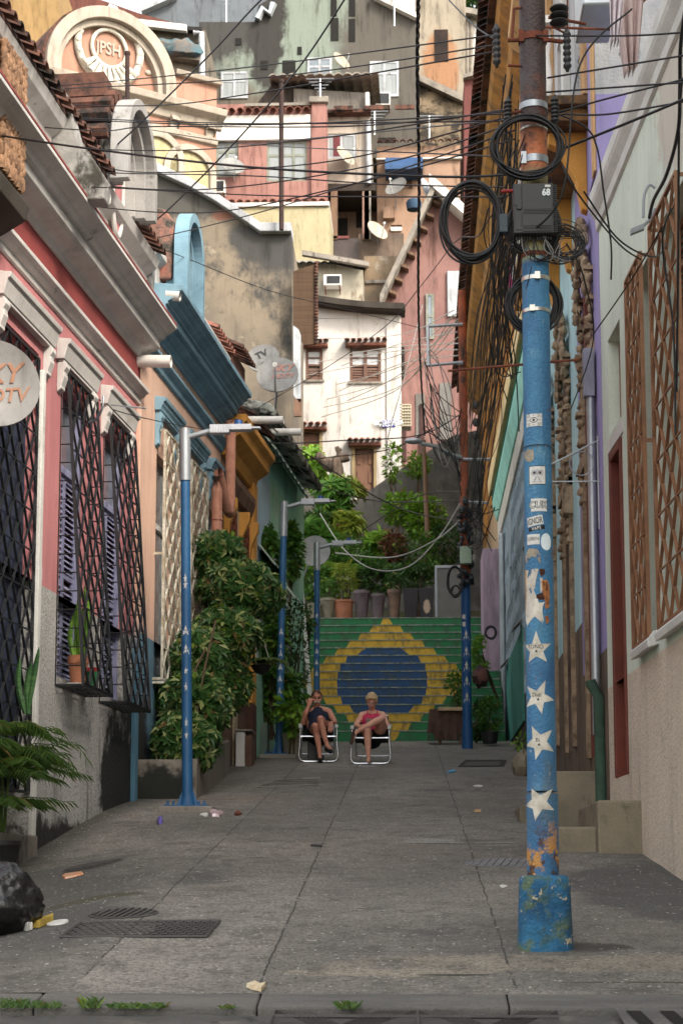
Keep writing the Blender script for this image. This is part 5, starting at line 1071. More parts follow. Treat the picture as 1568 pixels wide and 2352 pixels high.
for r_, w_, k0 in ((rr*1.0, .07, 0), (rr*1.82, .13, 0)):
    mb.tube([(uc_+r_*cos(a)*1.0, .08, zc_+r_*sin(a)*1.05) for a in [2*pi*k/40 for k in range(41)]], w_, 8)
mb.build('medallion_ring', m_orn, pe, smooth=50)
mb = MB(FM)
for k in range(22): a = 2*pi*k/22; mb.blob((uc_+rr*1.82*cos(a), .12, zc_+rr*1.9*sin(a)), (.12, .12, .12), 4, .5, 3)
for k in range(9): a = -pi/2+(k-4)*.22; mb.tube([(uc_+rr*1.1*cos(a), .1, zc_+rr*1.15*sin(a)), (uc_+rr*2.0*cos(a), .22, zc_+rr*2.1*sin(a))], [.06, .15], 6)
mb.blob((uc_, .16, zc_+rr*1.9), (.35, .2, .3), 6, .5, 3); mb.build('garland', m_orn, pe, smooth=60)
text_on(FM, pe, 'JPSH', uc_, zc_, rr*.95, m_sunw, .05, 'monogram', bold=.012, sx=.78); text_on(FM, pe, 'JPSH', uc_, zc_, rr*.95, m_sun, .03, 'monogram_back', bold=.03, sx=.8) if 0 else None
mb = MB(FM); R = random.Random(5)
for sgn in (-1, 1):
    for br in range(3):
        p0 = Vector((uc_+sgn*rr*2.1, .03, zc_-rr*1.1+br*rr*.6)); p = p0; st_ = []
        for k in range(7):
            p = p+Vector((sgn*.16, 0, .22+.05*sin(k+br))); st_.append(p.copy())
            for s2_ in (-1, 1):
                d = Vector((sgn*.12+s2_*.12, 0, .1*s2_+.1)); e = p+d
                if ((e.x-ucn)**2+(e.z-zf)**2) < (RR-.5)**2: mb.blob(tuple(p+d), (.13, .05, .09), 4, .2)
        st_ = [q for q in st_ if ((q.x-ucn)**2+(q.z-zf)**2) < (RR-.5)**2]
        if len(st_) > 1: mb.tube(st_, .025, 5)
mb.build('leaf_relief', m_sunw, pe, smooth=60)
# main cornice (it steps down a little to the right in the photo only through perspective)
zk = FM.at(376, 236)[1]
MB(FM).prism([(0, zk-.55), (.12, zk-.5), (.18, zk-.3), (.45, zk-.15), (.5, zk+.05), (0, zk+.2)], -9, uE+.15, 0).build('cornice', m_sunw, pe, bev=.02)
wall_ = MB(FM); wall_.box(uR+.35, uE, -.6, .0, zf-.3, zf+.45); wall_.build('attic', m_sun, pe)
MB(FM).prism([(-.6, zf+.45), (.2, zf+.45), (.25, zf+.6), (-.6, zf+.75)], uR+.35, uE+.1, 0).build('attic_coping', m_sunw, pe, bev=.02)
z2k = FM.at(376, 297)[1]
MB(FM).prism([(0, z2k-.2), (.12, z2k-.15), (.15, z2k+.05), (0, z2k+.1)], -9, uE, 0).build('string_course', m_sunw, pe, bev=.02)
for (x, y) in ((1085, 730), (1310, 800)):
    u, z = FM.at(*z1(x, y)); MB(FM).prism([(0, z2k), (.1, z2k), (.14, z2k+.5), (.3, zk-.6), (0, zk-.55)], u-.14, u+.14, 0).build('bracket', m_sunw, pe, bev=.02)
for (x, y) in ((735, 920), (985, 1000), (1185, 1090)):
    u, z = FM.at(*z1(x, y)); mb = MB(FM); arch_ring(mb, u, z, .95, .72, 0, .14, z-3, 20); mb.build('arch_moulding', m_sunw, pe, bev=.02)
    o = [(u+.72, z-3)]+arc((u, z), .72, 0, pi, 16)+[(u-.72, z-3)]; mb = MB(FM); mb.add([(a, .02, b) for a, b in o], [list(range(len(o)))]); mb.build('window', mat('lemon_shutter', sr(226, 210, 140), ns=2), pe)
# N: things behind the pediment
F72 = BF(72); yb = thing('mustard_block', P(60, 60, 58), 'mustard yellow block behind the pediment at top left', 'building'); F58 = BF(58)
poly(F58, [(22, -60), (135, -60), (135, 70), (137, 140), (22, 140)], 3, mat('mustard_render', sr(206, 160, 70), sr(180, 136, 60), ns=.8), yb)
MB(F58).box(F58.at(22, 0)[0]-.1, F58.at(136, 0)[0]+.1, .0, .2, F58.at(100, 140)[1]-.2, F58.at(100, 140)[1]).build('coping', m_conc, yb)
rb = thing('tiled_roof_house', P(320, 200, 66), 'old beige house with dark tiled roof between pediment and grey tower', 'house')
poly(F66, [z1(300, 60), z1(900, 190), z1(1290, 190), z1(1290, 900), z1(300, 900)], 5, mat('dirty_beige', sr(164, 150, 128), sr(112, 104, 92), ns=.8, amt=1, stains=[(sr(60, 58, 50), .6, (1, 1, 1), .56, .7)]), rb)
def slab(fr_, px, dz, m, parent, name, v=(.3, -3.2)):
    pts = [fr_.at(*p) for p in px]; mb = MB(fr_); mb.add([(pts[0][0], v[0], pts[0][1]), (pts[1][0], v[0], pts[1][1]), (pts[1][0], v[0]-.0, pts[1][1]+dz), (pts[0][0], v[0], pts[0][1]+dz),
      (pts[3][0], v[1], pts[3][1]), (pts[2][0], v[1], pts[2][1]), (pts[2][0], v[1], pts[2][1]+dz), (pts[3][0], v[1], pts[3][1]+dz)], [(0, 1, 2, 3), (4, 7, 6, 5), (3, 2, 6, 7), (0, 4, 5, 1), (1, 5, 6, 2), (0, 3, 7, 4)]); return mb.build(name, m, parent)
m_dkt = mat('black_old_tiles', sr(56, 52, 50), sr(34, 32, 32), ns=1.5, stretch=(6, 1, 1), bump=.6, bs=8)
slab(F66, [z1(820, 190), z1(1270, 215), z1(1270, 170), z1(380, 40)], .15, m_dkt, rb, 'roof')
bar(F66, rb, z1(830, 172), z1(1180, 212), .25, .25, m_white, 'gutter', .4); bar(F66, rb, z1(370, 15), z1(1260, 150), .3, .25, m_frame, 'ridge_line', -3); 
u0, u1, za, zb = rect(F66, *zz(z1, 1145, 470, 1225, 560)); window(F66, rb, u0, u1, za, zb, .0, mat('blue_grey_louvre', sr(90, 110, 140)), m_dark, 0, .5)
bar(F66, rb, z1(1000, 365), z1(1260, 395), .5, .2, m_conc, 'ledge', .2)
a, b = F66.at(*z1(1270, 230)), F66.at(*z1(1275, 570)); MB(F66).tube([(a[0]-.3, .3, a[1]), (a[0], .3, a[1]), (b[0], .3, b[1])], .12, 8).build('drainpipe', m_frame, rb, smooth=50)
tp = MB(F66); R = random.Random(8)
for k in range(5): u, z = F66.at(*z1(1050+k*38, 330+k*4)); tp.blob((u, .5, z), (.5, .3, .32), 7, .5, 1.5)
tag(tp.build('tarpaulin_bundle', mat('blue_orange_tarp', sr(70, 132, 150), sr(190, 126, 60), ns=.5, amt=1), smooth=50), 'bundle of blue and orange cloth lying on the beige house ledge', 'bundle')
rr_ = thing('red_roof_house', P(250, 20, 80), 'low house with red tiled roof against the sky', 'house'); F80 = BF(80)
poly(F80, [z1(440, -30), z1(640, 0), z1(880, 85), z1(1300, 200), z1(300, 200), z1(300, -30)], 4, mat('red_tile_far', sr(150, 78, 58), sr(116, 60, 46), ns=1.4, stretch=(5, 1, 1), bump=.5, bs=6), rr_, 'roof')
sb = thing('slate_hall', P(450, 60, 88), 'big slate blue sheet metal hall on the skyline', 'building'); F88 = BF(88)
poly(F88, [z1(900, 88), z1(1110, 0), z1(1500, -150), z1(2000, -150), z1(2000, 400), z1(900, 400)], 6, m_slate, sb); bar(F88, sb, z1(896, 90), z1(1115, -6), .5, .2, m_frame, 'roof_edge')
# retaining wall of the ramp
F48 = BF(48.5); rw = thing('retaining_wall', P(950, 1200, 48.5), 'grey mottled retaining wall rising to the right above the garden', 'wall')
m_ret = mat('grey_blotched_concrete', sr(150, 146, 138), sr(96, 94, 90), ns=.9, amt=1, bump=.4, stains=[(sr(66, 66, 64), .9, (1, 1, .6), .54, .68), (sr(190, 186, 176), 3, (1, 1, 1), .6, .7)])
poly(F48, [(735, 1185), (815, 1150), (875, 1108), (930, 1070), (1040, 1000), (1110, 985), (1110, 1420), (735, 1420)], .6, m_ret, rw); poly(BF(49.3), [(655, 1095), (760, 1120), (800, 1420), (655, 1420)], .4, m_ret, rw, 'lower_wall')
# steel posts standing in front of the houses
for (x, y0, y1, Y, lb) in ((293, 126, 345, 45.5, 'rusty brown steel post in front of the round pediment'), (646, 190, 516, 45.5, 'rusty brown steel post in front of the salmon pink house')):
    a, b = P(x, y0, Y), P(x+.5, y1+12, Y); o = MB().tube([b, a], .062, 10); o.tube([a, a+Vector((0, 0, .08))], .08, 10); tag(o.build('steel_post', mat('brown_post', sr(84, 56, 50), sr(60, 42, 40), ns=2), smooth=50), lb, 'post')
# satellite dishes
m_dish = mat('dish_grey', (.21, .21, .205), (.15, .15, .15), ns=3, rough=.5, fine=.03, bump=.05, stains=[(sr(120, 116, 108), 8, (1, 1, 1), .68, .76)])
m_dishs = mat('cream_dish', sr(226, 210, 184), sr(190, 160, 120), ns=2, rough=.6)  # cream dish colour with browner patches
def dish(ctr, n_, r, label, m=m_dish, arm=True, roll=0, text=None, tcol=None, mount=None, sq=.92, group=None, shear=.35):
    ctr = Vector(ctr); n_ = Vector(n_).normalized(); x = Vector((0, 0, 1)).cross(n_).normalized(); y = n_.cross(x)
    c, s = cos(roll), sin(roll); x, y = x*c+y*s, y*c-x*s
    M = Matrix(((x.x, y.x, n_.x, ctr.x), (x.y, y.y, n_.y, ctr.y), (x.z, y.z, n_.z, ctr.z), (0, 0, 0, 1)))
    t = thing('satellite_dish', ctr, label, 'satellite dish', group)
    mb = MB(M); mb.lathe((0, 0, 0), [(0.0001, -.16*r), (.3*r, -.145*r), (.6*r, -.10*r), (.85*r, -.045*r), (r, 0), (r, -.02), (.85*r, -.06*r-.02), (.3*r, -.165*r-.02), (.0001, -.18*r-.02)], 40); mb.v = [p for p in mb.v]
    mb.build('reflector', m, t, smooth=40)
    if arm:
        MB(M).tube([(0, -r*.95, -.02), (0, -r*.9, .15*r), (0, -r*.35, .75*r), (0, -.1*r, .95*r)], [.018, .02, .018, .016], 6).build('arm', m_steel, t, smooth=50)
        mb = MB(M); mb.tube([(0, -.12*r, .98*r), (0, -.02*r, .82*r)], [.04, .03], 8); mb.build('receiver', m_white, t, smooth=50)
    if mount: MB().tube([ctr-n_*.05, mount], .02, 6).build('mount', m_steel, t)
    if text:
        for (tx, ox, oy, sz, sx, tm) in text:
            vs, fs = textmesh(tx, sz*r, shear, .02*r*sz)
            mb = MB(M); f = lambda q: -.16*r*(1-min(1, q/r)**2)+.006+.02*r
            mb.add([((ox*r+a*sx), (oy*r+b), f(sqrt((ox*r+a*sx)**2+(oy*r+b)**2))) for a, b in vs], fs); mb.build('lettering', tm, t)
    return t
m_skyo = mat('faded_orange_print', sr(206, 140, 96), sr(216, 160, 124), ns=8, fine=.1); m_skyr = mat('salmon_print', sr(222, 140, 122), sr(230, 160, 140), ns=8, fine=.1); m_dkp = mat('dark_grey_print', sr(90, 92, 94), fine=0)
c = P(-12, 878, 15.6); dish(c, (.42, -.9, .12), .41, 'grey dish with big orange lettering at the left edge', text=[('SKY', .08, .22, .62, .95, m_skyo), ('HDTV', .12, -.28, .46, .9, m_skyo)], arm=False, roll=.12, mount=c+Vector((-.5, .5, -.1)))
c = P(604, 822, 28.6); dish(c, (-.10, -.9, .35), .27, 'pale dish lettered TV standing behind the other pale dish', text=[('TV', .05, .35, .62, 1, m_dkp), ('oi', -.15, -.25, .3, 1, m_dkp)], arm=False, roll=.5, shear=0, mount=c+Vector((0, .2, -.4)))
c = P(637, 860, 28.0); dish(c, (-.04, -.88, .32), .33, 'pale dish with salmon lettering and receiver arm above the ochre house', text=[('SKY', .18, .42, .5, 1.15, m_skyr), ('HDTV', .22, -.02, .36, 1.1, m_skyr)], roll=-.05, mount=c+Vector((-.05, .25, -.5)))
c = P(722, 1265, 37.5); dish(c, (.02, -.95, .1), .33, 'large white dish behind the third street lamp', arm=False, mount=c+Vector((-.3, .3, -.6)), text=[('SKY', 0, .3, .3, 1.2, mat('faint_pink_print', sr(226, 190, 196)))])
for (x, y, Y, n_, lb, m) in ((785, 139, 69, (.7, -.6, .45), 'dish on the grey tower between its two right windows', m_dishs), (794, 357, 62.5, (.75, -.6, .5), 'dish under the red curtained window', m_dishs), (908, 427, 63, (-.5, -.8, .5), 'dish hanging under the blue awning', m_dish),
                             (867, 528, 62.5, (.6, -.7, .5), 'rust stained dish beside the veranda posts', m_dishs), (536, 380, 61.5, (.3, -.8, .5), 'dim dish in front of the salmon house left window', m_dish), (983, 437, 55, (.85, -.4, .3), 'white dish at the peak of the dusty pink gable', m_frame)):
    c = P(x, y, Y); dish(c, n_, .42, lb, m=m, mount=c+Vector((0, .8, -.6)))

sr = _sr; GRIME = 0
# ---------------------------------------------------------------- big blue utility pole
PB = P(1250, 2172, 4200*1.75/(2172-1495)); PB.z = G(PB.x, PB.y)
PX_, PY_ = PB.x, PB.y
def zat(y): return P(1245, y, PY_).z
zc = zat(1810); zt0 = zat(590); zbl = zat(2012)
def pole_post(N, col):
    X, Y, Z = N.sep()
    n6 = N.noise(6, det=8, rough=.7); n2 = N.noise(2.2, (1, 1, .4), det=6)
    # ochre and rust showing low on the pole
    low = N.ramp(Z, zat(1850), zat(1960)); c = N.mix(N.math('MULTIPLY', N.ramp(n6, .50, .56), low), col, sr(190, 130, 34))
    c = N.mix(N.math('MULTIPLY', N.ramp(N.noise(9, det=8, rough=.75), .54, .58), low), c, sr(74, 44, 32))
    # the bare, rusty upper part
    up = N.ramp(N.math('ADD', Z, N.math('MULTIPLY', N.math('SUBTRACT', n6, .5), .35)), zt0-.03, zt0+.04)
    rust = N.mix(N.ramp(n2, .44, .62), sr(58, 38, 34), sr(80, 74, 78))
    rust = N.mix(N.ramp(N.noise(4, det=6), .52, .62), rust, sr(92, 48, 34))
    z1_ = N.math('ABSOLUTE', N.math('SUBTRACT', Z, zat(350))); rust = N.mix(N.math('MULTIPLY', N.ramp(z1_, .22, .05), N.ramp(n6, .35, .55)), rust, sr(200, 106, 44))
    z2_ = N.math('ABSOLUTE', N.math('SUBTRACT', Z, zat(500))); rust = N.mix(N.ramp(z2_, .34, .22), rust, sr(138, 124, 76))
    c = N.mix(up, c, rust)
    g = N.math('ABSOLUTE', N.math('SUBTRACT', Z, zt0)); c = N.mix(N.math('MULTIPLY', N.ramp(g, .07, .0), N.ramp(n6, .35, .5)), c, sr(150, 158, 110))
    return c
m_pole = mat('chipped_blue_pole_paint', sr(50, 130, 172), sr(22, 86, 138), ns=2.6, stretch=(1, 1, .5), amt=1, rough=.55, bump=.6, bs=55, fine=.12, spec=.5,
    stains=[(sr(92, 146, 172), 7, (1, 1, .5), .56, .72), (sr(84, 100, 104), 3, (1, 1, .35), .56, .76), (sr(190, 180, 150), 22, (1, 1, .6), .65, .69), (sr(108, 62, 40), 13, (1, 1, .5), .65, .68), (sr(92, 120, 84), 5, (1, 1, .3), .66, .76)], post=pole_post)
m_block_ = mat('blue_block_paint', sr(30, 108, 150), sr(16, 74, 114), ns=4, amt=1, rough=.7, bump=1.2, bs=26,
    stains=[(sr(92, 110, 74), 7, (1, 1, 1), .50, .60), (sr(52, 92, 104), 14, (1, 1, 1), .50, .62), (sr(196, 180, 140), 13, (1, 1, 1), .60, .65), (sr(84, 58, 40), 16, (1, 1, 1), .67, .71)])
up_ = thing('utility_pole', PB, 'tall chipped blue steel pole with white stars and stickers, rusty above', 'utility pole')
Rp = .5*66/386
LEAN = (P(1229, 640, PY_).x-P(1243, 1750, PY_).x)/(P(1229, 640, PY_).z-P(1243, 1750, PY_).z)
zref = P(1243, 1750, PY_).z; xref = P(1243, 1750, PY_).x
def pax(z): return xref+LEAN*(z-zref)
def prad(z): return (.0935 if z < zc else .0865-.004*(z-zc)/4)
mb = MB(); zs = [zbl-.02+k*.1 for k in range(78)]
mb.tube([(pax(z), PY_, z) for z in zs if z < zc], .0935, 40); mb.build('lower_tube', m_pole, up_, smooth=40)
mb = MB(); zz_ = [zc-.02, zc+.02]+[z for z in zs if z > zc+.05]; mb.tube([(pax(z), PY_, z) for z in zz_], [.0935, .087]+[prad(z) for z in zz_[2:]], 40); mb.build('upper_tube', m_pole, up_, smooth=40)
xc = P(1251, 2100, PY_).x; hw = .5*121/386
mb = MB(); prof = []; N_ = 44; levels = [(-.12, 1.05), (-.02, 1.06), (.02, 1.02), (.1, 1.0), (.3, .965), (zbl-PB.z-.04, .945), (zbl-PB.z-.012, .91), (zbl-PB.z, .84), (zbl-PB.z+.002, .55)]
vs = []
for h, sc in levels:
    for k in range(N_):
        a = 2*pi*k/N_; e = (abs(cos(a))**3.2+abs(sin(a))**3.2)**(-1/3.2); q = hw*sc*e*(1+.035*noise.noise(Vector((cos(a)*2, sin(a)*2, h*6)))); vs.append((xc+q*cos(a), PY_+q*sin(a)*.95, PB.z+h+.008*noise.noise(Vector((cos(a)*4, sin(a)*4, 7)))))
mb.add(vs, [(j*N_+k, j*N_+(k+1) % N_, (j+1)*N_+(k+1) % N_, (j+1)*N_+k) for j in range(len(levels)-1) for k in range(N_)]+[[(len(levels)-1)*N_+k for k in range(N_)]])
mb.build('concrete_foot', m_block_, up_, smooth=50)
def band(z, h, m, r=.004, tabs=None, name='steel_band'):
    mb = MB(); mb.tube([(pax(z), PY_, z-h/2), (pax(z), PY_, z+h/2)], prad(z)+r, 40)
    if tabs is not None:
        for a in tabs: c = Vector((pax(z)+sin(a)*(prad(z)+.012), PY_-cos(a)*(prad(z)+.012), z)); mb.box(c.x-.016, c.x+.016, c.y-.01, c.y+.01, z-h*.8, z+h*.9)
    return mb.build(name, m, up_, smooth=40)
m_band = mat('bright_steel_band', (.55, .53, .48), rough=.35, metal=.85, fine=0, bump=0)
band(zat(644), .026, m_band, tabs=(.05,)); band(zat(718), .022, m_band, tabs=(-.3,)); band(zat(92), .045, m_rust, .008, (-.9, 1.0), 'clamp'); band(zat(248), .04, m_steel, .006, None, 'clamp'); band(zat(372), .045, m_steel, .005, (-.8,), 'clamp'); band(zat(300), .012, m_band, .003); band(zat(590), .03, m_rust, .004)
# decals that wrap round the tube
def wrap(parent, name, vs2, fs, m, z0, a0=0.0, lift=.0016, rot=0, sub=True):
    import bmesh
    c, s = cos(rot), sin(rot); bm = bmesh.new(); V_ = [bm.verts.new((x*c-y*s, 0, x*s+y*c)) for x, y in vs2]
    for f in fs:
        try: bm.faces.new([V_[i] for i in f])
        except ValueError: pass
    if sub:
        xs = [v.co.x for v in bm.verts]; lo, hi = min(xs), max(xs); n = max(2, int((hi-lo)/.008))
        for k in range(1, n): bmesh.ops.bisect_plane(bm, geom=bm.verts[:]+bm.edges[:]+bm.faces[:], plane_co=(lo+(hi-lo)*k/n, 0, 0), plane_no=(1, 0, 0))
    for v in bm.verts:
        z = z0+v.co.z; r = prad(z)+lift; a = a0+v.co.x/.087; v.co = Vector((pax(z)+sin(a)*r, PY_-cos(a)*r, z))-ORG[parent.name]
    me = bpy.data.meshes.new(name); bm.to_mesh(me); bm.free(); me.materials.append(m); o = bpy.data.objects.new(name, me); COL.objects.link(o); o.parent = parent; ORG[o.name] = ORG[parent.name]; return o
def ang(px, y):                    # photo x on the pole -> angle round it
    z = zat(y); return math.asin(max(-.97, min(.97, (P(px, y, PY_-.09).x-pax(z))/(prad(z)+.001))))
def quad(w_, h_): return [(-w_/2, -h_/2), (w_/2, -h_/2), (w_/2, h_/2), (-w_/2, h_/2)], [(0, 1, 2, 3)]
def star2(r, jit=.0, seed=0):
    R = random.Random(seed); return [((r if k % 2 == 0 else r*.42)*(1+R.uniform(-jit, jit))*cos(pi/2+pi*k/5), (r if k % 2 == 0 else r*.42)*(1+R.uniform(-jit, jit))*sin(pi/2+pi*k/5)) for k in range(10)]+[(0, 0)], [(10, k, (k+1) % 10) for k in range(10)]
m_paper = mat('sticker_paper', (.64, .63, .60), (.54, .53, .50), ns=20, fine=.05, bump=.08, rough=.5)
m_ink = mat('black_ink', (.01, .01, .012), fine=0, bump=0, rough=.5)
m_star = mat('worn_white_star_paint', sr(216, 208, 192), sr(176, 168, 152), ns=9, amt=1, rough=.7, bump=.3, stains=[(sr(90, 92, 92), 22, (1, 1, 1), .66, .70), (sr(46, 90, 130), 14, (1, 1, 1), .69, .72)])
for (x, y, r, rot, tx, sd) in ((1231, 1495, 40, 0.0, 'TOÑO', 1), (1235, 1605, 40, -.42, 'Didi', 2), (1237, 1708, 42, .42, 'Bi', 3), (1236, 1845, 42, .48, None, 4)):
    vs, fs = star2(r/386, .09, sd); wrap(up_, 'star', vs, fs, m_star, zat(y), ang(x, y), rot=rot)
    if tx: v2, f2 = textmesh(tx, .034); wrap(up_, 'scribble', v2, f2, m_ink, zat(y)+.015, ang(x-3, y), .0024, rot=-.05); v2, f2 = star2(.011); wrap(up_, 'scribble', v2, f2, m_ink, zat(y)-.012, ang(x, y), .0024)
# torn white poster with half a star, rust patches
R = random.Random(12)
def torn(px, lift, m, name):
    xs = [p[0] for p in px]; ys = [p[1] for p in px]; cx, cy = (min(xs)+max(xs))/2, (min(ys)+max(ys))/2; a0 = ang(cx, cy)
    pts = [((ang(x, y)-a0)*.087, zat(y)-zat(cy)) for x, y in px]; pts2 = []
    for (a, b) in zip(pts, pts[1:]+pts[:1]):
        for k in range(4): t = k/4; pts2.append((a[0]+(b[0]-a[0])*t+R.uniform(-.0025, .0025), a[1]+(b[1]-a[1])*t+R.uniform(-.003, .003)))
    wrap(up_, name, pts2, [list(range(len(pts2)))], m, zat(cy), a0, lift)
m_tpap = mat('torn_poster_paper', sr(206, 196, 182), sr(176, 166, 154), ns=7, amt=1, bump=.3, stains=[(sr(60, 100, 130), 12, (1, 1, .5), .60, .64), (sr(190, 150, 80), 5, (1, 1, .3), .66, .76)])
torn([(1204, 1312), (1236, 1312), (1232, 1335), (1226, 1360), (1233, 1385), (1246, 1398), (1238, 1410), (1247, 1438), (1228, 1420), (1212, 1440), (1204, 1425)], .002, m_tpap, 'torn_poster')
torn([(1230, 1372), (1238, 1390), (1250, 1388), (1244, 1402), (1248, 1432), (1232, 1416), (1222, 1420)], .0026, m_star, 'star'); torn([(1239, 1332), (1245, 1335), (1246, 1360), (1241, 1368)], .002, m_tpap, 'torn_poster')
m_rp = mat('rust_scab', sr(92, 52, 38), sr(60, 36, 30), ns=20, rough=.95, bump=1.2, bs=60); m_rp2 = mat('orange_rust', sr(190, 120, 44), sr(140, 80, 36), ns=14, amt=1, bump=.6)
for px, m in (([(1238, 1312), (1249, 1311), (1252, 1322), (1243, 1330), (1238, 1322)], m_rp), ([(1243, 1338), (1254, 1336), (1261, 1350), (1261, 1398), (1252, 1404), (1250, 1380), (1246, 1366)], m_rp2), ([(1246, 1340), (1257, 1342), (1258, 1362), (1250, 1362)], m_rp), ([(1232, 1370), (1246, 1368), (1252, 1380), (1240, 1384), (1231, 1378)], m_rp), ([(1252, 1375), (1261, 1372), (1261, 1392), (1254, 1394)], m_rp), ([(1250, 1420), (1258, 1418), (1261, 1432), (1253, 1438)], m_rp2)): torn(px, .003, m, 'rust_patch')
for px in ([(1203, 1040), (1212, 1036), (1224, 1040), (1226, 1060), (1218, 1068), (1210, 1064), (1204, 1056)], [(1206, 1286), (1214, 1264), (1232, 1266), (1240, 1280), (1240, 1300), (1233, 1288), (1220, 1282), (1210, 1298)], [(1207, 1606), (1214, 1604), (1214, 1616), (1207, 1616)]): torn(px, .0018, mat('old_poster_rest', sr(170, 156, 134), sr(128, 122, 112), ns=14, amt=1, bump=.5, stains=[(sr(50, 100, 140), 14, (1, 1, 1), .58, .63)]), 'poster_rest')
torn([(1204, 1312), (1210, 1312), (1209, 1400), (1204, 1420)], .0028, mat('yellowed_paper_edge', sr(206, 160, 84), sr(160, 112, 60), ns=9), 'poster_edge')
# eye sticker
def sticker(x, y, w_, h_, rot=0, m=m_paper, border=False):
    v, f = quad(w_, h_)
    if border: v2, f2 = quad(w_+.008, h_+.008); wrap(up_, 'sticker_border', v2, f2, m_ink, zat(y), ang(x, y), .0012, rot)
    return wrap(up_, 'sticker', v, f, m, zat(y), ang(x, y), .0018, rot)
def strokes(x, y, segs, wd, rot=0, m=m_ink, name='print'):
    vs = []; fs = []
    for pl_ in segs:
        for (a, b) in zip(pl_, pl_[1:]):
            d = Vector((b[0]-a[0], b[1]-a[1])); n_ = Vector((-d.y, d.x)).normalized()*wd/2 if d.length > 0 else Vector((0, 0)); i = len(vs)
            vs += [(a[0]-n_.x, a[1]-n_.y), (b[0]-n_.x, b[1]-n_.y), (b[0]+n_.x, b[1]+n_.y), (a[0]+n_.x, a[1]+n_.y)]; fs.append((i, i+1, i+2, i+3))
    return wrap(up_, name, vs, fs, m, zat(y), ang(x, y), .0026, rot)
sticker(1225, 972, .104, .078)
ls = [[(-.028, 0), (-.012, .013), (.0, .015), (.012, .013), (.028, 0), (.012, -.013), (0, -.015), (-.012, -.013), (-.028, 0)], [(-.0045, 0), (.0045, 0)], [(0, -.0045), (0, .0045)], arc((0, 0), .007, 0, 2*pi, 12)]
ls += [[(cos(a)*r1, sin(a)*r1*.75), (cos(a)*r2, sin(a)*r2*.75)] for a in [pi*k/4 for k in range(8)] for r1, r2 in ((.034, .044),)]
strokes(1225, 972, ls, .0036); strokes(1225, 972, [[(x*.9, yy*.85) for x, yy in arc((0, 0), r, a0, a0+.7, 8)] for r in (.047, .053, .059) for a0 in (.35, pi-1.05, pi+.35, -1.05)], .0012)
sticker(1233, 1098, .100, .108, border=True)
ow = [[(sx*.021+.013*cos(a)*1.15, .014+.015*sin(a)) for a in [2*pi*k/16 for k in range(17)]] for sx in (-1, 1)]+[[(sx*.019+.009*cos(a), .014+.009*sin(a)) for a in [2*pi*k/12 for k in range(13)]] for sx in (-1, 1)]
tree_ = [(0, -.008), (-.012, -.018), (-.006, -.018), (-.018, -.028), (-.010, -.028), (-.025, -.042), (.025, -.042), (.010, -.028), (.018, -.028), (.006, -.018), (.012, -.018), (0, -.008)]
strokes(1233, 1098, ow+[tree_, [(0, .036), (-.006, .024), (0, .0), (.006, .024), (0, .036)]], .0018, m=mat('violet_ink', sr(60, 30, 100), fine=0, bump=0)); strokes(1233, 1098, [[(sx*.018-.006, .014), (sx*.018+.006, .014)] for sx in (-1, 1)], .012)
sticker(1237, 1166, .100, .078); v2, f2 = textmesh('CUK.', .056, .1, .0035); wrap(up_, 'print', v2, f2, m_ink, zat(1166), ang(1237, 1166), .0022); v2, f2 = textmesh('CUK.', .056, .1, .0); wrap(up_, 'print_fill', v2, f2, m_paper, zat(1166), ang(1237, 1166), .003)
rt = .16; sticker(1227, 1202, .104, .056, rt); sticker(1231, 1219, .104, .024, rt, m_ink)
v2, f2 = textmesh('IGNOR', .054, 0, .0006); v2 = [(x*.56, y*1.0) for x, y in v2]; wrap(up_, 'print', v2, f2, m_ink, zat(1203), ang(1227, 1202), .0028, rt); v2, f2 = textmesh('VAPS', .027, 0, .0006, 1.25); v2 = [(x*.8, y) for x, y in v2]; wrap(up_, 'print', v2, f2, m_paper, zat(1219.5), ang(1231, 1219), .0028, rt)
sticker(1223, 1244, .085, .062, -.03); v2, f2 = textmesh('OBEN', .03); wrap(up_, 'print', v2, f2, m_ink, zat(1243), ang(1223, 1243), .0028)
a = [2*pi*k/24 for k in range(24)]; wrap(up_, 'round_sticker', [(.036*cos(t), .052*sin(t)) for t in a], [list(range(24))], mat('pale_blue_sticker', sr(220, 232, 236), sr(176, 208, 216), ns=8), zat(1250), ang(1254, 1250), .0024)
mb = MB(); z = zat(1032); mb.tube([(pax(z)+.091*sin(t), PY_-.091*cos(t), z+.008*cos(t*1)) for t in [2*pi*k/30 for k in range(31)]], .0025, 5); mb.build('tie_wire', m_wire, up_)
# cable box 68 and its cover
YB = PY_-.16
a, b = P(1179, 536, YB), P(1271, 420, YB); cbx = thing('cable_box', ((a.x+b.x)/2, YB, a.z), 'black cable junction box numbered 68 strapped to the big pole', 'junction box')
m_boxp = mat('black_plastic', (.022, .022, .024), (.034, .034, .035), ns=3, rough=.45, spec=.4, fine=.05, bump=.05)
MB().box(a.x, b.x, YB, YB+.11, a.z, b.z).build('case', m_boxp, cbx, bev=.006)
mb = MB(); w_ = b.x-a.x; h_ = b.z-a.z; mb.box(a.x+w_*.22, b.x-.012, YB-.006, YB, a.z+.012, b.z-.006)
for zq in (.47, .44, .41, .38): mb.box(a.x+w_*.24, b.x-.016, YB-.009, YB-.006, a.z+h_*zq, a.z+h_*zq+.004)
for zq in (.14, .11, .08): mb.box(a.x+w_*.24, b.x-.016, YB-.009, YB-.006, a.z+h_*zq, a.z+h_*zq+.004)
mb.build('lid', m_boxp, cbx, bev=.003)
mb = MB()
for k in range(24): mb.box(b.x+.0005, b.x+.018, YB+.005, YB+.105, a.z+.008+k*h_/25, a.z+.014+k*h_/25)
mb.build('cooling_ribs', m_boxp, cbx)
mb = MB()
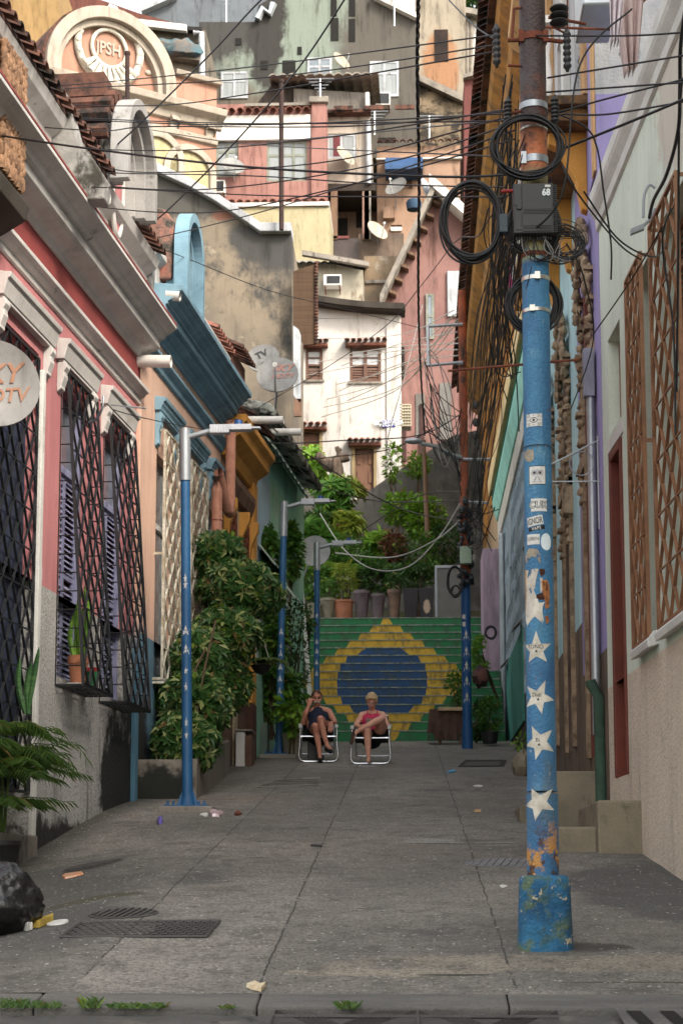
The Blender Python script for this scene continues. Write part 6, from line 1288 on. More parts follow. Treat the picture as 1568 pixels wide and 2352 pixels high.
for k in range(14): mb.tube([(a.x+.02+k*w_/15.5, YB+.05, a.z), (a.x+.02+k*w_/15.5, YB+.05, a.z-.025)], .006, 6)
mb.build('gland', m_boxp, cbx)
mb = MB(); mb.lathe((0, 0, 0), [(0, 0)], 3) if 0 else mb.tube([(a.x+w_*.14, YB-.012, a.z+h_*.52), (a.x+w_*.14, YB, a.z+h_*.52)], .017, 16); mb.box(a.x+.006, a.x+w_*.2, YB-.004, YB, a.z+h_*.56, b.z-.01); mb.box(a.x+.01, a.x+w_*.2, YB-.004, YB, a.z+.02, a.z+h_*.42); mb.build('lock', m_boxp, cbx, bev=.002)
MB().box(b.x-.055, b.x-.022, YB-.0075, YB-.0062, b.z-.028, b.z-.014).build('white_tag', m_paper, cbx)
FBX = Frame((0, YB), (1, 0), 1)
u, z = FBX.at(1253, 443); mb = MB(FBX); n = 28; mb.add([(u+.028*cos(2*pi*k/n), .0075, z+.028*sin(2*pi*k/n)) for k in range(n)], [list(range(n))]); mb.build('number_disc', mat('dark_green_disc', sr(36, 66, 66), fine=0, bump=0), cbx)
v2, f2 = textmesh('68', .058, 0, .0022); mb = MB(FBX); mb.add([(u+x*.86, .009, z+y) for x, y in v2], f2); mb.build('number', mat('white_number', (.8, .82, .82), fine=0, bump=0), cbx)
aa, bb = P(1146, 533, YB+.02), P(1166, 490, YB+.02); MB().box(aa.x, bb.x, YB+.02, YB+.09, aa.z, bb.z).build('side_case', mat('dark_teal_plastic', sr(52, 66, 74), rough=.4, fine=0), cbx, bev=.006)
mb = MB(); mb.tube([P(1150, 440, YB+.02), P(1179, 438, YB+.02)], .010, 8)
for k in range(8): p = P(1153+k*3.2, 440-k*.2, YB+.02); mb.tube([p, p+Vector((.004, 0, 0))], .013, 8)
mb.build('red_connector', mat('red_plastic', sr(150, 20, 24), rough=.4, fine=0), cbx)
# coils of spare cable hung on the pole
def coil(cx, cy, rx, ry, Y, label, n=8, th=.0065, seed=1, jit=.05, m=m_wire, wob=.02, group='cable coils'):
    R = random.Random(seed); c = P(cx, cy, Y); s = FPX/Y*.99; mb = MB()
    pts = []
    for t in range(n):
        ax, az, ox, oz, oy, ph = rx/s*(1+R.uniform(-jit, jit)), ry/s*(1+R.uniform(-jit, jit)), R.uniform(-.01, .01), R.uniform(-.012, .012), R.uniform(-wob, wob), R.uniform(0, 6)
        mb.tube([c+Vector((ax*cos(a)+ox+.004*sin(3*a+ph), oy+.012*sin(a+ph), az*sin(a)+oz+.005*sin(2*a+ph))) for a in [2*pi*k/44 for k in range(45)]], th*R.uniform(.8, 1.1), 6)
    o = mb.build('cable_coil', m, smooth=60); o['label'] = label; o['category'] = 'cable coil'; o['group'] = group; return o
coil(1211, 338, 82, 72, PY_-.14, 'big black cable coil on the pole just above the numbered box', 18, seed=1, jit=.1)
coil(1083, 508, 68, 92, PY_-.1, 'large oval black coil hanging left of the numbered box', 14, seed=2, jit=.1)
coil(1225, 520, 58, 66, PY_-.02, 'black coil sitting behind the numbered box', 8, seed=3, jit=.1)
coil(1224, 700, 57, 62, PY_+.13, 'dense black coil behind the pole by the two steel bands', 16, .008, seed=4, jit=.14)
coil(1297, 565, 38, 34, PY_-.05, 'tangled small coil at the lower right of the numbered box', 12, .0035, seed=5, jit=.3, wob=.04)
coil(1286, 555, 50, 38, PY_-.05, 'loose grey tangle right under the numbered box', 9, .003, seed=6, jit=.35, m=mat('cable_dark_grey', (.05, .05, .052), rough=.5, fine=0, bump=0), wob=.05)
# insulators and brackets on the pole
def insul(x, y0, y1, Y, label, k=6, r=.026):
    a, b = P(x, y0, Y), P(x, y1, Y); mb = MB(); h = (a.z-b.z)
    prof = [(.008, -.02)]; 
    for i in range(k): prof += [(r*.6, h*i/k), (r, h*(i+.3)/k), (r, h*(i+.6)/k), (r*.6, h*(i+.95)/k)]
    prof += [(.008, h+.02)]; mb.lathe((b.x, b.y, b.z), prof, 12); return tag(mb.build('insulator', m_boxp, smooth=40), label, 'insulator', 'insulators on the pole')
insul(1140, 62, 148, PY_-.05, 'black ribbed insulator upper left of the big pole'); insul(1302, 72, 158, PY_-.05, 'black ribbed insulator upper right of the big pole')
insul(1166, 230, 285, PY_-.08, 'black insulator left of the pole above the big coil'); insul(1274, 225, 280, PY_-.08, 'black insulator right of the pole above the big coil')
mb = MB()
for (p, q, r) in (((1165, 92), (1205, 92), .014), ((1258, 92), (1292, 96), .014), ((1270, 62), (1300, 78), .007), ((1302, 0), (1302, 75), .006), ((1175, 95), (1180, 20), .009), ((1180, 20), (1196, 18), .009), ((1166, 150), (1196, 152), .009), ((1258, 40), (1345, 55), .010), ((1258, 252), (1276, 245), .01), ((1166, 262), (1196, 255), .01)): mb.tube([P(*p, PY_-.04), P(*q, PY_-.04)], r, 7)
mb.build('bracket_arms', m_rust, up_)
mb = MB(); 
for k in range(3): c = P(1283, 20+k*16, PY_-.05); mb.lathe(tuple(c), [(.01, -.02), (.05, -.012), (.06, 0), (.05, .012), (.01, .02)], 16)
mb.build('top_insulator', m_boxp, up_, smooth=40)
mb = MB(); mb.tube([P(1028, 852, PY_), P(1330, 826, PY_)], .008, 6); tag(mb.build('thin_crossbar', m_rust, smooth=50), 'thin rusty crossbar behind the big blue pole', 'crossbar')
# ---------------------------------------------------------------- second blue pole, at the foot of the stairs
q = P(1073, 1722, 32.4); P2 = Vector((q.x, 32.4, G(q.x, 32.4))); up2 = thing('utility_pole', P2, 'distant blue utility pole with a column of white stars, rusty on top', 'utility pole')
def z2(y): return P(1068, y, 32.4).z
def x2(y): return P(1073-(1722-y)*.0125, y, 32.4).x
m_p2 = mat('blue_pole_paint', sr(22, 84, 140), sr(14, 64, 118), ns=5, rough=.5, bump=.2, stains=[(sr(70, 56, 50), 7, (1, 1, .5), .68, .74)])
MB().tube([(x2(1725), 32.4, P2.z-.1), (x2(1670), 32.4, z2(1672))], .098, 20).build('base', m_p2, up2, smooth=40)
MB().tube([(x2(1672), 32.4, z2(1672)), (x2(1330), 32.4, z2(1330))], .084, 20).build('lower_tube', m_p2, up2, smooth=40)
mb = MB(); mb.tube([(x2(1330), 32.4, z2(1330)), (x2(1200), 32.4, z2(1200)), (x2(690), 32.4, z2(668))], [.1, .08, .072], 16); mb.build('upper_tube', mat('orange_rust_pole', sr(158, 78, 42), sr(104, 56, 40), ns=3, amt=1, stains=[(sr(60, 48, 44), 5, (1, 1, .5), .56, .66)]), up2, smooth=40)
for i, (y, w_) in enumerate(((1462, 1), (1500, 1), (1533, 1), (1568, 1), (1605, 1))):
    vs, fs = star2(.105); mb = MB(); mb.add([(x2(y)+.086*sin(x/.086), 32.4-.0862*cos(x/.086), z2(y)+v) for x, v in vs], fs); mb.build('star', m_star, up2)
for y in (1418, 1435): vs, fs = quad(.07, .08); mb = MB(); mb.add([(x2(y)-.03+x, 32.4-.082, z2(y)+v) for x, v in vs], fs); mb.build('poster_rest', m_tpap, up2)
a, b = P(1056, 1294, 32.1), P(1082, 1254, 32.1); MB().box(a.x, b.x, 32.1, 32.28, a.z, b.z).build('green_box', mat('pale_green_box', sr(156, 176, 150), sr(128, 148, 126), ns=6), up2, bev=.01)
mb = MB(); R = random.Random(4)
for k in range(60): y = R.uniform(1180, 1345); mb.blob((x2(y)+R.uniform(-.12, .12), 32.3+R.uniform(-.06, .06), z2(y)), (.05, .04, .05), 4, .5, 3)
mb.build('cable_clutter', m_black, up2)
for (x0, y0, x1, y1) in ((1062, 1055, 1125, 1055), (1062, 1153, 1120, 1155), (1050, 835, 1062, 835), (980, 750, 1062, 745), (980, 840, 1062, 832), (982, 750, 984, 840)): MB().tube([P(x0, y0, 32.3), P(x1, y1, 32.3)], .028, 6).build('bracket_arm', m_steel, up2)
for i, (x, y) in enumerate(((1092, 930), (1092, 970), (1092, 1000), (1060, 1170), (1100, 1175), (1068, 1150))): c = P(x, y, 32.2); mb = MB(); mb.lathe(tuple(c), [(.01, -.08), (.05, -.06), (.06, 0), (.05, .05), (.01, .08)], 10); mb.build('insulator', m_boxp, up2)
mb = MB(); mb.tube([P(1058, 1050, 32.3), P(1040, 1045, 32.2), P(1000, 1025, 32.0), P(965, 1018, 31.9)], .04, 8); mb.build('lamp_arm', m_steel, up2, smooth=50); mb = MB(); c = P(950, 1013, 31.9); mb.blob(tuple(c), (.17, .1, .055), 8, 0); mb.build('lamp_head', m_steel, up2, smooth=50)
coil(1045, 1335, 17, 34, 32.1, 'black coil hanging on the distant blue pole', 6, .014, seed=9); coil(1046, 1358, 10, 13, 32.1, 'tiny coil hanging lowest on the distant blue pole', 5, .012, seed=10); coil(1126, 1453, 12, 14, 31, 'small black coil on the blue grey wall', 5, .012, seed=11)
# wooden pole in the garden
mb = MB(); mb.tube([P(985, 1330, 43), P(972, 1010, 43)], [.07, .05], 8); tag(mb.build('garden_pole', m_wood, smooth=50), 'thin old post standing in the garden above the stairs', 'pole')
# ---------------------------------------------------------------- slim blue street lamps
m_lampb = mat('royal_blue_paint', sr(20, 94, 144), sr(12, 74, 122), ns=3, stretch=(1, 1, .4), rough=.45, bump=.08, fine=.05, spec=.5)
m_flake = mat('white_paint_flake', sr(206, 204, 204), sr(160, 160, 166), ns=12)
def street_lamp(xb, yb, Y, ytop, lean, label, stars, arm=1.0, zbase=None):
    b = P(xb, yb, Y); zb_ = G(b.x, Y) if zbase is None else zbase; H = P(xb, ytop, Y).z-zb_; t = thing('street_lamp', (b.x, Y, zb_), label, 'street lamp', 'slim blue street lamps')
    ax = lambda h: b.x+lean*h
    MB().tube([(ax(h), Y, zb_+h) for h in (0.0, H*.4, H*.86)], [.062, .056, .052], 18).build('post', m_lampb, t, smooth=50)
    mb = MB(); mb.box(b.x-.24, b.x+.24, Y-.2, Y+.2, zb_+.03, zb_+.045)
    for a in range(4): c, s = cos(a*pi/2+.2), sin(a*pi/2+.2); mb.add([(b.x+c*.045, Y+s*.045, zb_+.045), (b.x+c*.12, Y+s*.12, zb_+.045), (b.x+c*.045, Y+s*.045, zb_+.26)], [(0, 1, 2)])
    mb.tube([(b.x, Y, zb_+.04), (b.x, Y, zb_+.2)], [.085, .052], 16)
    for sx in (-.2, -.14, .14, .2): mb.tube([(b.x+sx, Y-.14, zb_+.045), (b.x+sx, Y-.14, zb_+.09)], .016, 6)
    mb.build('base_plate', m_lampb, t); MB().box(b.x-.3, b.x+.3, Y-.22, Y+.24, zb_-.1, zb_+.03).build('footing', m_conc, t, bev=.015)
    mb = MB(); mb.tube([(ax(H*.86), Y, zb_+H*.86), (ax(H), Y, zb_+H)], .064, 16); mb.tube([(ax(H)+.03, Y, zb_+H-.1), (ax(H)+.3, Y-.02, zb_+H-.03), (ax(H)+.36*arm, Y-.02, zb_+H-.02)], .033, 10); mb.build('arm', m_steel, t, smooth=50)
    x0 = ax(H)+.34; z = zb_+H-.045; mb = MB(); mb.box(x0-.05, x0+.17, Y-.08, Y+.04, z-.02, z+.075); mb.box(x0+.172, x0+.42, Y-.09, Y+.05, z+.012, z+.075); mb.box(x0+.42, x0+.52, Y-.06, Y+.02, z+.03, z+.05)
    for k in range(7): mb.box(x0-.04+k*.03, x0-.028+k*.03, Y-.085, Y-.08, z-.01, z+.06)
    mb.build('lamp_head', mat('pale_grey_housing', (.5, .52, .56), rough=.45, fine=0), t, bev=.008); MB().tube([(x0+.27, Y-.02, z+.075), (x0+.27, Y-.02, z+.13)], [.055, .045], 14).build('photocell', mat('blue_cap', sr(16, 70, 130), rough=.4, fine=0), t, smooth=50)
    for i, (y, kind) in enumerate(stars):
        zq = P(xb, y, Y).z; h = zq-zb_; r = .0625-.0028*h
        vs, fs = star2(.062 if kind != 'f' else .045, .3 if kind else .02, i)
        if kind == 'f': vs = [(x*.55, v*1.2) for x, v in vs]
        mb = MB(); mb.add([(ax(h)+(r+.001)*sin(x/r), Y-(r+.001)*cos(x/r), zq+v) for x, v in vs], fs); mb.build('star' if kind != 'f' else 'paint_flake', m_flake, t)
    return t
street_lamp(431, 1858, 20.1, 985, -.019, 'nearest slim blue street lamp, in front of the variegated bush', [(1345, 'f'), (1331, 'f'), (1450, ''), (1494, 'j'), (1542, 'f'), (1580, 'f'), (1660, 'f'), (1690, 'f')])
street_lamp(640, 1740, 30.0, 1152, .017, 'second slim blue street lamp, left of the seated man', [(1452, ''), (1485, 'f'), (1503, 'j'), (1533, ''), (1560, ''), (1588, '')])
street_lamp(727, 1708, 34.6, 1247, 0, 'third slim blue street lamp, at the foot of the stairs', [(1415, 'f'), (1475, ''), (1497, ''), (1522, ''), (1548, '')])
street_lamp(724, 1425, 41, 1330, 0, 'farthest slim blue street lamp, up on the terrace', [], zbase=SZT)
# ---------------------------------------------------------------- cables
WIREG = 'overhead cables'
def wire(pts, r=.009, m=m_wire, label='thin black cable strung across the street', grp='thin cables across the street', n=12, twist=0):
    c = bez([P(x, y, Y) for x, y, Y in pts], n); mb = MB()
    if twist:
        for ph in (0, 2.1, 4.2)[:twist]: mb.tube([p+Vector((cos(i*.5+ph), 0, sin(i*.5+ph)))*r*1.3 for i, p in enumerate(c)], r, 5)
    else: mb.tube(c, r, 5)
    o = mb.build('cable', m, smooth=60); tag(o, label, 'cable', grp); return o
YP = PY_
THIN = [[(-40, 205, 19), (200, 192, 18), (574, 154, 15), (1140, 80, 11)], [(-40, 211, 19), (574, 181, 15), (1140, 103, 11)], [(-40, 236, 19), (330, 243, 17), (574, 216, 14), (1140, 118, 11)],
 [(-40, 256, 20), (205, 272, 18), (574, 284, 15), (1150, 278, 11.2)], [(-40, 260, 20), (205, 276, 18), (574, 287, 15), (1150, 262, 11.2)], [(-40, 281, 18), (220, 300, 16), (350, 291, 15), (800, 290, 13), (1160, 256, 11)],
 [(-40, 331, 19), (359, 346, 17), (700, 322, 14), (1160, 252, 11)], [(-40, 343, 19), (176, 370, 18), (311, 395, 17), (574, 388, 15), (820, 360, 13), (1160, 270, 11)], [(-40, 372, 19), (205, 395, 18), (574, 404, 15), (870, 423, 13), (1160, 430, 11)],
 [(-40, 398, 19), (330, 434, 17), (574, 426, 15), (900, 370, 13), (1160, 290, 11)], [(0, 424, 19), (220, 430, 17), (574, 448, 15), (860, 452, 13), (1160, 452, 11)], [(37, 435, 19), (205, 472, 18), (403, 489, 17), (574, 476, 15), (900, 400, 13), (1180, 320, 11)],
 [(351, 549, 21), (574, 494, 17), (900, 395, 13), (1180, 300, 11)], [(223, 517, 21), (420, 590, 22), (620, 668, 25), (800, 712, 29), (960, 752, 32)], [(1030, 0, 14), (1090, 60, 12), (1140, 92, 11)],
 [(1040, 560, 20), (961, 663, 22), (883, 751, 24), (736, 853, 27), (604, 930, 28.5), (571, 952, 29)], [(1120, 480, 11), (1100, 540, 12), (1060, 545, 15), (1040, 560, 20)], [(-20, 592, 17), (238, 559, 20), (315, 531, 21), (351, 549, 21)],
 [(125, 822, 17.6), (233, 921, 19.5), (290, 950, 20), (432, 980, 22), (483, 982, 24), (575, 952, 28)], [(300, 290, 22), (560, 330, 22), (1150, 360, 12)], [(574, 331, 24), (900, 300, 16), (1165, 275, 11)]]
ORD = 'topmost,second,third,fourth,fifth,sixth,seventh,eighth,ninth,tenth,eleventh,twelfth,thirteenth,fourteenth'.split(',')
THIN.sort(key=lambda t: (t[0][0] > 40, t[0][1])); k_w = 0
for t in THIN:
    lb = None
    if t[0][0] <= 40 and k_w < 14: lb = 'thin black cable, %s of those leaving the left edge of the picture' % ORD[k_w]; k_w += 1
    wire(t, .0058, label=lb or 'thin black cable strung across the street above the houses')
for t, lb in (([(-40, 305, 15), (209, 342, 14), (574, 384, 12.5), (1000, 406, 11.4), (1180, 400, 11)], 'thick black cable sagging across the whole street'), ([(1297, 340, 10.8), (1451, 278, 10.2), (1600, 215, 9.5)], 'thick black cable leaving the big pole to the right')): wire(t, .009, label=lb, grp=None)
for t, lb in (([(630, -30, 15), (574, 26, 15.5), (476, 132, 16.5), (329, 278, 18), (256, 348, 19), (234, 398, 19.5), (222, 412, 19.7), (160, 390, 19.4), (130, 420, 19), (92, 442, 18.8), (0, 460, 18.5)], 'thick diagonal cable from top centre down to the arched dormer'),
              ([(803, -20, 15), (697, 141, 16), (584, 278, 17.5), (459, 411, 19), (344, 516, 20.5), (238, 556, 19.5), (180, 600, 18.8), (158, 640, 18.5), (153, 700, 18.4), (143, 692, 18.4), (141, 660, 18.3)], 'long diagonal cable ending in a loop on the pink house')): wire(t, .009, label=lb, grp=None)
for t in ([(1257, 179, YP), (1568, 128, 9.8), (1620, 120, 9.6)], [(1255, 212, YP), (1620, 186, 9.6)], [(1270, 262, YP), (1400, 225, 10.4), (1620, 170, 9.7)], [(1290, 262, YP), (1400, 262, 10.4), (1600, 228, 9.7)], [(1200, 82, YP), (1450, 82, 10.2), (1620, 70, 9.8)],
          [(1200, 545, 10.8), (1290, 445, 10.5), (1330, 150, 10.4), (1450, 20, 10.4)], [(1340, 440, 11), (1420, 550, 11.5), (1500, 590, 12), (1530, 560, 13)], [(1250, 250, 11), (1340, 290, 11), (1370, 340, 11), (1385, 440, 11), (1402, 560, 11), (1402, 642, 11)], [(1290, 380, 11), (1330, 450, 11), (1420, 560, 12), (1470, 596, 13)],
          [(1360, 770, 16), (1450, 640, 14), (1520, 520, 12.8)], [(1300, 560, 11), (1340, 640, 12), (1360, 790, 15), (1310, 940, 19)]):
    wire(t, .0062, label='thin black cable at the right of the big pole', grp='thin cables right of the pole')
for i, t in enumerate(([(1580, -30, 9.6), (1562, 100, 9.8), (1560, 200, 10), (1556, 300, 10.2), (1530, 400, 10.8), (1500, 460, 11.4), (1490, 500, 12)], [(1565, 180, 9.8), (1558, 300, 10.2), (1556, 600, 10.6), (1552, 900, 11)], [(1540, 480, 11), (1520, 560, 12), (1545, 760, 12), (1550, 1000, 12)])): wire(t, .012 if i == 0 else .008, label=('thick dark cable dropping down the right edge to the lattice window', 'thin straight cable hanging down the far right edge', 'slack cable looping in front of the right lattice windows')[i], grp='cables down the right edge')
# twisted drop cable in the middle
wire([(961, -30, 12.5), (958, 170, 14), (962, 420, 17), (960, 640, 21), (964, 820, 26), (975, 1000, 31)], .0075, label='twisted bundle of cables hanging straight down the middle', grp=None, n=40, twist=3)
# bundles between the two poles along the right fronts
R = random.Random(21)
for k in range(34):
    x0 = R.uniform(1150, 1196); y0 = R.uniform(150, 640); x1 = R.uniform(1062, 1100); y1 = R.uniform(900, 1260); xm = x0*.45+x1*.55+R.uniform(-26, 22); ym = (y0+y1)/2+R.uniform(60, 200)
    xm2 = x0*.75+x1*.25+R.uniform(-26, 26)
    wire([(x0, y0, 11), (xm2, y0*.7+y1*.3+60, 15), (xm, ym, 21), (x1, y1, 32)], R.uniform(.0035, .0075), m=m_wire, label='black cable running from the big pole back to the distant pole', grp='cables between the two poles')
for k in range(14):
    x0 = R.uniform(1190, 1270); x1 = R.uniform(1140, 1200); y0 = R.uniform(300, 560)
    wire([(x0, y0, 10.8), (x0-R.uniform(20, 60), y0+R.uniform(60, 160), 10.9), (x1-R.uniform(0, 50), y0+R.uniform(200, 330), 12), (x1, y0+R.uniform(300, 500), 13)], .0045, label='slack black cable looping beside the big pole', grp='slack loops by the pole')
for k in range(10):
    x0 = R.uniform(1195, 1262); wire([(x0, 540, YP-.11), (x0+R.uniform(-10, 25), 575, YP-.14), (x0+R.uniform(0, 50), 600, YP-.1), (R.uniform(1270, 1330), R.uniform(540, 590), YP-.06)], .0032, m=m_wireg if k % 3 == 0 else m_wire, label='thin wire coming out of the bottom of the numbered box', grp='wires under the box')
for k in range(20):
    x0 = R.uniform(965, 1000); y0 = R.uniform(780, 1010)
    wire([(x0, y0, 32), (R.uniform(990, 1040), y0+R.uniform(40, 160), 32), (1062, R.uniform(900, 1180), 32.4)], .009, m=m_wireg if k % 3 == 0 else m_wire, label='cable tangled between middle bundle and distant pole', grp='tangle at the distant pole')
for k in range(16):
    y = R.uniform(1150, 1260); wire([(R.uniform(1085, 1150), y-R.uniform(-60, 150), 30), (1100, y, 31.5), (1066, y+R.uniform(-60, 40), 32.3)], .01, label='cable joining the distant pole to the right fronts', grp='house leads at the distant pole')
for t, m in (([(571, 955, 28), (640, 1010, 29), (720, 1105, 33), (860, 1150, 38), (1060, 1150, 32.5)], m_wire), ([(600, 960, 28), (700, 1040, 32), (900, 1160, 36), (1060, 1200, 32.4)], m_wire), ([(735, 1180, 36), (790, 1262, 35), (860, 1308, 34), (940, 1300, 33.5), (1010, 1230, 33), (1060, 1150, 32.4)], m_wirew), ([(770, 1270, 36), (900, 1280, 35), (1000, 1240, 33), (1060, 1190, 32.4)], m_wirew),
          ([(560, 1000, 28), (640, 1018, 30), (780, 1012, 34), (960, 1000, 34), (1060, 950, 32.4)], m_wire), ([(970, 700, 46), (930, 860, 44), (890, 1010, 42), (900, 1060, 42)], m_wireg), ([(590, 1070, 30), (760, 1050, 36), (900, 1030, 40), (1000, 980, 40)], m_wire), ([(830, 1220, 40), (960, 1140, 36), (1060, 1130, 32.4)], m_wire)):
    k_g = globals().get('k_g', -1)+1
    wire(t, .012, m, ('dark cable from the blue cornice end to the distant pole, over the tree stump', 'dark cable just under the one over the tree stump', 'white cable drooping deepest in front of the garden plants', 'pale cable lying just above the drooping white one', 'nearly level dark cable across the white house doors', 'pale cable dropping in front of the dusty pink house', 'dark cable from the mint roof slab across the retaining wall', 'short dark cable rising to the distant pole above the garden')[k_g], 'dark cables above the garden' if m is m_wire else 'pale cables before the garden')
for k in range(11):
    y0 = R.uniform(760, 900); x1 = R.uniform(1030, 1062); wire([(R.uniform(700, 800), y0+R.uniform(0, 60), 51), (920, y0-10, 48), (x1, R.uniform(700, 830), 40)], .012, m_wirew, 'pale wire crossing in front of the white house', 'pale wires before the white house')
# ---------------------------------------------------------------- two seated people
def cap(mb, p, q, r0, r1, n=12):
    p, q = Vector(p), Vector(q); d = (q-p); L = d.length; d = d/L if L > 0 else Vector((0, 0, 1)); pts = []; rr = []
    for a in (-85, -60, -30, 0): pts.append(p+d*r0*sin(radians(a))); rr.append(r0*cos(radians(a)))
    for a in (0, 30, 60, 85): pts.append(q+d*r1*sin(radians(a))); rr.append(r1*cos(radians(a)))
    mb.tube(pts, rr, n)
def chain(mb, pts, rs):
    for (p, q, a, b) in zip(pts, pts[1:], rs, rs[1:]): cap(mb, p, q, a, b)
def ell(mb, c, r, n=10): mb.blob(c, r, n, 0)
def remesh(o, vox, sm=4, fac=.6):
    m = o.modifiers.new('remesh', 'REMESH'); m.mode = 'VOXEL'; m.voxel_size = vox; m.use_smooth_shade = True
    s = o.modifiers.new('smooth', 'SMOOTH'); s.factor = fac; s.iterations = sm
def hand(mb, wrist, palm_dir, side, nrm, curl=.35, size=1.0):
    w = Vector(wrist); d = Vector(palm_dir).normalized(); s = Vector(side); s = (s-d*s.dot(d)).normalized(); n = Vector(nrm); n = (n-d*n.dot(d)-s*n.dot(s)).normalized()
    k = size; pc = w+d*.05*k
    for j in (-1, 0, 1): cap(mb, w+s*j*.018*k, w+d*.085*k+s*j*.026*k, .018*k, .015*k, 8)
    for j, L in zip((-1.5, -.5, .5, 1.5), (.066, .078, .074, .056)):
        b = w+d*.09*k+s*j*.021*k; m_ = b+(d*cos(curl*.6)+n*sin(curl*.6)+s*j*.05)*L*.5*k; e = m_+(d*cos(curl*1.8)+n*sin(curl*1.8)+s*j*.04)*L*.55*k
        cap(mb, b, m_, .0095*k, .0088*k, 8); cap(mb, m_, e, .0088*k, .0075*k, 8)
    t0 = w+d*.025*k-s*.03*k; t1 = t0+(d*.6-s*.65+n*.3).normalized()*.045*k; t2 = t1+(d*.9-s*.2+n*.35).normalized()*.036*k
    cap(mb, t0, t1, .013*k, .011*k, 8); cap(mb, t1, t2, .011*k, .009*k, 8)
def headmesh(mb, c, yaw=0, tilt=0, k=1.0):
    c = Vector(c); M = Matrix.Rotation(yaw, 3, 'Z') @ Matrix.Rotation(tilt, 3, 'X')
    T = lambda x, y, z: c+M @ Vector((x, y, z))*k
    m = MB(); m.blob((0, 0, 0), (.074, .092, .10), 12, 0); mb.add([T(*(v+Vector((0, .01, .02)))) for v in m.v], m.f)
    cap(mb, T(0, -.035, -.045), T(0, -.05, -.085), .052*k, .036*k); cap(mb, T(-.035, -.02, -.05), T(0, -.06, -.088), .032*k, .026*k); cap(mb, T(.035, -.02, -.05), T(0, -.06, -.088), .032*k, .026*k)
    cap(mb, T(0, -.082, .012), T(0, -.105, -.03), .010*k, .016*k, 8)
    for s in (-1, 1):
        cap(mb, T(s*.045, -.066, -.02), T(s*.03, -.072, -.045), .022*k, .02*k, 8); cap(mb, T(s*.018, -.084, .028), T(s*.048, -.07, .026), .010*k, .009*k, 8)
        cap(mb, T(s*.076, .01, .02), T(s*.078, .008, -.022), .014*k, .010*k, 8)
    cap(mb, T(-.018, -.083, -.062), T(.018, -.083, -.062), .009*k, .009*k, 8)
    return T
def skinmat(name, c, c2):
    m = mat(name, c, c2, ns=7, rough=.55, bump=.08, fine=.04, spec=.4, amt=.6); b = m.node_tree.nodes['Principled BSDF']
    b.inputs['Subsurface Weight'].default_value = .12; b.inputs['Subsurface Radius'].default_value = (.02, .008, .004); return m
m_skin = skinmat('tanned_skin', sr(200, 130, 100), sr(170, 104, 78)); m_skin2 = skinmat('lighter_skin', sr(216, 154, 126), sr(192, 128, 102))
m_navy = mat('navy_cloth', sr(34, 42, 64), sr(22, 28, 46), ns=14, rough=.9, bump=.3, bs=24); m_navy2 = mat('dark_shorts_cloth', sr(30, 30, 40), sr(20, 20, 28), ns=14, rough=.9)
m_pinkt = mat('raspberry_cloth', sr(206, 30, 84), sr(170, 20, 66), ns=14, rough=.85, bump=.25, bs=24)
m_hairb = mat('brown_grey_hair', sr(96, 70, 56), sr(60, 46, 40), ns=40, stretch=(3, 1, 1), rough=.6, bump=.8, bs=90); m_blond = mat('blond_hair', sr(222, 190, 140), sr(178, 136, 88), ns=40, stretch=(3, 1, 1), amt=1, rough=.5, bump=.9, bs=90)
m_moust = mat('white_moustache', (.72, .70, .67), rough=.7, bump=.6, bs=90, fine=0); m_rub = mat('black_rubber', (.015, .015, .017), rough=.7, fine=0)
m_eye = mat('eye_dark', (.03, .02, .018), rough=.3, fine=0, bump=0)
def chair(M, loc, label):
    t = thing('folding_chair', loc, label, 'chair', 'folding aluminium beach chairs'); r = .0125
    mb = MB(M); fl = []
    W = .285
    pts = [(-W, 0, .555), (-W-.005, -.01, .3), (-W-.02, -.02, .12), (-W+.0, -.02, .05), (-W+.06, -.02, .012), (0, -.02, .012), (W-.06, -.02, .012), (W-.0, -.02, .05), (W+.02, -.02, .12), (W+.005, -.01, .3), (W, 0, .555)]
    mb.tube(bez(pts, 6), r, 10); mb.build('front_frame', m_alu, t, smooth=60)
    mb = MB(M); mb.tube(bez([(-W, 0, .555), (-W, .3, .575), (-W, .58, .60)], 5), r, 8); mb.tube(bez([(W, 0, .555), (W, .3, .575), (W, .58, .60)], 5), r, 8)
    pts = [(-W+.02, .5, .60), (-W+.02, .62, .35), (-W+.02, .70, .14), (-W+.08, .72, .10), (W-.08, .72, .10), (W-.02, .70, .14), (W-.02, .62, .35), (W-.02, .5, .60)]; mb.tube(bez(pts, 5), r, 8); mb.build('rear_frame', m_alu, t, smooth=60)
    mb = MB(M); pts = [(-W+.025, .40, .33), (-W+.04, .52, .56), (-W+.05, .6, .70), (-W+.11, .63, .75), (W-.11, .63, .75), (W-.05, .6, .70), (W-.04, .52, .56), (W-.025, .40, .33)]; mb.tube(bez(pts, 6), r, 8); mb.build('back_frame', m_alu, t, smooth=60)
    mb = MB(M); mb.tube([(-W+.02, .0, .40), (-W+.02, .44, .32), (W-.02, .44, .32), (W-.02, .0, .40), (-W+.02, .0, .40)], r, 8); mb.build('seat_frame', m_alu, t, smooth=60)
    mb = MB(M); mb.strip((0, .01, .395), (0, .44, .315), (W*2-.07, 0, 0), (0, 0, .008)); mb.build('seat', mat('dark_green_webbing', sr(20, 40, 36), sr(14, 20, 24), ns=10, rough=.8), t)
    mb = MB(M); mb.strip((0, .42, .35), (0, .60, .73), (W*2-.08, 0, 0), (0, .008, 0)); mb.build('backrest', MATS['dark_green_webbing'], t)
    for s in (-1, 1): mb = MB(M); mb.box(s*W-.025, s*W+.025, -.02, .40, .562, .59); mb.box(s*W-.027, s*W+.027, -.035, -.005, .535, .592); mb.build('armrest', m_white, t, bev=.008)
    return t
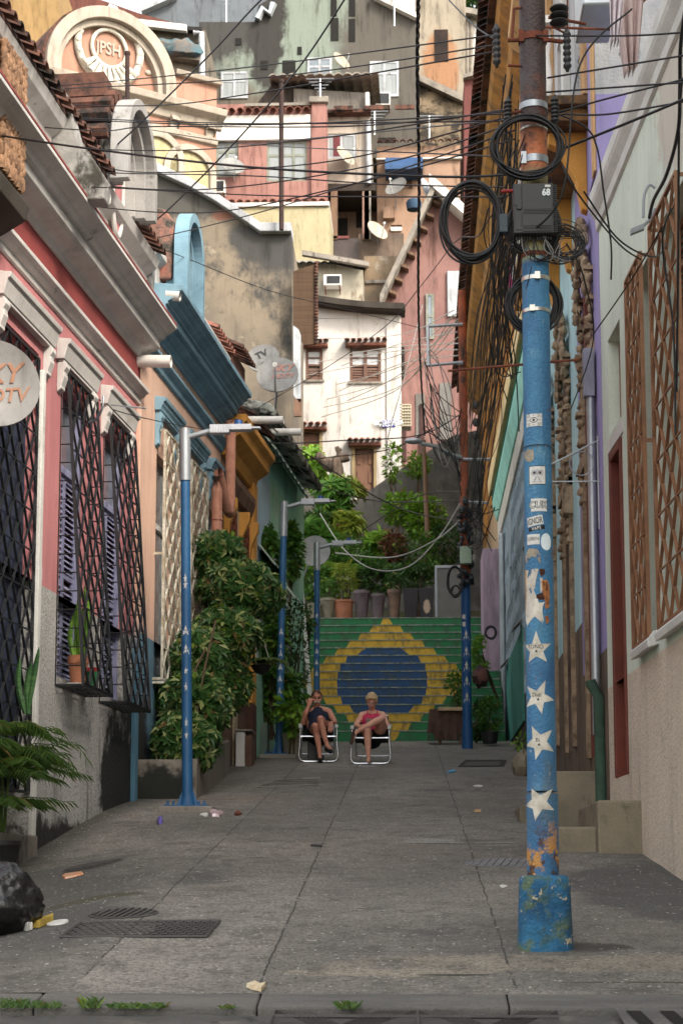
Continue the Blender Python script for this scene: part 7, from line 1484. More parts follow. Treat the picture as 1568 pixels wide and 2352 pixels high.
def plc(xp, yp): s = (yp-1495)/1.75; Y = FPX/s; p = P(xp, yp, Y); p.z = G(p.x, Y); return p
pm = plc(731, 1752); pw = plc(851, 1757)
Mm = Matrix.Translation(pm) @ Matrix.Rotation(radians(4), 4, 'Z'); Mw = Matrix.Translation(pw) @ Matrix.Rotation(radians(-2), 4, 'Z')
SH = Matrix(((1, 0, 0, 0), (0, 1, 0, 0), (0, .1, 1, 0), (0, 0, 0, 1)))
chair(Mm @ SH, pm, 'aluminium folding chair with dark webbing under the man in navy'); chair(Mw @ SH, pw, 'aluminium folding chair under the woman in the raspberry top')
# the man
mb = MB(Mm); T = headmesh(mb, (-.02, .49, 1.045), .05, .12)
chain(mb, [(-.015, .5, .99), (-.01, .52, .88)], [.055, .062])
chain(mb, [(0, .36, .44), (0, .38, .56), (0, .44, .72), (0, .49, .82)], [.15, .16, .15, .10]); chain(mb, [(-.15, .49, .83), (0, .50, .86), (.15, .48, .84)], [.062, .075, .062])
for s in (-1, 1): cap(mb, (s*.08, .40, .60), (s*.08, .46, .76), .11, .09)
chain(mb, [(-.175, .47, .83), (-.235, .30, .64)], [.058, .044]); chain(mb, [(-.235, .30, .64), (-.20, .22, .78), (-.145, .33, .925)], [.042, .040, .026])
hand(mb, (-.142, .34, .93), (.25, .25, .9), (1, 0, .2), (.3, .8, 0), 1.1)
chain(mb, [(.17, .46, .83), (.262, .30, .66)], [.058, .044]); chain(mb, [(.262, .30, .66), (.25, .16, .63), (.20, .05, .62)], [.043, .038, .026])
hand(mb, (.20, .05, .62), (-.12, -.45, -.9), (1, -.1, 0), (0, .6, -.5), .2)
chain(mb, [(-.09, .32, .43), (-.07, .08, .50), (-.055, -.14, .55)], [.098, .08, .058]); chain(mb, [(-.055, -.14, .55), (-.03, -.12, .42), (.005, -.17, .24), (.02, -.2, .085)], [.056, .052, .044, .031])
chain(mb, [(.09, .32, .46), (.07, .08, .60), (.03, -.15, .66)], [.098, .082, .06]); chain(mb, [(.03, -.15, .66), (.05, -.18, .55), (.09, -.22, .38), (.13, -.26, .25)], [.057, .054, .044, .031])
chain(mb, [(.02, -.18, .06), (.02, -.26, .045), (.025, -.33, .035)], [.034, .034, .03]); chain(mb, [(.13, -.27, .23), (.155, -.34, .20), (.175, -.40, .18)], [.034, .034, .028])
for k in range(5): cap(mb, (.003+k*.012, -.335, .03), (.001+k*.0125, -.36+abs(k-1)*.005, .024), .0095, .008, 6); cap(mb, (.155+k*.011, -.40, .176), (.158+k*.011, -.425+abs(k-3)*.004, .168), .0095, .008, 6)
man = mb.build('person', m_skin, origin=pm); tag(man, 'moustached man in navy sleeveless top sitting cross-legged, hand at his cheek', 'person'); remesh(man, .0055, 5)
def child(mbx, name, m, par, vox=None, sm=4, smooth=50): o = mbx.build(name, m, par, smooth=smooth); (remesh(o, vox, sm) if vox else None); return o
mb = MB(Mm); chain(mb, [(0, .36, .47), (0, .38, .57), (0, .44, .72), (0, .48, .80)], [.164, .172, .165, .12]); cap(mb, (-.10, .48, .80), (-.075, .5, .885), .07, .035); cap(mb, (.10, .48, .80), (.075, .5, .885), .07, .035); cap(mb, (-.11, .44, .74), (.11, .44, .74), .10, .10); ell(mb, (0, .32, .54), (.15, .10, .12)); child(mb, 'vest', m_navy, man, .008, 3)
mb = MB(Mm); chain(mb, [(0, .36, .42), (0, .34, .46)], [.165, .17]); chain(mb, [(-.09, .32, .43), (-.075, .10, .50)], [.115, .10]); chain(mb, [(.09, .32, .46), (.075, .14, .57)], [.115, .102]); cap(mb, (.16, .2, .42), (.14, .1, .40), .08, .06); child(mb, 'shorts', m_navy2, man, .009, 3)
def headbit(T, kind, m, par, M):
    mb = MB(M)
    if kind == 'short':
        for i in range(90):
            a = R.uniform(0, 2*pi); e = R.uniform(.15, 1.5); x, y, z = cos(a)*cos(e)*.078, sin(a)*cos(e)*.094+.012, .028+sin(e)*.098
            if y < -.045 and z < .095: continue
            mb.blob(tuple(T(x, y, z)), .019, 4, .3)
        for s in (-1, 1): cap(mb, T(s*.072, .0, .06), T(s*.076, .02, .0), .016, .014, 8); cap(mb, T(s*.05, .06, .03), T(s*.05, .06, -.02), .03, .025, 8)
    else:
        for i in range(120):
            a = R.uniform(0, 2*pi); e = R.uniform(.0, 1.5); x, y, z = cos(a)*cos(e)*.084, sin(a)*cos(e)*.10+.014, .03+sin(e)*.108
            if y < -.05 and z < .082: continue
            mb.blob(tuple(T(x, y, z)), .024, 4, .4)
        for s in (-1, 1): cap(mb, T(s*.078, -.01, .07), T(s*.082, .02, -.02), .022, .016, 8)
        cap(mb, T(-.03, -.078, .10), T(.05, -.07, .085), .02, .014, 8); cap(mb, T(0, .09, .04), T(0, .07, -.05), .045, .03)
    o = mb.build('hair', m, par, smooth=50); remesh(o, .006, 1); return o
R = random.Random(6)
headbit(T, 'short', m_hairb, man, Mm)
mb = MB(Mm); 
for s in (-1, 1): chain(mb, [T(0, -.108, -.047), T(s*.022, -.106, -.047), T(s*.045, -.09, -.062)], [.011, .012, .007])
child(mb, 'moustache', m_moust, man)
for s in (-1, 1):
    mb = MB(Mm); mb.blob(tuple(T(s*.03, -.082, .010)), (.013, .006, .005), 6, 0); child(mb, 'eye', m_eye, man)
    mb = MB(Mm); cap(mb, T(s*.016, -.094, .031), T(s*.046, -.084, .032), .005, .004, 6); child(mb, 'eyebrow', m_hairb, man)
for (a, b, c_) in (((.02, -.15, .075), (.025, -.36, .025), .012), ((.13, -.25, .22), (.18, -.43, .155), .0)):
    mb = MB(Mm); a, b = Vector(a), Vector(b); cap(mb, a+Vector((0, .02, -.045)), b+Vector((0, 0, -.018)), .036, .040); cap(mb, a.lerp(b, .45)+Vector((-.035, 0, -.01)), a.lerp(b, .45)+Vector((.035, 0, .0)), .034, .034); cap(mb, a+Vector((-.035, -.01, 0)), a+Vector((.035, -.01, 0)), .018, .018); o = child(mb, 'sandal', m_rub, man, .006, 2)
mb = MB(Mm); mb.tube([(.212+.029*cos(t), .075+.012*sin(t), .627+.029*sin(t)) for t in [2*pi*k/20 for k in range(21)]], .006, 6); child(mb, 'watch', m_rub, man)
# the woman
mb = MB(Mw); T = headmesh(mb, (-.01, .46, 1.0), -.05, .42, .96)
chain(mb, [(-.005, .48, .94), (0, .52, .84)], [.046, .052])
chain(mb, [(0, .38, .42), (0, .42, .56), (0, .47, .70), (0, .50, .79)], [.145, .13, .135, .085]); chain(mb, [(-.145, .50, .80), (0, .51, .82), (.145, .50, .80)], [.055, .068, .055])
for s in (-1, 1): cap(mb, (s*.06, .40, .66), (s*.065, .44, .72), .075, .06)
chain(mb, [(-.16, .49, .80), (-.245, .30, .62)], [.053, .042]); chain(mb, [(-.245, .30, .62), (-.18, .12, .58), (-.085, .05, .59)], [.042, .036, .025]); hand(mb, (-.085, .05, .59), (.8, -.1, .5), (.2, .9, .2), (.3, .5, .8), .7, .93)
chain(mb, [(.16, .49, .80), (.245, .32, .60)], [.053, .042]); chain(mb, [(.245, .32, .60), (.24, .16, .58), (.20, .06, .64)], [.042, .036, .025]); hand(mb, (.20, .06, .64), (-.2, -.1, .9), (.9, 0, .2), (-.5, .4, 0), .6, .93)
chain(mb, [(-.07, .34, .41), (-.055, .10, .47), (-.04, -.12, .50)], [.10, .08, .06]); chain(mb, [(-.04, -.12, .50), (-.04, -.12, .38), (-.03, -.14, .22), (-.02, -.15, .08)], [.058, .056, .045, .03])
chain(mb, [(.09, .34, .44), (.15, .14, .56), (.165, -.04, .68)], [.105, .088, .058]); chain(mb, [(.165, -.04, .68), (.07, -.10, .635), (-.08, -.14, .55), (-.215, -.15, .475)], [.056, .054, .044, .03])
chain(mb, [(-.02, -.15, .06), (-.02, -.22, .04), (-.02, -.28, .028)], [.032, .031, .026]); chain(mb, [(-.225, -.15, .465), (-.25, -.16, .41), (-.275, -.155, .335)], [.033, .032, .026])
for k in range(5): cap(mb, (-.042+k*.011, -.285, .024), (-.044+k*.0115, -.305+abs(k-1)*.004, .018), .0085, .007, 6); cap(mb, (-.272, -.178+k*.011, .325), (-.282, -.180+k*.0115, .30), .0085, .007, 6)
wom = mb.build('person', m_skin2, origin=pw); tag(wom, 'blond woman in raspberry strap top reading, one ankle resting on her knee', 'person'); remesh(wom, .0055, 5)
mb = MB(Mw); chain(mb, [(0, .38, .44), (0, .42, .56), (0, .46, .68)], [.156, .142, .148]); cap(mb, (-.07, .405, .69), (.07, .405, .69), .096, .096); cap(mb, (-.08, .44, .73), (.08, .44, .73), .09, .09); cap(mb, (-.07, .36, .56), (.07, .36, .56), .11, .11); child(mb, 'strap_top', m_pinkt, wom, .008, 3)
for s in (-1, 1):
    mb = MB(Mw); mb.tube(bez([(s*.075, .335, .74), (s*.078, .42, .84), (s*.075, .5, .875), (s*.075, .56, .84)], 5), .007, 6); child(mb, 'strap', m_pinkt, wom)
mb = MB(Mw); chain(mb, [(0, .37, .41), (0, .35, .43)], [.16, .16]); chain(mb, [(-.07, .34, .41), (-.06, .18, .45)], [.115, .10]); chain(mb, [(.09, .34, .44), (.13, .22, .51)], [.118, .105]); child(mb, 'shorts', mat('dark_green_shorts', sr(18, 34, 34), sr(14, 20, 24), ns=14), wom, .009, 3)
headbit(T, 'bob', m_blond, wom, Mw)
for s in (-1, 1): mb = MB(Mw); mb.blob(tuple(T(s*.03, -.083, .010)), (.013, .006, .004), 6, 0); child(mb, 'eye', m_eye, wom)
mb = MB(Mw)
for s in (-1, 1): mb.tube([T(s*.032+.021*cos(t), -.098, .006+.015*sin(t)) for t in [2*pi*k/14 for k in range(15)]], .0018, 5); mb.tube([T(s*.053, -.096, .008), T(s*.079, .0, .015)], .0018, 5)
mb.tube([T(-.011, -.099, .008), T(.011, -.099, .008)], .0018, 5); child(mb, 'glasses', m_steel, wom)
mb = MB(Mw); cap(mb, T(-.016, -.094, -.062), T(.016, -.094, -.062), .005, .005, 6); child(mb, 'lips', mat('lip_pink', sr(170, 84, 80), fine=0), wom)
mb = MB(Mw); cap(mb, (-.245, -.195, .50), (-.285, -.19, .315), .02, .03); cap(mb, (-.235, -.19, .44), (-.25, -.12, .42), .018, .018); child(mb, 'sandal', mat('brown_rubber', sr(84, 66, 58), fine=.05), wom, .006, 1)
bk = thing('magazine', Mw @ Vector((.03, .0, .66)), 'open grey magazine held in the lap of the blond woman', 'magazine')
mb = MB(Mw); mb.strip((-.07, .0, .645), (.03, .06, .64), (0, .03, .12), (0, .006, 0)); mb.build('cover', mat('taupe_cover', sr(140, 122, 116), sr(110, 96, 92), ns=8, rough=.4), bk, bev=.002)
mb = MB(Mw); mb.strip((.03, .06, .64), (.16, -.02, .685), (0, .03, .12), (0, .006, 0)); mb.build('page', m_paper, bk, bev=.002)
# ---------------------------------------------------------------- plants
m_var = leafmat('variegated_leaf', (.035, .10, .022), (.06, .15, .032), (.38, .42, .16)); m_leafd = leafmat('dark_leaf', (.03, .085, .02), (.06, .14, .03)); m_leafb = leafmat('bright_leaf', (.14, .30, .025), (.26, .42, .05)); m_leafm = leafmat('mid_leaf', (.06, .17, .025), (.12, .26, .04))
m_leafy = leafmat('yellow_green_leaf', (.20, .30, .04), (.34, .36, .05)); m_leafr = leafmat('bronze_leaf', (.10, .035, .02), (.16, .06, .03)); m_fern = leafmat('fern_green', (.09, .15, .03), (.14, .20, .05)); m_leafp = leafmat('palm_green', (.05, .12, .025), (.12, .19, .04))
m_stem = mat('stem_brown', sr(92, 74, 52), sr(60, 50, 36), ns=8)
def PXB(x0, y0, x1, y1, Y, dy, wt=None):
    a, b = P(x0, y1, Y), P(x1, y0, Y); r = [(a.x+b.x)/2, Y, (a.z+b.z)/2, (b.x-a.x)/2, dy, (b.z-a.z)/2]; return tuple(r+[wt if wt else 1])
# the big variegated bush in the planter
bu = thing('variegated_bush', (-2.95, 23.5, zt(23.5)), 'tall variegated bush filling the long concrete planter', 'bush')
boxes = [PXB(440, 1225, 560, 1330, 24.6, .55, 3), PXB(455, 1290, 640, 1420, 24.2, .55, 4.5), PXB(440, 1400, 600, 1520, 23.8, .6, 4), PXB(395, 1440, 520, 1600, 23.0, .6, 4), PXB(360, 1540, 530, 1700, 22.6, .6, 5), PXB(450, 1480, 575, 1640, 24.0, .6, 3), PXB(352, 1640, 500, 1770, 22.0, .45, 3.5), PXB(560, 1340, 650, 1400, 24.6, .35, 1.6)]
mb = MB(); whorls(mb, 3300, boxes, size=.16, k=7, asp=.34, seed=3, up=.3); leaves(mb, 6500, boxes, size=.115, asp=.42, seed=4, droop=.35, shell=.3); mb.build('foliage', m_var, bu)
mb = MB(); R = random.Random(2)
for k in range(22):
    a = Vector((R.uniform(-3.15, -2.65), R.uniform(21.8, 24.8), 0)); a.z = zt(a.y)-.1; b = P(R.uniform(430, 520), R.uniform(1420, 1640), a.y+.5); mb.tube(bez([a, a.lerp(b, .5)+Vector((R.uniform(-.1, .1), 0, 0)), b], 5), [.022-.001*i for i in range(11)], 6)
mb.build('stem', m_stem, bu)
# plants by the second lamp, left of the man
def shrub(name, label, cat, bx, n, m, size=.1, asp=.45, seed=1, base=None, style='l', k=7, stem=True, group=None, droop=.3, pot=None):
    b0 = bx[0]; base = base or (b0[0], b0[1], b0[2]-b0[5]); t = thing(name, base, label, cat, group); mb = MB()
    if style == 'l': leaves(mb, n, bx, size=size, asp=asp, seed=seed, droop=droop)
    elif style == 'w': whorls(mb, n, bx, size=size, k=k, asp=asp, seed=seed)
    elif style == 'f':
        R = random.Random(seed)
        for i in range(n): b = R.choice(bx); fronds(mb, (b[0]+R.uniform(-.3, .3)*b[3], b[1], b[2]-b[5]*.8), n=k, L=size, seed=seed+i, up=1.0, leaf=size*.3, w=size*.03)
    mb.build('foliage', m, t)
    if stem:
        mb = MB(); R = random.Random(seed+50)
        for b in bx[:3]:
            for i in range(3): e = Vector((b[0]+R.uniform(-.4, .4)*b[3], b[1], b[2]+R.uniform(-.2, .5)*b[5])); p = Vector(base)+Vector((R.uniform(-.05, .05), 0, -.05)); mb.tube([p, p.lerp(e, .5)+Vector((R.uniform(-.06, .06), 0, 0)), e], [.02, .015, .007], 5)
        mb.build('stem', m_stem, t)
    if pot: pot(t)
    return t
shrub('climbing_plant', 'broad leaved climber on the mint house wall above the hanging fern', 'plant', [PXB(592, 1205, 642, 1420, 30.6, .35, 3), PXB(598, 1400, 650, 1540, 30.4, .3, 1.5)], 900, m_leafm, size=.2, asp=.7, seed=7, base=(-2.45, 30.7, 4.2), droop=.6)
shrub('money_plant', 'glossy light green plant growing behind the second lamp post', 'plant', [PXB(585, 1480, 650, 1650, 30.8, .3), PXB(640, 1540, 695, 1700, 30.8, .3)], 950, m_leafm, size=.17, asp=.62, seed=8, base=(-2.3, 31, 4.0), droop=.6)
shrub('ragged_hedge', 'small leaved ragged bush against the white stair rail', 'bush', [PXB(645, 1380, 722, 1480, 33.0, .4, 2), PXB(650, 1460, 712, 1600, 33.2, .4, 2)], 1500, m_leafd, size=.09, asp=.5, seed=9, base=(-2.3, 33.2, 4.3))
shrub('potted_pothos', 'bright broad leaved potted plant beside the seated man', 'plant', [PXB(640, 1600, 700, 1690, 29.8, .3)], 420, m_leafb, size=.17, asp=.62, seed=10, base=(P(668, 1740, 29.8).x, 29.8, 3.8), droop=.5)
def potmesh(x, ytop, ybot, wtop, wbot, Y, m, label, name='plant_pot', sq=False, grp=None, cat='pot'):
    a = P(x, ybot, Y); s = FPX/Y; h = P(x, ytop, Y).z-a.z; rt, rb = wtop/2/s, wbot/2/s; mb = MB()
    if sq: mb.prism([(a.x-rb, a.z), (a.x+rb, a.z), (a.x+rt, a.z+h), (a.x-rt, a.z+h)], Y, Y+2*rt, 1)
    else: mb.lathe((a.x, Y+rt, a.z), [(rb, 0), (rb*.6+rt*.4, h*.35), (rt*.97, h*.86), (rt, h*.87), (rt*1.04, h*.88), (rt*1.04, h), (rt*.9, h), (rt*.85, h*.9), (.001, h*.88)], 24)
    o = mb.build(name, m, smooth=40, bev=.01 if sq else 0); return tag(o, label, cat, grp)
m_terra = mat('terracotta', sr(176, 108, 72), sr(140, 84, 58), ns=4); m_gpot = mat('grey_glaze', sr(112, 96, 100), sr(84, 72, 76), ns=5, rough=.5); m_cpot = mat('old_cement_pot', sr(150, 140, 118), sr(104, 98, 86), ns=4, bump=.5); m_blkpot = mat('black_pot', (.02, .02, .022), ns=4, rough=.5)
potmesh(668, 1684, 1740, 46, 36, 29.8, m_cpot, 'grey cement pot on the ground left of the seated man')
ub = MB(); a, b = P(590, 1745, 30.3), P(614, 1660, 30.3); ub.box(a.x, b.x, 30.3, 30.7, G(a.x, 30.3)-.05, b.z); tag(ub.build('utility_cabinet', mat('grey_green_cabinet', sr(96, 112, 100), sr(78, 92, 84), ns=4), bev=.01), 'low grey green cabinet behind the second lamp post', 'cabinet')
# hanging fern
hf = thing('hanging_fern', P(600, 1510, 27.5), 'fern in a black hanging bowl left of the second lamp post', 'plant'); c = P(600, 1530, 27.5)
mb = MB(); fronds(mb, c+Vector((0, 0, .05)), n=30, L=.42, seed=5, up=.55, leaf=.07, w=.02, nl=26); mb.build('foliage', m_fern, hf); mb = MB(); mb.lathe(tuple(c-Vector((0, 0, .13))), [(.03, 0), (.10, .03), (.16, .13), (.165, .14), (.14, .13)], 20); mb.build('bowl', m_blkpot, hf, smooth=50)
mb = MB()
for k in range(3): a = 2*pi*k/3; mb.tube([c+Vector((.15*cos(a), .15*sin(a), .0)), P(590, 1420, 27.5)], .005, 5)
mb.build('chain', m_wirew, hf)
# palm and snake plant at the lower left
pc = P(8, 1740, 16.1); pc.z = G(pc.x, 16.1)+.05
pa = thing('potted_palm', pc, 'feathery palm at the left edge in front of the doorway', 'palm'); mb = MB()
for (x, y, n, L, sd, u_) in ((8, 1760, 11, .80, 1, .95), (-6, 1790, 9, .78, 2, .6), (22, 1775, 8, .66, 3, .8), (-14, 1700, 10, .85, 4, .8), (5, 1850, 8, .62, 6, .45)): fronds(mb, P(x, y, 16.1), n=n, L=L, seed=sd, up=u_, leaf=.24, w=.011, nl=19)
mb.build('foliage', m_leafp, pa); mb = MB()
for (x, y) in ((8, 1755), (-6, 1785), (22, 1770), (-14, 1695)): mb.tube([pc+Vector((random.uniform(-.06, .06), 0, 0)), P(x, y, 16.1)], [.02, .012], 7)
mb.build('stem', m_leafp, pa); mb = MB(); mb.lathe((pc.x, pc.y, pc.z-.05), [(.12, 0), (.17, .25), (.18, .26), (.18, .3), (.15, .3), (.14, .24), (.001, .24)], 20); mb.build('pot', m_blkpot, pa, smooth=40)
def blades(pts, w, m, name, par):
    mb = MB()
    for (p, q, bend) in pts:
        c = bez([p, p.lerp(q, .5)+Vector(bend), q], 6); n = len(c); vs = []
        for i, x in enumerate(c): t = i/(n-1); ww = w*(.7+.6*t)*(1-t**4); vs += [x+Vector((-ww/2, .012, 0)), x+Vector((0, -.008, 0)), x+Vector((ww/2, .012, 0))]
        mb.add(vs, [(3*i, 3*i+1, 3*i+4, 3*i+3) for i in range(n-1)]+[(3*i+1, 3*i+2, 3*i+5, 3*i+4) for i in range(n-1)])
    return mb.build(name, m, par)
m_snake = mat('snake_plant_leaf', (.03, .08, .03), (.07, .15, .05), ns=30, stretch=(.3, .3, 1), amt=1, rough=.4); m_snakey = mat('yellow_edged_snake_leaf', (.12, .22, .02), (.05, .13, .03), ns=22, stretch=(.3, .3, 1), amt=1, rough=.4)
sp = thing('snake_plant', P(62, 1620, 16.6), 'dark upright sword leaf beside the feathery palm', 'plant'); blades([(P(62, 1640, 16.6), P(90, 1486, 16.6), (.0, 0, .0)), (P(66, 1640, 16.6), P(72, 1520, 16.6), (-.03, 0, 0)), (P(58, 1640, 16.6), P(46, 1510, 16.6), (-.04, 0, 0))], .06, m_snake, 'blades', sp)
# flower pots inside the first window cage
fu = LF.w(LY(18.3), .13, 3.73)
fp = thing('potted_snake_plant', fu, 'orange clay pot with yellow edged sword leaves inside the first window cage', 'plant'); mb = MB(); mb.lathe(tuple(fu+Vector((0, 0, .03))), [(.075, 0), (.098, .19), (.098, .2), (.108, .2), (.108, .28), (.095, .28), (.09, .22), (.001, .22)], 24); mb.build('pot', m_terra, fp, smooth=40)
MB().box(fu.x-.09, fu.x+.06, fu.y-.09, fu.y+.09, fu.z-.005, fu.z+.028).build('tray', m_white, fp); R = random.Random(9)
blades([(fu+Vector((R.uniform(-.05, .05), R.uniform(-.05, .05), .25)), fu+Vector((R.uniform(-.10, .16), R.uniform(-.1, .3), R.uniform(.75, 1.25))), (R.uniform(-.05, .05), 0, 0)) for k in range(11)], .055, m_snakey, 'blades', fp)
fu2 = LF.w(LY(18.85), .13, 3.74); fg = thing('small_green_pot', fu2, 'small green pot with red rim inside the first window cage', 'pot'); MB().lathe(tuple(fu2), [(.06, 0), (.08, .2), (.07, .2), (.001, .18)], 18).build('body', mat('green_plastic', sr(40, 120, 70), fine=0), fg, smooth=50); MB().lathe(tuple(fu2+Vector((0, 0, .2))), [(.083, 0), (.085, .04), (.07, .04), (.07, 0)], 18).build('rim', mat('red_rim', sr(170, 40, 40), fine=0), fg, smooth=50)
# row of pots on top of the stairs
YT = SYT+.05
for (x, yt_, wt_, wb_, m, lb, sq) in ((722, 1385, 34, 26, m_cpot, 'leftmost old grey pot at the top of the stairs', 0), (752, 1372, 36, 20, m_cpot, 'tapered cement pot at the top of the stairs beside the round clay pot', 0), (788, 1376, 46, 38, m_terra, 'wide terracotta pot at the top of the stairs', 0), (830, 1354, 38, 24, m_gpot, 'tall mauve grey pot left of centre at the top of the stairs', 0),
      (867, 1362, 34, 24, m_gpot, 'shorter mauve grey pot in the middle of the row above the stairs', 0), (905, 1352, 32, 22, mat('brown_grey_pot', sr(128, 98, 78), sr(88, 74, 70), ns=4, amt=1), 'slim brownish pot right of the mauve pots', 0), (943, 1350, 36, 28, mat('charcoal_planter', sr(58, 54, 56), sr(44, 40, 44), ns=4, stains=[(sr(120, 100, 86), 6, (1, 1, 1), .66, .7)]), 'tall square charcoal planter, the left one of the pair', 1), (979, 1350, 36, 28, mat('scuffed_charcoal_planter', sr(60, 56, 58), sr(46, 42, 46), ns=4, blobs=[(sr(176, 152, 128), P(980, 1392, YT)[:], (.08, .3, .16), .6, 14)]), 'tall square charcoal planter with a pale scuff, the right one of the pair', 1)):
    potmesh(x, yt_, 1419, wt_, wb_, YT, m, lb, sq=bool(sq), grp='pots along the top of the stairs')
mc = thing('mesh_cabinet', P(1030, 1418, YT), 'white framed grey mesh cabinet at the top right of the stairs', 'cabinet'); a, b = P(999, 1418, YT), P(1066, 1298, YT); mb = MB(); mb.box(a.x, a.x+.05, YT, YT+.4, a.z, b.z); mb.box(b.x-.05, b.x, YT, YT+.4, a.z, b.z); mb.box(a.x, b.x, YT-.002, YT+.4, b.z-.06, b.z); mb.build('frame', m_frame, mc, bev=.005)
mb = MB(); n = 30; W_ = b.x-a.x-.1
for k in range(n): mb.box(a.x+.05+W_*k/n, a.x+.05+W_*(k+.35)/n, YT+.02, YT+.03, a.z, b.z-.06)
for k in range(44): z = a.z+(b.z-.06-a.z)*k/44; mb.box(a.x+.05, b.x-.05, YT+.03, YT+.04, z, z+.01)
mb.build('mesh', mat('grey_mesh', sr(150, 146, 140), sr(128, 124, 118), ns=4), mc); MB().box(a.x+.05, b.x-.05, YT+.12, YT+.36, a.z, b.z-.06).build('panel', mat('mid_grey_panel', sr(150, 146, 142), sr(130, 126, 124), ns=3), mc)
wr = MB(); wr.strip(P(691, 1340, 36.2), P(712, 1605, 34.8), (.09, 0, 0), (0, .05, 0)); tag(wr.build('stair_rail', m_white, bev=.008), 'slanting white board edging the left side of the stairs', 'rail')
# garden above the stairs
GG = 'garden plants above the stairs'
gd = [('bright_shrub', 'bright green shrub in front of the retaining wall, upper centre of the garden', (925, 1140, 1020, 1235), 44, 'l', m_leafb, 1300, .17, .5), ('bright_shrub', 'yellow green shrub high on the right of the garden', (880, 1130, 955, 1205), 44.5, 'l', m_leafb, 700, .17, .5),
 ('bright_shrub', 'bright shrub growing on the retaining wall under the street name plate', (930, 1040, 985, 1095), 47.5, 'l', m_leafb, 600, .13, .5), ('sapling', 'thin sapling before the right corner of the white house', (885, 1010, 920, 1110), 47.3, 'l', m_leafb, 200, .18, .5),
 ('dense_shrub', 'dense shrub filling the middle right of the garden', (905, 1220, 1010, 1330), 42.5, 'l', m_leafm, 1500, .15, .4), ('dense_shrub', 'dark hedge under the blue pole lamp arm', (985, 1200, 1062, 1300), 43.5, 'l', m_leafd, 1500, .11, .5),
 ('dense_shrub', 'dark leafy mass behind the square planters', (915, 1290, 1005, 1360), 41, 'l', m_leafd, 1100, .12, .4), ('dense_shrub', 'deep green shrub behind the mauve pots', (810, 1290, 930, 1365), 41, 'l', m_leafd, 1600, .13, .4),
 ('dense_shrub', 'mid green shrub left of the garden centre', (740, 1230, 850, 1320), 42.2, 'l', m_leafm, 1400, .14, .4), ('dense_shrub', 'dark bush at the far left of the garden', (690, 1170, 770, 1260), 43.6, 'l', m_leafd, 1200, .13, .5),
 ('dense_shrub', 'green bush behind the third street lamp head', (690, 1290, 760, 1380), 40.8, 'l', m_leafm, 900, .14, .5), ('croton', 'yellow tipped leafy plant behind the terracotta pot', (765, 1290, 815, 1372), 40.4, 'l', m_leafy, 420, .17, .35), ('bush', 'small bush growing in the cement pot', (730, 1330, 775, 1375), 40, 'l', m_leafm, 380, .12, .5),
 ('bush', 'bush spilling over the slim brownish pot', (885, 1310, 935, 1360), 40.2, 'l', m_leafd, 460, .12, .45), ('bronze_shrub', 'reddish bronze shrub in the middle of the garden', (880, 1225, 925, 1285), 42, 'l', m_leafr, 420, .2, .3), ('bronze_shrub', 'dull red leafed shrub left of the white door', (735, 1115, 790, 1190), 45.2, 'l', m_leafd, 700, .18, .35),
 ('broad_leaf_plant', 'lush broad leaved plant under the dead tree stump', (725, 1100, 805, 1190), 45, 'w', m_leafm, 80, .36, .25), ('broad_leaf_plant', 'yellow green rosettes right of the tree stump', (760, 1100, 830, 1150), 45.5, 'w', m_leafy, 26, .36, .22), ('broad_leaf_plant', 'pale rosettes in the middle left of the garden', (750, 1180, 830, 1240), 43.5, 'w', m_leafy, 22, .45, .2),
 ('broad_leaf_plant', 'long leaved rosettes at the left edge of the garden', (690, 1200, 760, 1270), 42.6, 'w', m_leafm, 34, .5, .16), ('broad_leaf_plant', 'light rosettes right of the garden centre', (840, 1225, 900, 1270), 43, 'w', m_leafb, 26, .34, .24), ('banana_clump', 'yellow green leaves in front of the left white house door', (690, 1030, 745, 1120), 46.5, 'w', m_leafb, 50, .34, .3),
 ('palm_tuft', 'arching palm fronds below the large white dish', (700, 1240, 760, 1330), 41.4, 'f', m_leafb, 3, .95, .3), ('palm_tuft', 'spiky palm tuft right of the large white dish', (790, 1225, 860, 1310), 42.4, 'f', m_leafm, 4, .85, .3), ('palm_tuft', 'grassy palm tuft behind the middle pots', (820, 1230, 900, 1330), 41.6, 'f', m_leafm, 4, .8, .3), ('palm_tuft', 'drooping fronds at the right of the garden', (900, 1240, 980, 1330), 41.8, 'f', m_leafd, 4, .8, .3), ('climbing_plant', 'climber on the mint house side under the large dish', (640, 1200, 690, 1330), 33.6, 'l', m_leafm, 700, .17, .6)]
for i, (nm, lb, px, Y, stl, m, n, sz, asp) in enumerate(gd):
    b = PXB(*px, Y, .55); shrub(nm, lb, 'plant', [b], n, m, size=sz, asp=asp, seed=60+i, style=stl, k=11 if stl == 'f' else 9, stem=stl == 'l', group=GG, base=(b[0], Y, max(SZT-.1 if Y > 39 else 0, b[2]-b[5]-.9)))
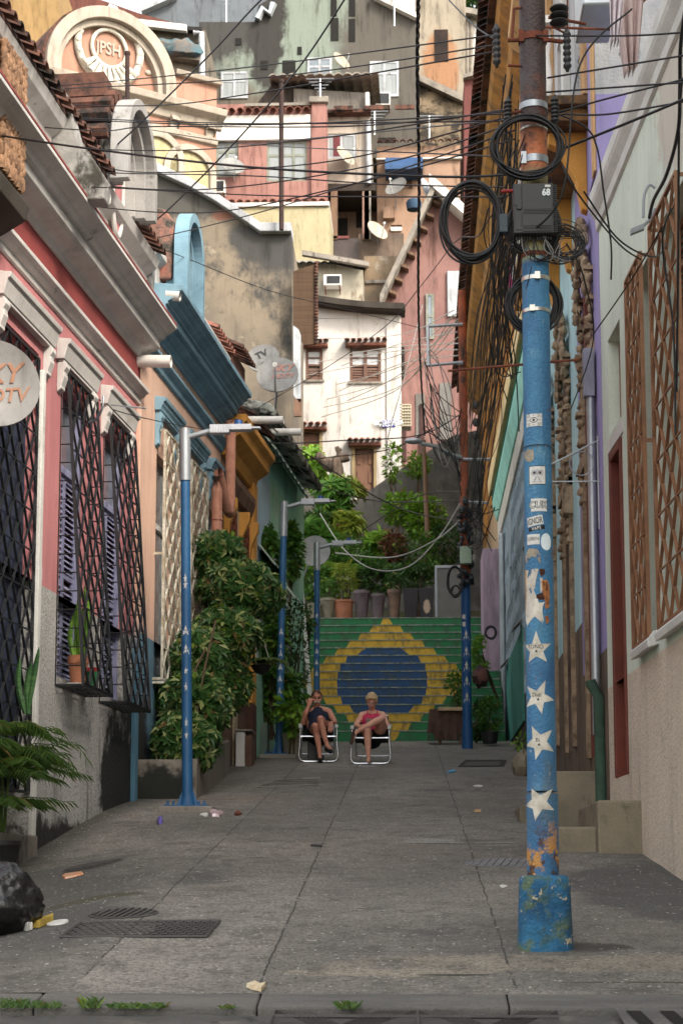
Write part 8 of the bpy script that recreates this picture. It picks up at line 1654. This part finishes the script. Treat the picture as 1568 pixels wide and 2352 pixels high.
# flowering spike and the dead stump
mb = MB(); blades([(P(770, 1150, 45.3), P(784, 1095, 45.3), (0, 0, 0)), (P(778, 1155, 45.3), P(800, 1100, 45.3), (0, 0, 0))], .1, mat('orange_bloom', sr(240, 160, 30), sr(220, 190, 40), ns=8, fine=0), 'orange_leaf', tag(thing('orange_cordyline', P(778, 1155, 45.3), 'single orange leafed plant in front of the tree stump', 'plant'), None))
ts = thing('dead_tree', P(775, 1200, 45.8), 'pruned dead tree stump with stubby branches before the white house', 'tree'); m_bark = mat('split_bark', sr(104, 86, 72), sr(50, 42, 38), ns=4, stretch=(3, 3, .6), amt=1, bump=1.2, bs=16, stains=[(sr(206, 146, 96), 1.5, (1, 1, .4), .64, .7)])
mb = MB()
for pts, rs in (([(778, 1230), (776, 1140), (775, 1085), (765, 1060)], [.22, .2, .19, .17]), ([(768, 1075), (745, 1060), (727, 1044)], [.17, .13, .11]), ([(766, 1070), (780, 1055), (802, 1050)], [.16, .12, .09]), ([(784, 1058), (778, 1040), (773, 1026)], [.09, .06, .05]), ([(776, 1038), (783, 1030)], [.05, .04])): mb.tube(bez([P(x, y, 45.8) for x, y in pts], 4), [rs[min(len(rs)-1, i//4)]*(1+.2*noise.noise(Vector((i*1.3, y, 0)))) for i in range(4*(len(pts)-1)+1)], 9)
mb.build('trunk', m_bark, ts, smooth=50)
# right side greenery by the grey house
GS = 'plants beside the blue grey wall'
shrub('potted_bush', 'round dark green bush in a black pot by the blue grey wall', 'bush', [PXB(1098, 1600, 1150, 1685, 33.2, .3)], 1300, m_leafm, size=.08, asp=.5, seed=31); potmesh(1125, 1680, 1706, 40, 32, 33.0, m_blkpot, 'black pot under the round bush by the blue grey wall')
shrub('wall_bush', 'light green bush hanging high on the right wall beside the distant pole', 'bush', [PXB(1086, 1460, 1118, 1560, 34.5, .3)], 900, m_leafb, size=.09, asp=.5, seed=32, base=(1.6, 34.8, 5.2)); shrub('low_bush', 'thin bush half hidden behind the distant pole', 'bush', [PXB(1086, 1610, 1108, 1700, 34, .25)], 600, m_leafd, size=.09, asp=.5, seed=33)
shrub('weeds', 'bright weed tuft at the foot of the right wall', 'plant', [PXB(1185, 1690, 1206, 1720, 29.5, .12)], 60, m_leafb, size=.14, asp=.3, seed=34, stem=False); shrub('hedge', 'leafy shrub behind the covered table near the stairs', 'bush', [PXB(1020, 1540, 1072, 1640, 34.3, .3)], 700, m_leafm, size=.10, asp=.5, seed=35)
hb_ = MB(); hb_.blob(tuple(P(1103, 1555, 34.2)), (.16, .16, .2), 8, .4, 3); tag(hb_.build('wall_planter', mat('reddish_planter', sr(120, 72, 62), sr(70, 56, 60), ns=4, amt=1), smooth=50), 'reddish planter fixed to the wall under the light green bush', 'pot')
# covered table right of the woman
tb_ = thing('covered_table', P(1030, 1700, 33.8), 'low table covered with brown cloth at the right foot of the stairs', 'table'); a, b = P(986, 1700, 33.6), P(1062, 1628, 33.6); mb = MB(); n = 24; vs = []
for i in range(n+1):
    x = a.x+(b.x-a.x)*i/n
    for j in range(7): t = j/6; vs.append((x-(.05 if i < 3 else 0)*t, 33.6-.04*sin(i*1.1)*t-.02*t, b.z+(a.z+.06*noise.noise(Vector((i*.4, 1, 0)))-b.z)*t*(1 if 3 < i < 21 else .8)))
mb.add(vs, [(i*7+j, i*7+j+1, i*7+j+8, i*7+j+7) for i in range(n) for j in range(6)]); mb.add([(a.x, 33.6, b.z), (b.x, 33.6, b.z), (b.x, 34.2, b.z), (a.x, 34.2, b.z), (a.x-.04, 34.2, a.z), (a.x-.02, 33.62, a.z)], [(0, 1, 2, 3), (0, 3, 4, 5)]); mb.build('cloth', mat('brown_cloth', sr(92, 66, 56), sr(66, 46, 42), ns=5, rough=.9, bump=.4), tb_, smooth=60)
a, b = P(1006, 1632, 33.5), P(1068, 1624, 33.5); MB().box(a.x, b.x, 33.5, 34.1, a.z, b.z).build('top_board', mat('pine_board', sr(190, 160, 120), sr(150, 124, 92), ns=5), tb_, bev=.005)
for x in (1010, 1058): p = P(x, 1705, 33.7); MB().box(p.x-.03, p.x+.03, 33.7, 33.76, p.z-.05, b.z-.02).build('leg', m_wood, tb_)
db = MB(); a, b = P(706, 1747, 28.9), P(722, 1692, 28.9); db.box(a.x, b.x+.04, 28.9, 29.1, G(a.x, 28.9), b.z); tag(db.build('speaker_box', m_boxp, bev=.01), 'small black box standing on the ground behind the man under his chair', 'box')
# black rubbish bag and litter
bx = P(-25, 2115, 14.0); bx = Vector((P(-20, 2120, 13.3).x, 12.6, 0)); bx = plc(-18, 2122); bx.z = G(bx.x, bx.y)
mb = MB(); n = 46; vs = []
for i in range(n+1):
    th = pi*i/n
    for k in range(2*n):
        ph = pi*k/n; d = Vector((sin(th)*cos(ph), sin(th)*sin(ph), cos(th))); q = 1.08+.2*noise.noise(d*1.6+Vector((3, 1, 0)))-.16*abs(noise.noise(d*3))-.09*abs(noise.noise(Vector((d.x*9, d.y*9, d.z*3))))-.03*abs(noise.noise(d*12))+.3*max(0, d.z-.85); z = .23+d.z*.25*q; vs.append((bx.x-.06+d.x*.31*q*(1.0+.1*(d.z < 0)), bx.y+.25+d.y*.3*q, bx.z+max(.0, z)))
mb.add(vs, [(i*2*n+k, (i+1)*2*n+k, (i+1)*2*n+(k+1) % (2*n), i*2*n+(k+1) % (2*n)) for i in range(n) for k in range(2*n)])
m_bag = mat('black_bin_bag', (.012, .012, .013), rough=.28, spec=.6, fine=0, bump=.6, bs=16); tag(mb.build('bin_bag', m_bag, smooth=0, origin=bx), 'crumpled black rubbish bag at the left edge', 'rubbish bag')
def lit(name, label, px, m, h=.01, cat='litter', seed=1, crump=.3, hh=0):
    cx = sum(p[0] for p in px)/len(px); cy = sum(p[1] for p in px)/len(px); mb = MB(); n = len(px); pts = [plc(x, y) for x, y in px]; c = plc(cx, cy); vs = []
    for p in pts: vs.append((p.x, p.y, und(p.x, p.y)+.004))
    for p in pts: q = p.lerp(c, .06); vs.append((q.x, q.y, und(q.x, q.y)+.004+h*(1+crump*noise.noise(p*9))))
    vs.append((c.x, c.y, und(c.x, c.y)+.004+h*(1.1+hh)))
    mb.add(vs, [(i, (i+1) % n, n+(i+1) % n, n+i) for i in range(n)]+[(n+i, n+(i+1) % n, 2*n) for i in range(n)]); return tag(mb.build(name, m, origin=c), label, cat)
def ovl(cx, cy, rx, ry, n=14, j=0, s=0): R = random.Random(s); return [(cx+rx*cos(2*pi*k/n)*(1+R.uniform(-j, j)), cy+ry*sin(2*pi*k/n)*(1+R.uniform(-j, j))) for k in range(n)]
lit('paper_plate', 'white paper plate by the rubbish bag', ovl(133, 2108, 26, 6.5), m_paper, .01); lit('sponge', 'dirty yellow sponge on the white paper plate', [(76, 2112), (96, 2098), (124, 2096), (124, 2103), (92, 2114)], mat('dirty_yellow', sr(190, 160, 40), sr(130, 108, 30), ns=9), .045)
lit('crumpled_tissue', 'crumpled white tissue beside the bag and sponge', ovl(66, 2112, 13, 7, 10, .3, 3), m_paper, .04, hh=.6); lit('crisp_packet', 'torn orange crisp packet on the pavement', [(143, 1975), (150, 1972), (172, 1974), (190, 1976), (193, 1980), (176, 1982), (150, 1983)], mat('orange_packet', sr(216, 130, 70), sr(200, 170, 140), ns=20, amt=1, rough=.3), .015)
lit('purple_ball', 'small purple crumpled wrapper left of the first lamp', ovl(368, 1886, 7, 5, 10, .2, 1), mat('purple_wrapper', sr(130, 110, 210), sr(90, 70, 170), ns=30, rough=.3), .04, hh=.5); lit('plastic_wrapper', 'shiny pink plastic wrapper at the foot of the first lamp', ovl(495, 1872, 14, 7, 12, .35, 2), mat('pink_plastic', sr(214, 160, 170), sr(240, 230, 235), ns=25, amt=1, rough=.2), .03)
lit('foil', 'silver foil scrap right beside the pink wrapper', ovl(470, 1875, 9, 4, 10, .3, 3), m_paper, .015); lit('fallen_leaf', 'dry brown leaf near the second pavement joint', [(538, 1874), (545, 1866), (549, 1869), (556, 1873), (546, 1877)], m_rust, .02)
lit('pen', 'dark pen lying on the centre joint', [(713, 1943), (740, 1944), (740, 1947), (713, 1946)], m_black, .012); lit('wood_chip', 'tan wood chip right of the centre', [(1089, 1864), (1104, 1864), (1104, 1868), (1089, 1868)], mat('tan_chip', sr(190, 150, 100), fine=0), .012); lit('blue_scrap', 'tiny blue plastic scrap near the right joint', [(1026, 1776), (1044, 1773), (1046, 1776), (1030, 1779)], mat('blue_scrap_plastic', sr(60, 160, 210), fine=0), .012)
lit('paper_scrap', 'white scrap lying right of the tyre mark', ovl(1098, 1808, 10, 2, 10, .3, 5), m_paper, .004); lit('paper_scrap', 'white scrap just left of the pole foot', ovl(1155, 1994+40, 9, 3, 10, .3, 6), m_paper, .004); lit('dry_leaf', 'pale torn paper by the kerb at the bottom of the centre joint', [(565, 2262), (585, 2256), (600, 2262), (612, 2258), (600, 2272), (580, 2268)], mat('cream_scrap', sr(214, 196, 160), sr(180, 150, 110), ns=20), .02)
R = random.Random(77)
mbx = MB()
for k in range(420):
    x, y = R.uniform(10, 1500), 1780+(R.random()**.8)*480; p = plc(x, y)
    if p.x > 1.9 or p.x < -3.3: continue
    z = und(p.x, p.y); r = R.uniform(.004, .014); a = R.uniform(0, 6); mbx.add([(p.x+r*cos(a+t)*R.uniform(.5, 1.4), p.y+r*sin(a+t), z+R.uniform(.003, .008)) for t in (0, 1.6, 3.1, 4.7)], [(0, 1, 2, 3)])
o = mbx.build('street_crumbs', mat('pale_crumbs', (.42, .40, .35), (.22, .19, .12), ns=30, amt=1), origin=(0, 15, 1.9)); o['kind'] = 'stuff'; o['label'] = 'tiny pale crumbs and leaf bits scattered over the street'; o['category'] = 'debris'
# manholes, gratings and covers
m_iron = mat('cast_iron_cover', (.075, .068, .064), (.05, .046, .044), ns=9, rough=.7, bump=.5, bs=50)
def manhole(x, y, r, label, m=m_iron, bars=9):
    c = plc(x, y); t = thing('manhole_cover', (c.x, c.y, und(c.x, c.y)), label, 'manhole cover', 'round manhole covers'); mb = MB(); n = 36; zz_ = lambda X, Y, h: und(X, Y)+h
    ring = lambda r_, h: [(c.x+r_*cos(2*pi*k/n), c.y+r_*sin(2*pi*k/n), zz_(c.x+r_*cos(2*pi*k/n), c.y+r_*sin(2*pi*k/n), h)) for k in range(n)]
    mb.add(ring(r, .004)+ring(r*.9, .007), [(k, (k+1) % n, n+(k+1) % n, n+k) for k in range(n)]); mb.build('rim', m, t); mb = MB(); mb.add(ring(r*.88, .005), [list(range(n))]); mb.build('plate', m, t); mb = MB()
    for i in range(bars):
        o = -r*.8+1.6*r*i/(bars-1); L = sqrt(max(0, (r*.84)**2-o*o))
        mb.strip((c.x+o-L*.15, c.y-L, zz_(c.x+o, c.y-L, .009)), (c.x+o+L*.15, c.y+L, zz_(c.x+o, c.y+L, .009)), (r*.09, 0, 0), (0, 0, .006))
    mb.build('ribs', m, t)
manhole(214, 1960, .26, 'ribbed manhole cover near the left wall, the farther of the two'); manhole(284, 2096, .235, 'manhole cover just above the rectangular grating on the left'); manhole(1150, 1982, .30, 'pale ribbed manhole cover left of the big pole', mat('worn_steel_cover', (.2, .2, .205), (.12, .12, .12), ns=8))
def plate(px, label, m=m_iron, rows=10, cols=24, name='street_grating', frame=True):
    (A, B, C_, D) = [plc(x, y) for x, y in px]; t = thing(name, A.lerp(C_, .5), label, 'grating'); f = lambda s, q, h: (lambda p: Vector((p.x, p.y, und(p.x, p.y)+h)))((A.lerp(B, s)).lerp(D.lerp(C_, s), q))
    mb = MB(); mb.add([f(0, 0, .005), f(1, 0, .005), f(1, 1, .005), f(0, 1, .005)], [(0, 1, 2, 3)]); mb.build('bed', mat('dark_grating_bed', (.03, .028, .027), fine=0), t); mb = MB()
    for i in range(rows):
        for j in range(cols):
            s0 = (j+.08+(i % 2)*.5)/cols; s1 = min(1, s0+.8/cols)
            if s0 < 1: mb.add([f(s0, (i+.15)/rows, .008), f(s1, (i+.15)/rows, .009), f(s1, (i+.75)/rows, .012), f(s0, (i+.75)/rows, .009)], [(0, 1, 2, 3)])
    mb.build('tread_bars', m, t); mb = MB()
    for a, b in (((0, 0), (1, 0)), ((1, 0), (1, 1)), ((1, 1), (0, 1)), ((0, 1), (0, 0))): mb.tube([f(*a, .008), f(*b, .008)], .010, 4)
    mb.build('frame', m, t); return t
plate([(140, 2151), (475, 2151), (505, 2114), (186, 2116)], 'wide patterned iron grating in the lower left of the street', rows=9, cols=16); plate([(1052, 1766), (1156, 1763), (1162, 1750), (1068, 1752)], 'rectangular inspection cover near the distant pole', rows=1, cols=1, name='inspection_cover'); plate([(590, 1810), (730, 1805), (735, 1790), (640, 1793)], 'faint flush grating across the left joint', m_conc, rows=5, cols=20)
def rplate(x0, x1, label):
    t = thing('road_cover', (P(x0, 2348, 8.9).x, 8.95, 1.1), label, 'cover', 'steel covers at the kerb'); a, b = P(x0, 2345, 8.95).x, P(x1, 2345, 8.95).x; mb = MB(); mb.add([(a, 8.0, .1273*8.0-.01), (b, 8.0, .1273*8.0-.01), (b, 8.84, .1273*8.84-.006), (a, 8.84, .1273*8.84-.006)], [(0, 1, 2, 3)]); mb.build('plate', m_iron, t); mb = MB()
    for k in range(30):
        for s in (-1, 1): x = a+(b-a)*k/30; mb.strip((x, 8.05, .1273*8.05-.004), (min(b, max(a, x+s*.5)), 9.0, .1273*9.0-.001), (.006, 0, 0), (0, 0, .004))
    mb.build('diamond_ribs', m_iron, t); mb = MB(); mb.tube([(a, 8.84, .1273*8.84), (b, 8.84, .1273*8.84)], .012, 4); mb.tube([(a, 8.0, 1.01), (a, 8.84, .1273*8.84)], .01, 4); mb.build('edge', m_iron, t)
rplate(632, 955, 'left one of the two steel covers at the bottom edge'); rplate(962, 1280, 'right one of the two steel covers at the bottom edge')
gr = thing('storm_drain', (P(1500, 2345, 8.95).x, 8.9, 1.1), 'slotted concrete storm drain in the lower right corner', 'drain'); a, b = P(1420, 2345, 8.95).x, P(1640, 2345, 8.95).x; MB().add([(a, 8.3, .1273*8.3-.002), (b, 8.3, .1273*8.3-.002), (b, 9.08, .1273*9.08-.004), (a, 9.08, .1273*9.08-.004)], [(0, 1, 2, 3)]).build('slab', m_kerb, gr); mb = MB()
for k in range(5): x = a+.08+k*.16; mb.add([(x, 8.5, .1273*8.5+.003), (x+.07, 8.5, .1273*8.5+.003), (x+.03, 9.0, .1273*9.0+.002), (x-.04, 9.0, .1273*9.0+.002)], [(0, 1, 2, 3)])
mb.build('slot', m_dark, gr)
# grass tufts along the kerb
def tuft(x, y, r, n, seed, label, h=.07):
    c = P(x, y, 9.15); z = .1273*9.15-.02; mb = MB(); R = random.Random(seed)
    for k in range(n): a = R.uniform(0, 6.3); q = Vector((c.x+R.uniform(-r, r), 9.12+R.uniform(-.05, .05), z)); d = Vector((cos(a)*.5, sin(a)*.4, 1)).normalized()*h*R.uniform(.4, 1.2); mb.add([q+Vector((-.003, 0, 0)), q+Vector((.003, 0, 0)), q+d*.6+Vector((.002, 0, 0)), q+d+Vector((cos(a)*.02, 0, -.01))], [(0, 1, 2), (0, 2, 3)])
    tag(mb.build('grass_tuft', m_leafp, origin=c), label, 'grass', 'grass tufts at the kerb')
for t_ in ((100, 2290, .1, 90, 1, 'leftmost low grass tuft at the kerb', .05), (210, 2275, .05, 50, 2, 'taller thin grass tuft at the kerb, second from the left'), (320, 2290, .14, 160, 3, 'wide flat grass tuft at the kerb left of the steel covers', .04), (800, 2255, .045, 90, 4, 'small bright grass tuft at the kerb below the centre of the street', .05), (525, 2264, .03, 30, 5, 'sparse grass blades next to the centre joint', .03), (20, 2300, .1, 90, 6, 'grass tuft in the bottom left corner', .06)): tuft(*t_)
# camera and old aerials on the fronts
sc_ = thing('security_camera', P(1465, 525, 13.2), 'small grey security camera at the corner of the right lattice window', 'security camera'); a = P(1460, 530, 13.2); mb = MB(); mb.strip(a+Vector((.06, 0, .03)), a+Vector((-.05, -.05, -.03)), (0, .05, 0), (0, 0, .045)); mb.build('body', m_frame, sc_, bev=.005); mb = MB(); mb.tube([P(1475, 520, 13.2), P(1490, 505, 13.3), P(1502, 480, 13.4)], .012, 6); mb.tube(bez([P(1476, 500, 13.3), P(1478, 450, 13.3), P(1490, 425, 13.3), P(1503, 432, 13.3)], 6), .011, 6); mb.build('bracket', m_frame, sc_)
an = thing('aerial', P(300, 935, 18.6), 'small comb shaped television aerial on a bent pipe between the caged windows', 'aerial'); mb = MB(); mb.tube([P(255, 930, 18.4), P(335, 938, 18.2)], .007, 5)
for k in range(7): p = P(295+k*6.5, 934+k*.7, 18.3); mb.tube([p+Vector((-.02, -.05, -.02)), p+Vector((.02, .05, .02))], .003, 4)
mb.build('boom', m_steel, an); MB().tube(bez([P(238, 910, 18.4), P(236, 935, 18.4), P(222, 962, 18.5), P(205, 970, 18.6)], 6), .014, 8).build('bent_pipe', m_steel, an, smooth=60)
tr_ = thing('rooftop_tree', P(1095, 20, 96), 'blue green treetop against the sky beside the ochre eave', 'tree'); mb = MB(); leaves(mb, 700, [PXB(1068, -40, 1135, 42, 96, 2)], size=.5, asp=.5, seed=90); mb.build('crown', m_leafd, tr_); MB().tube([P(1100, 120, 96), P(1098, 0, 96)], .15, 6).build('trunk', m_stem, tr_)
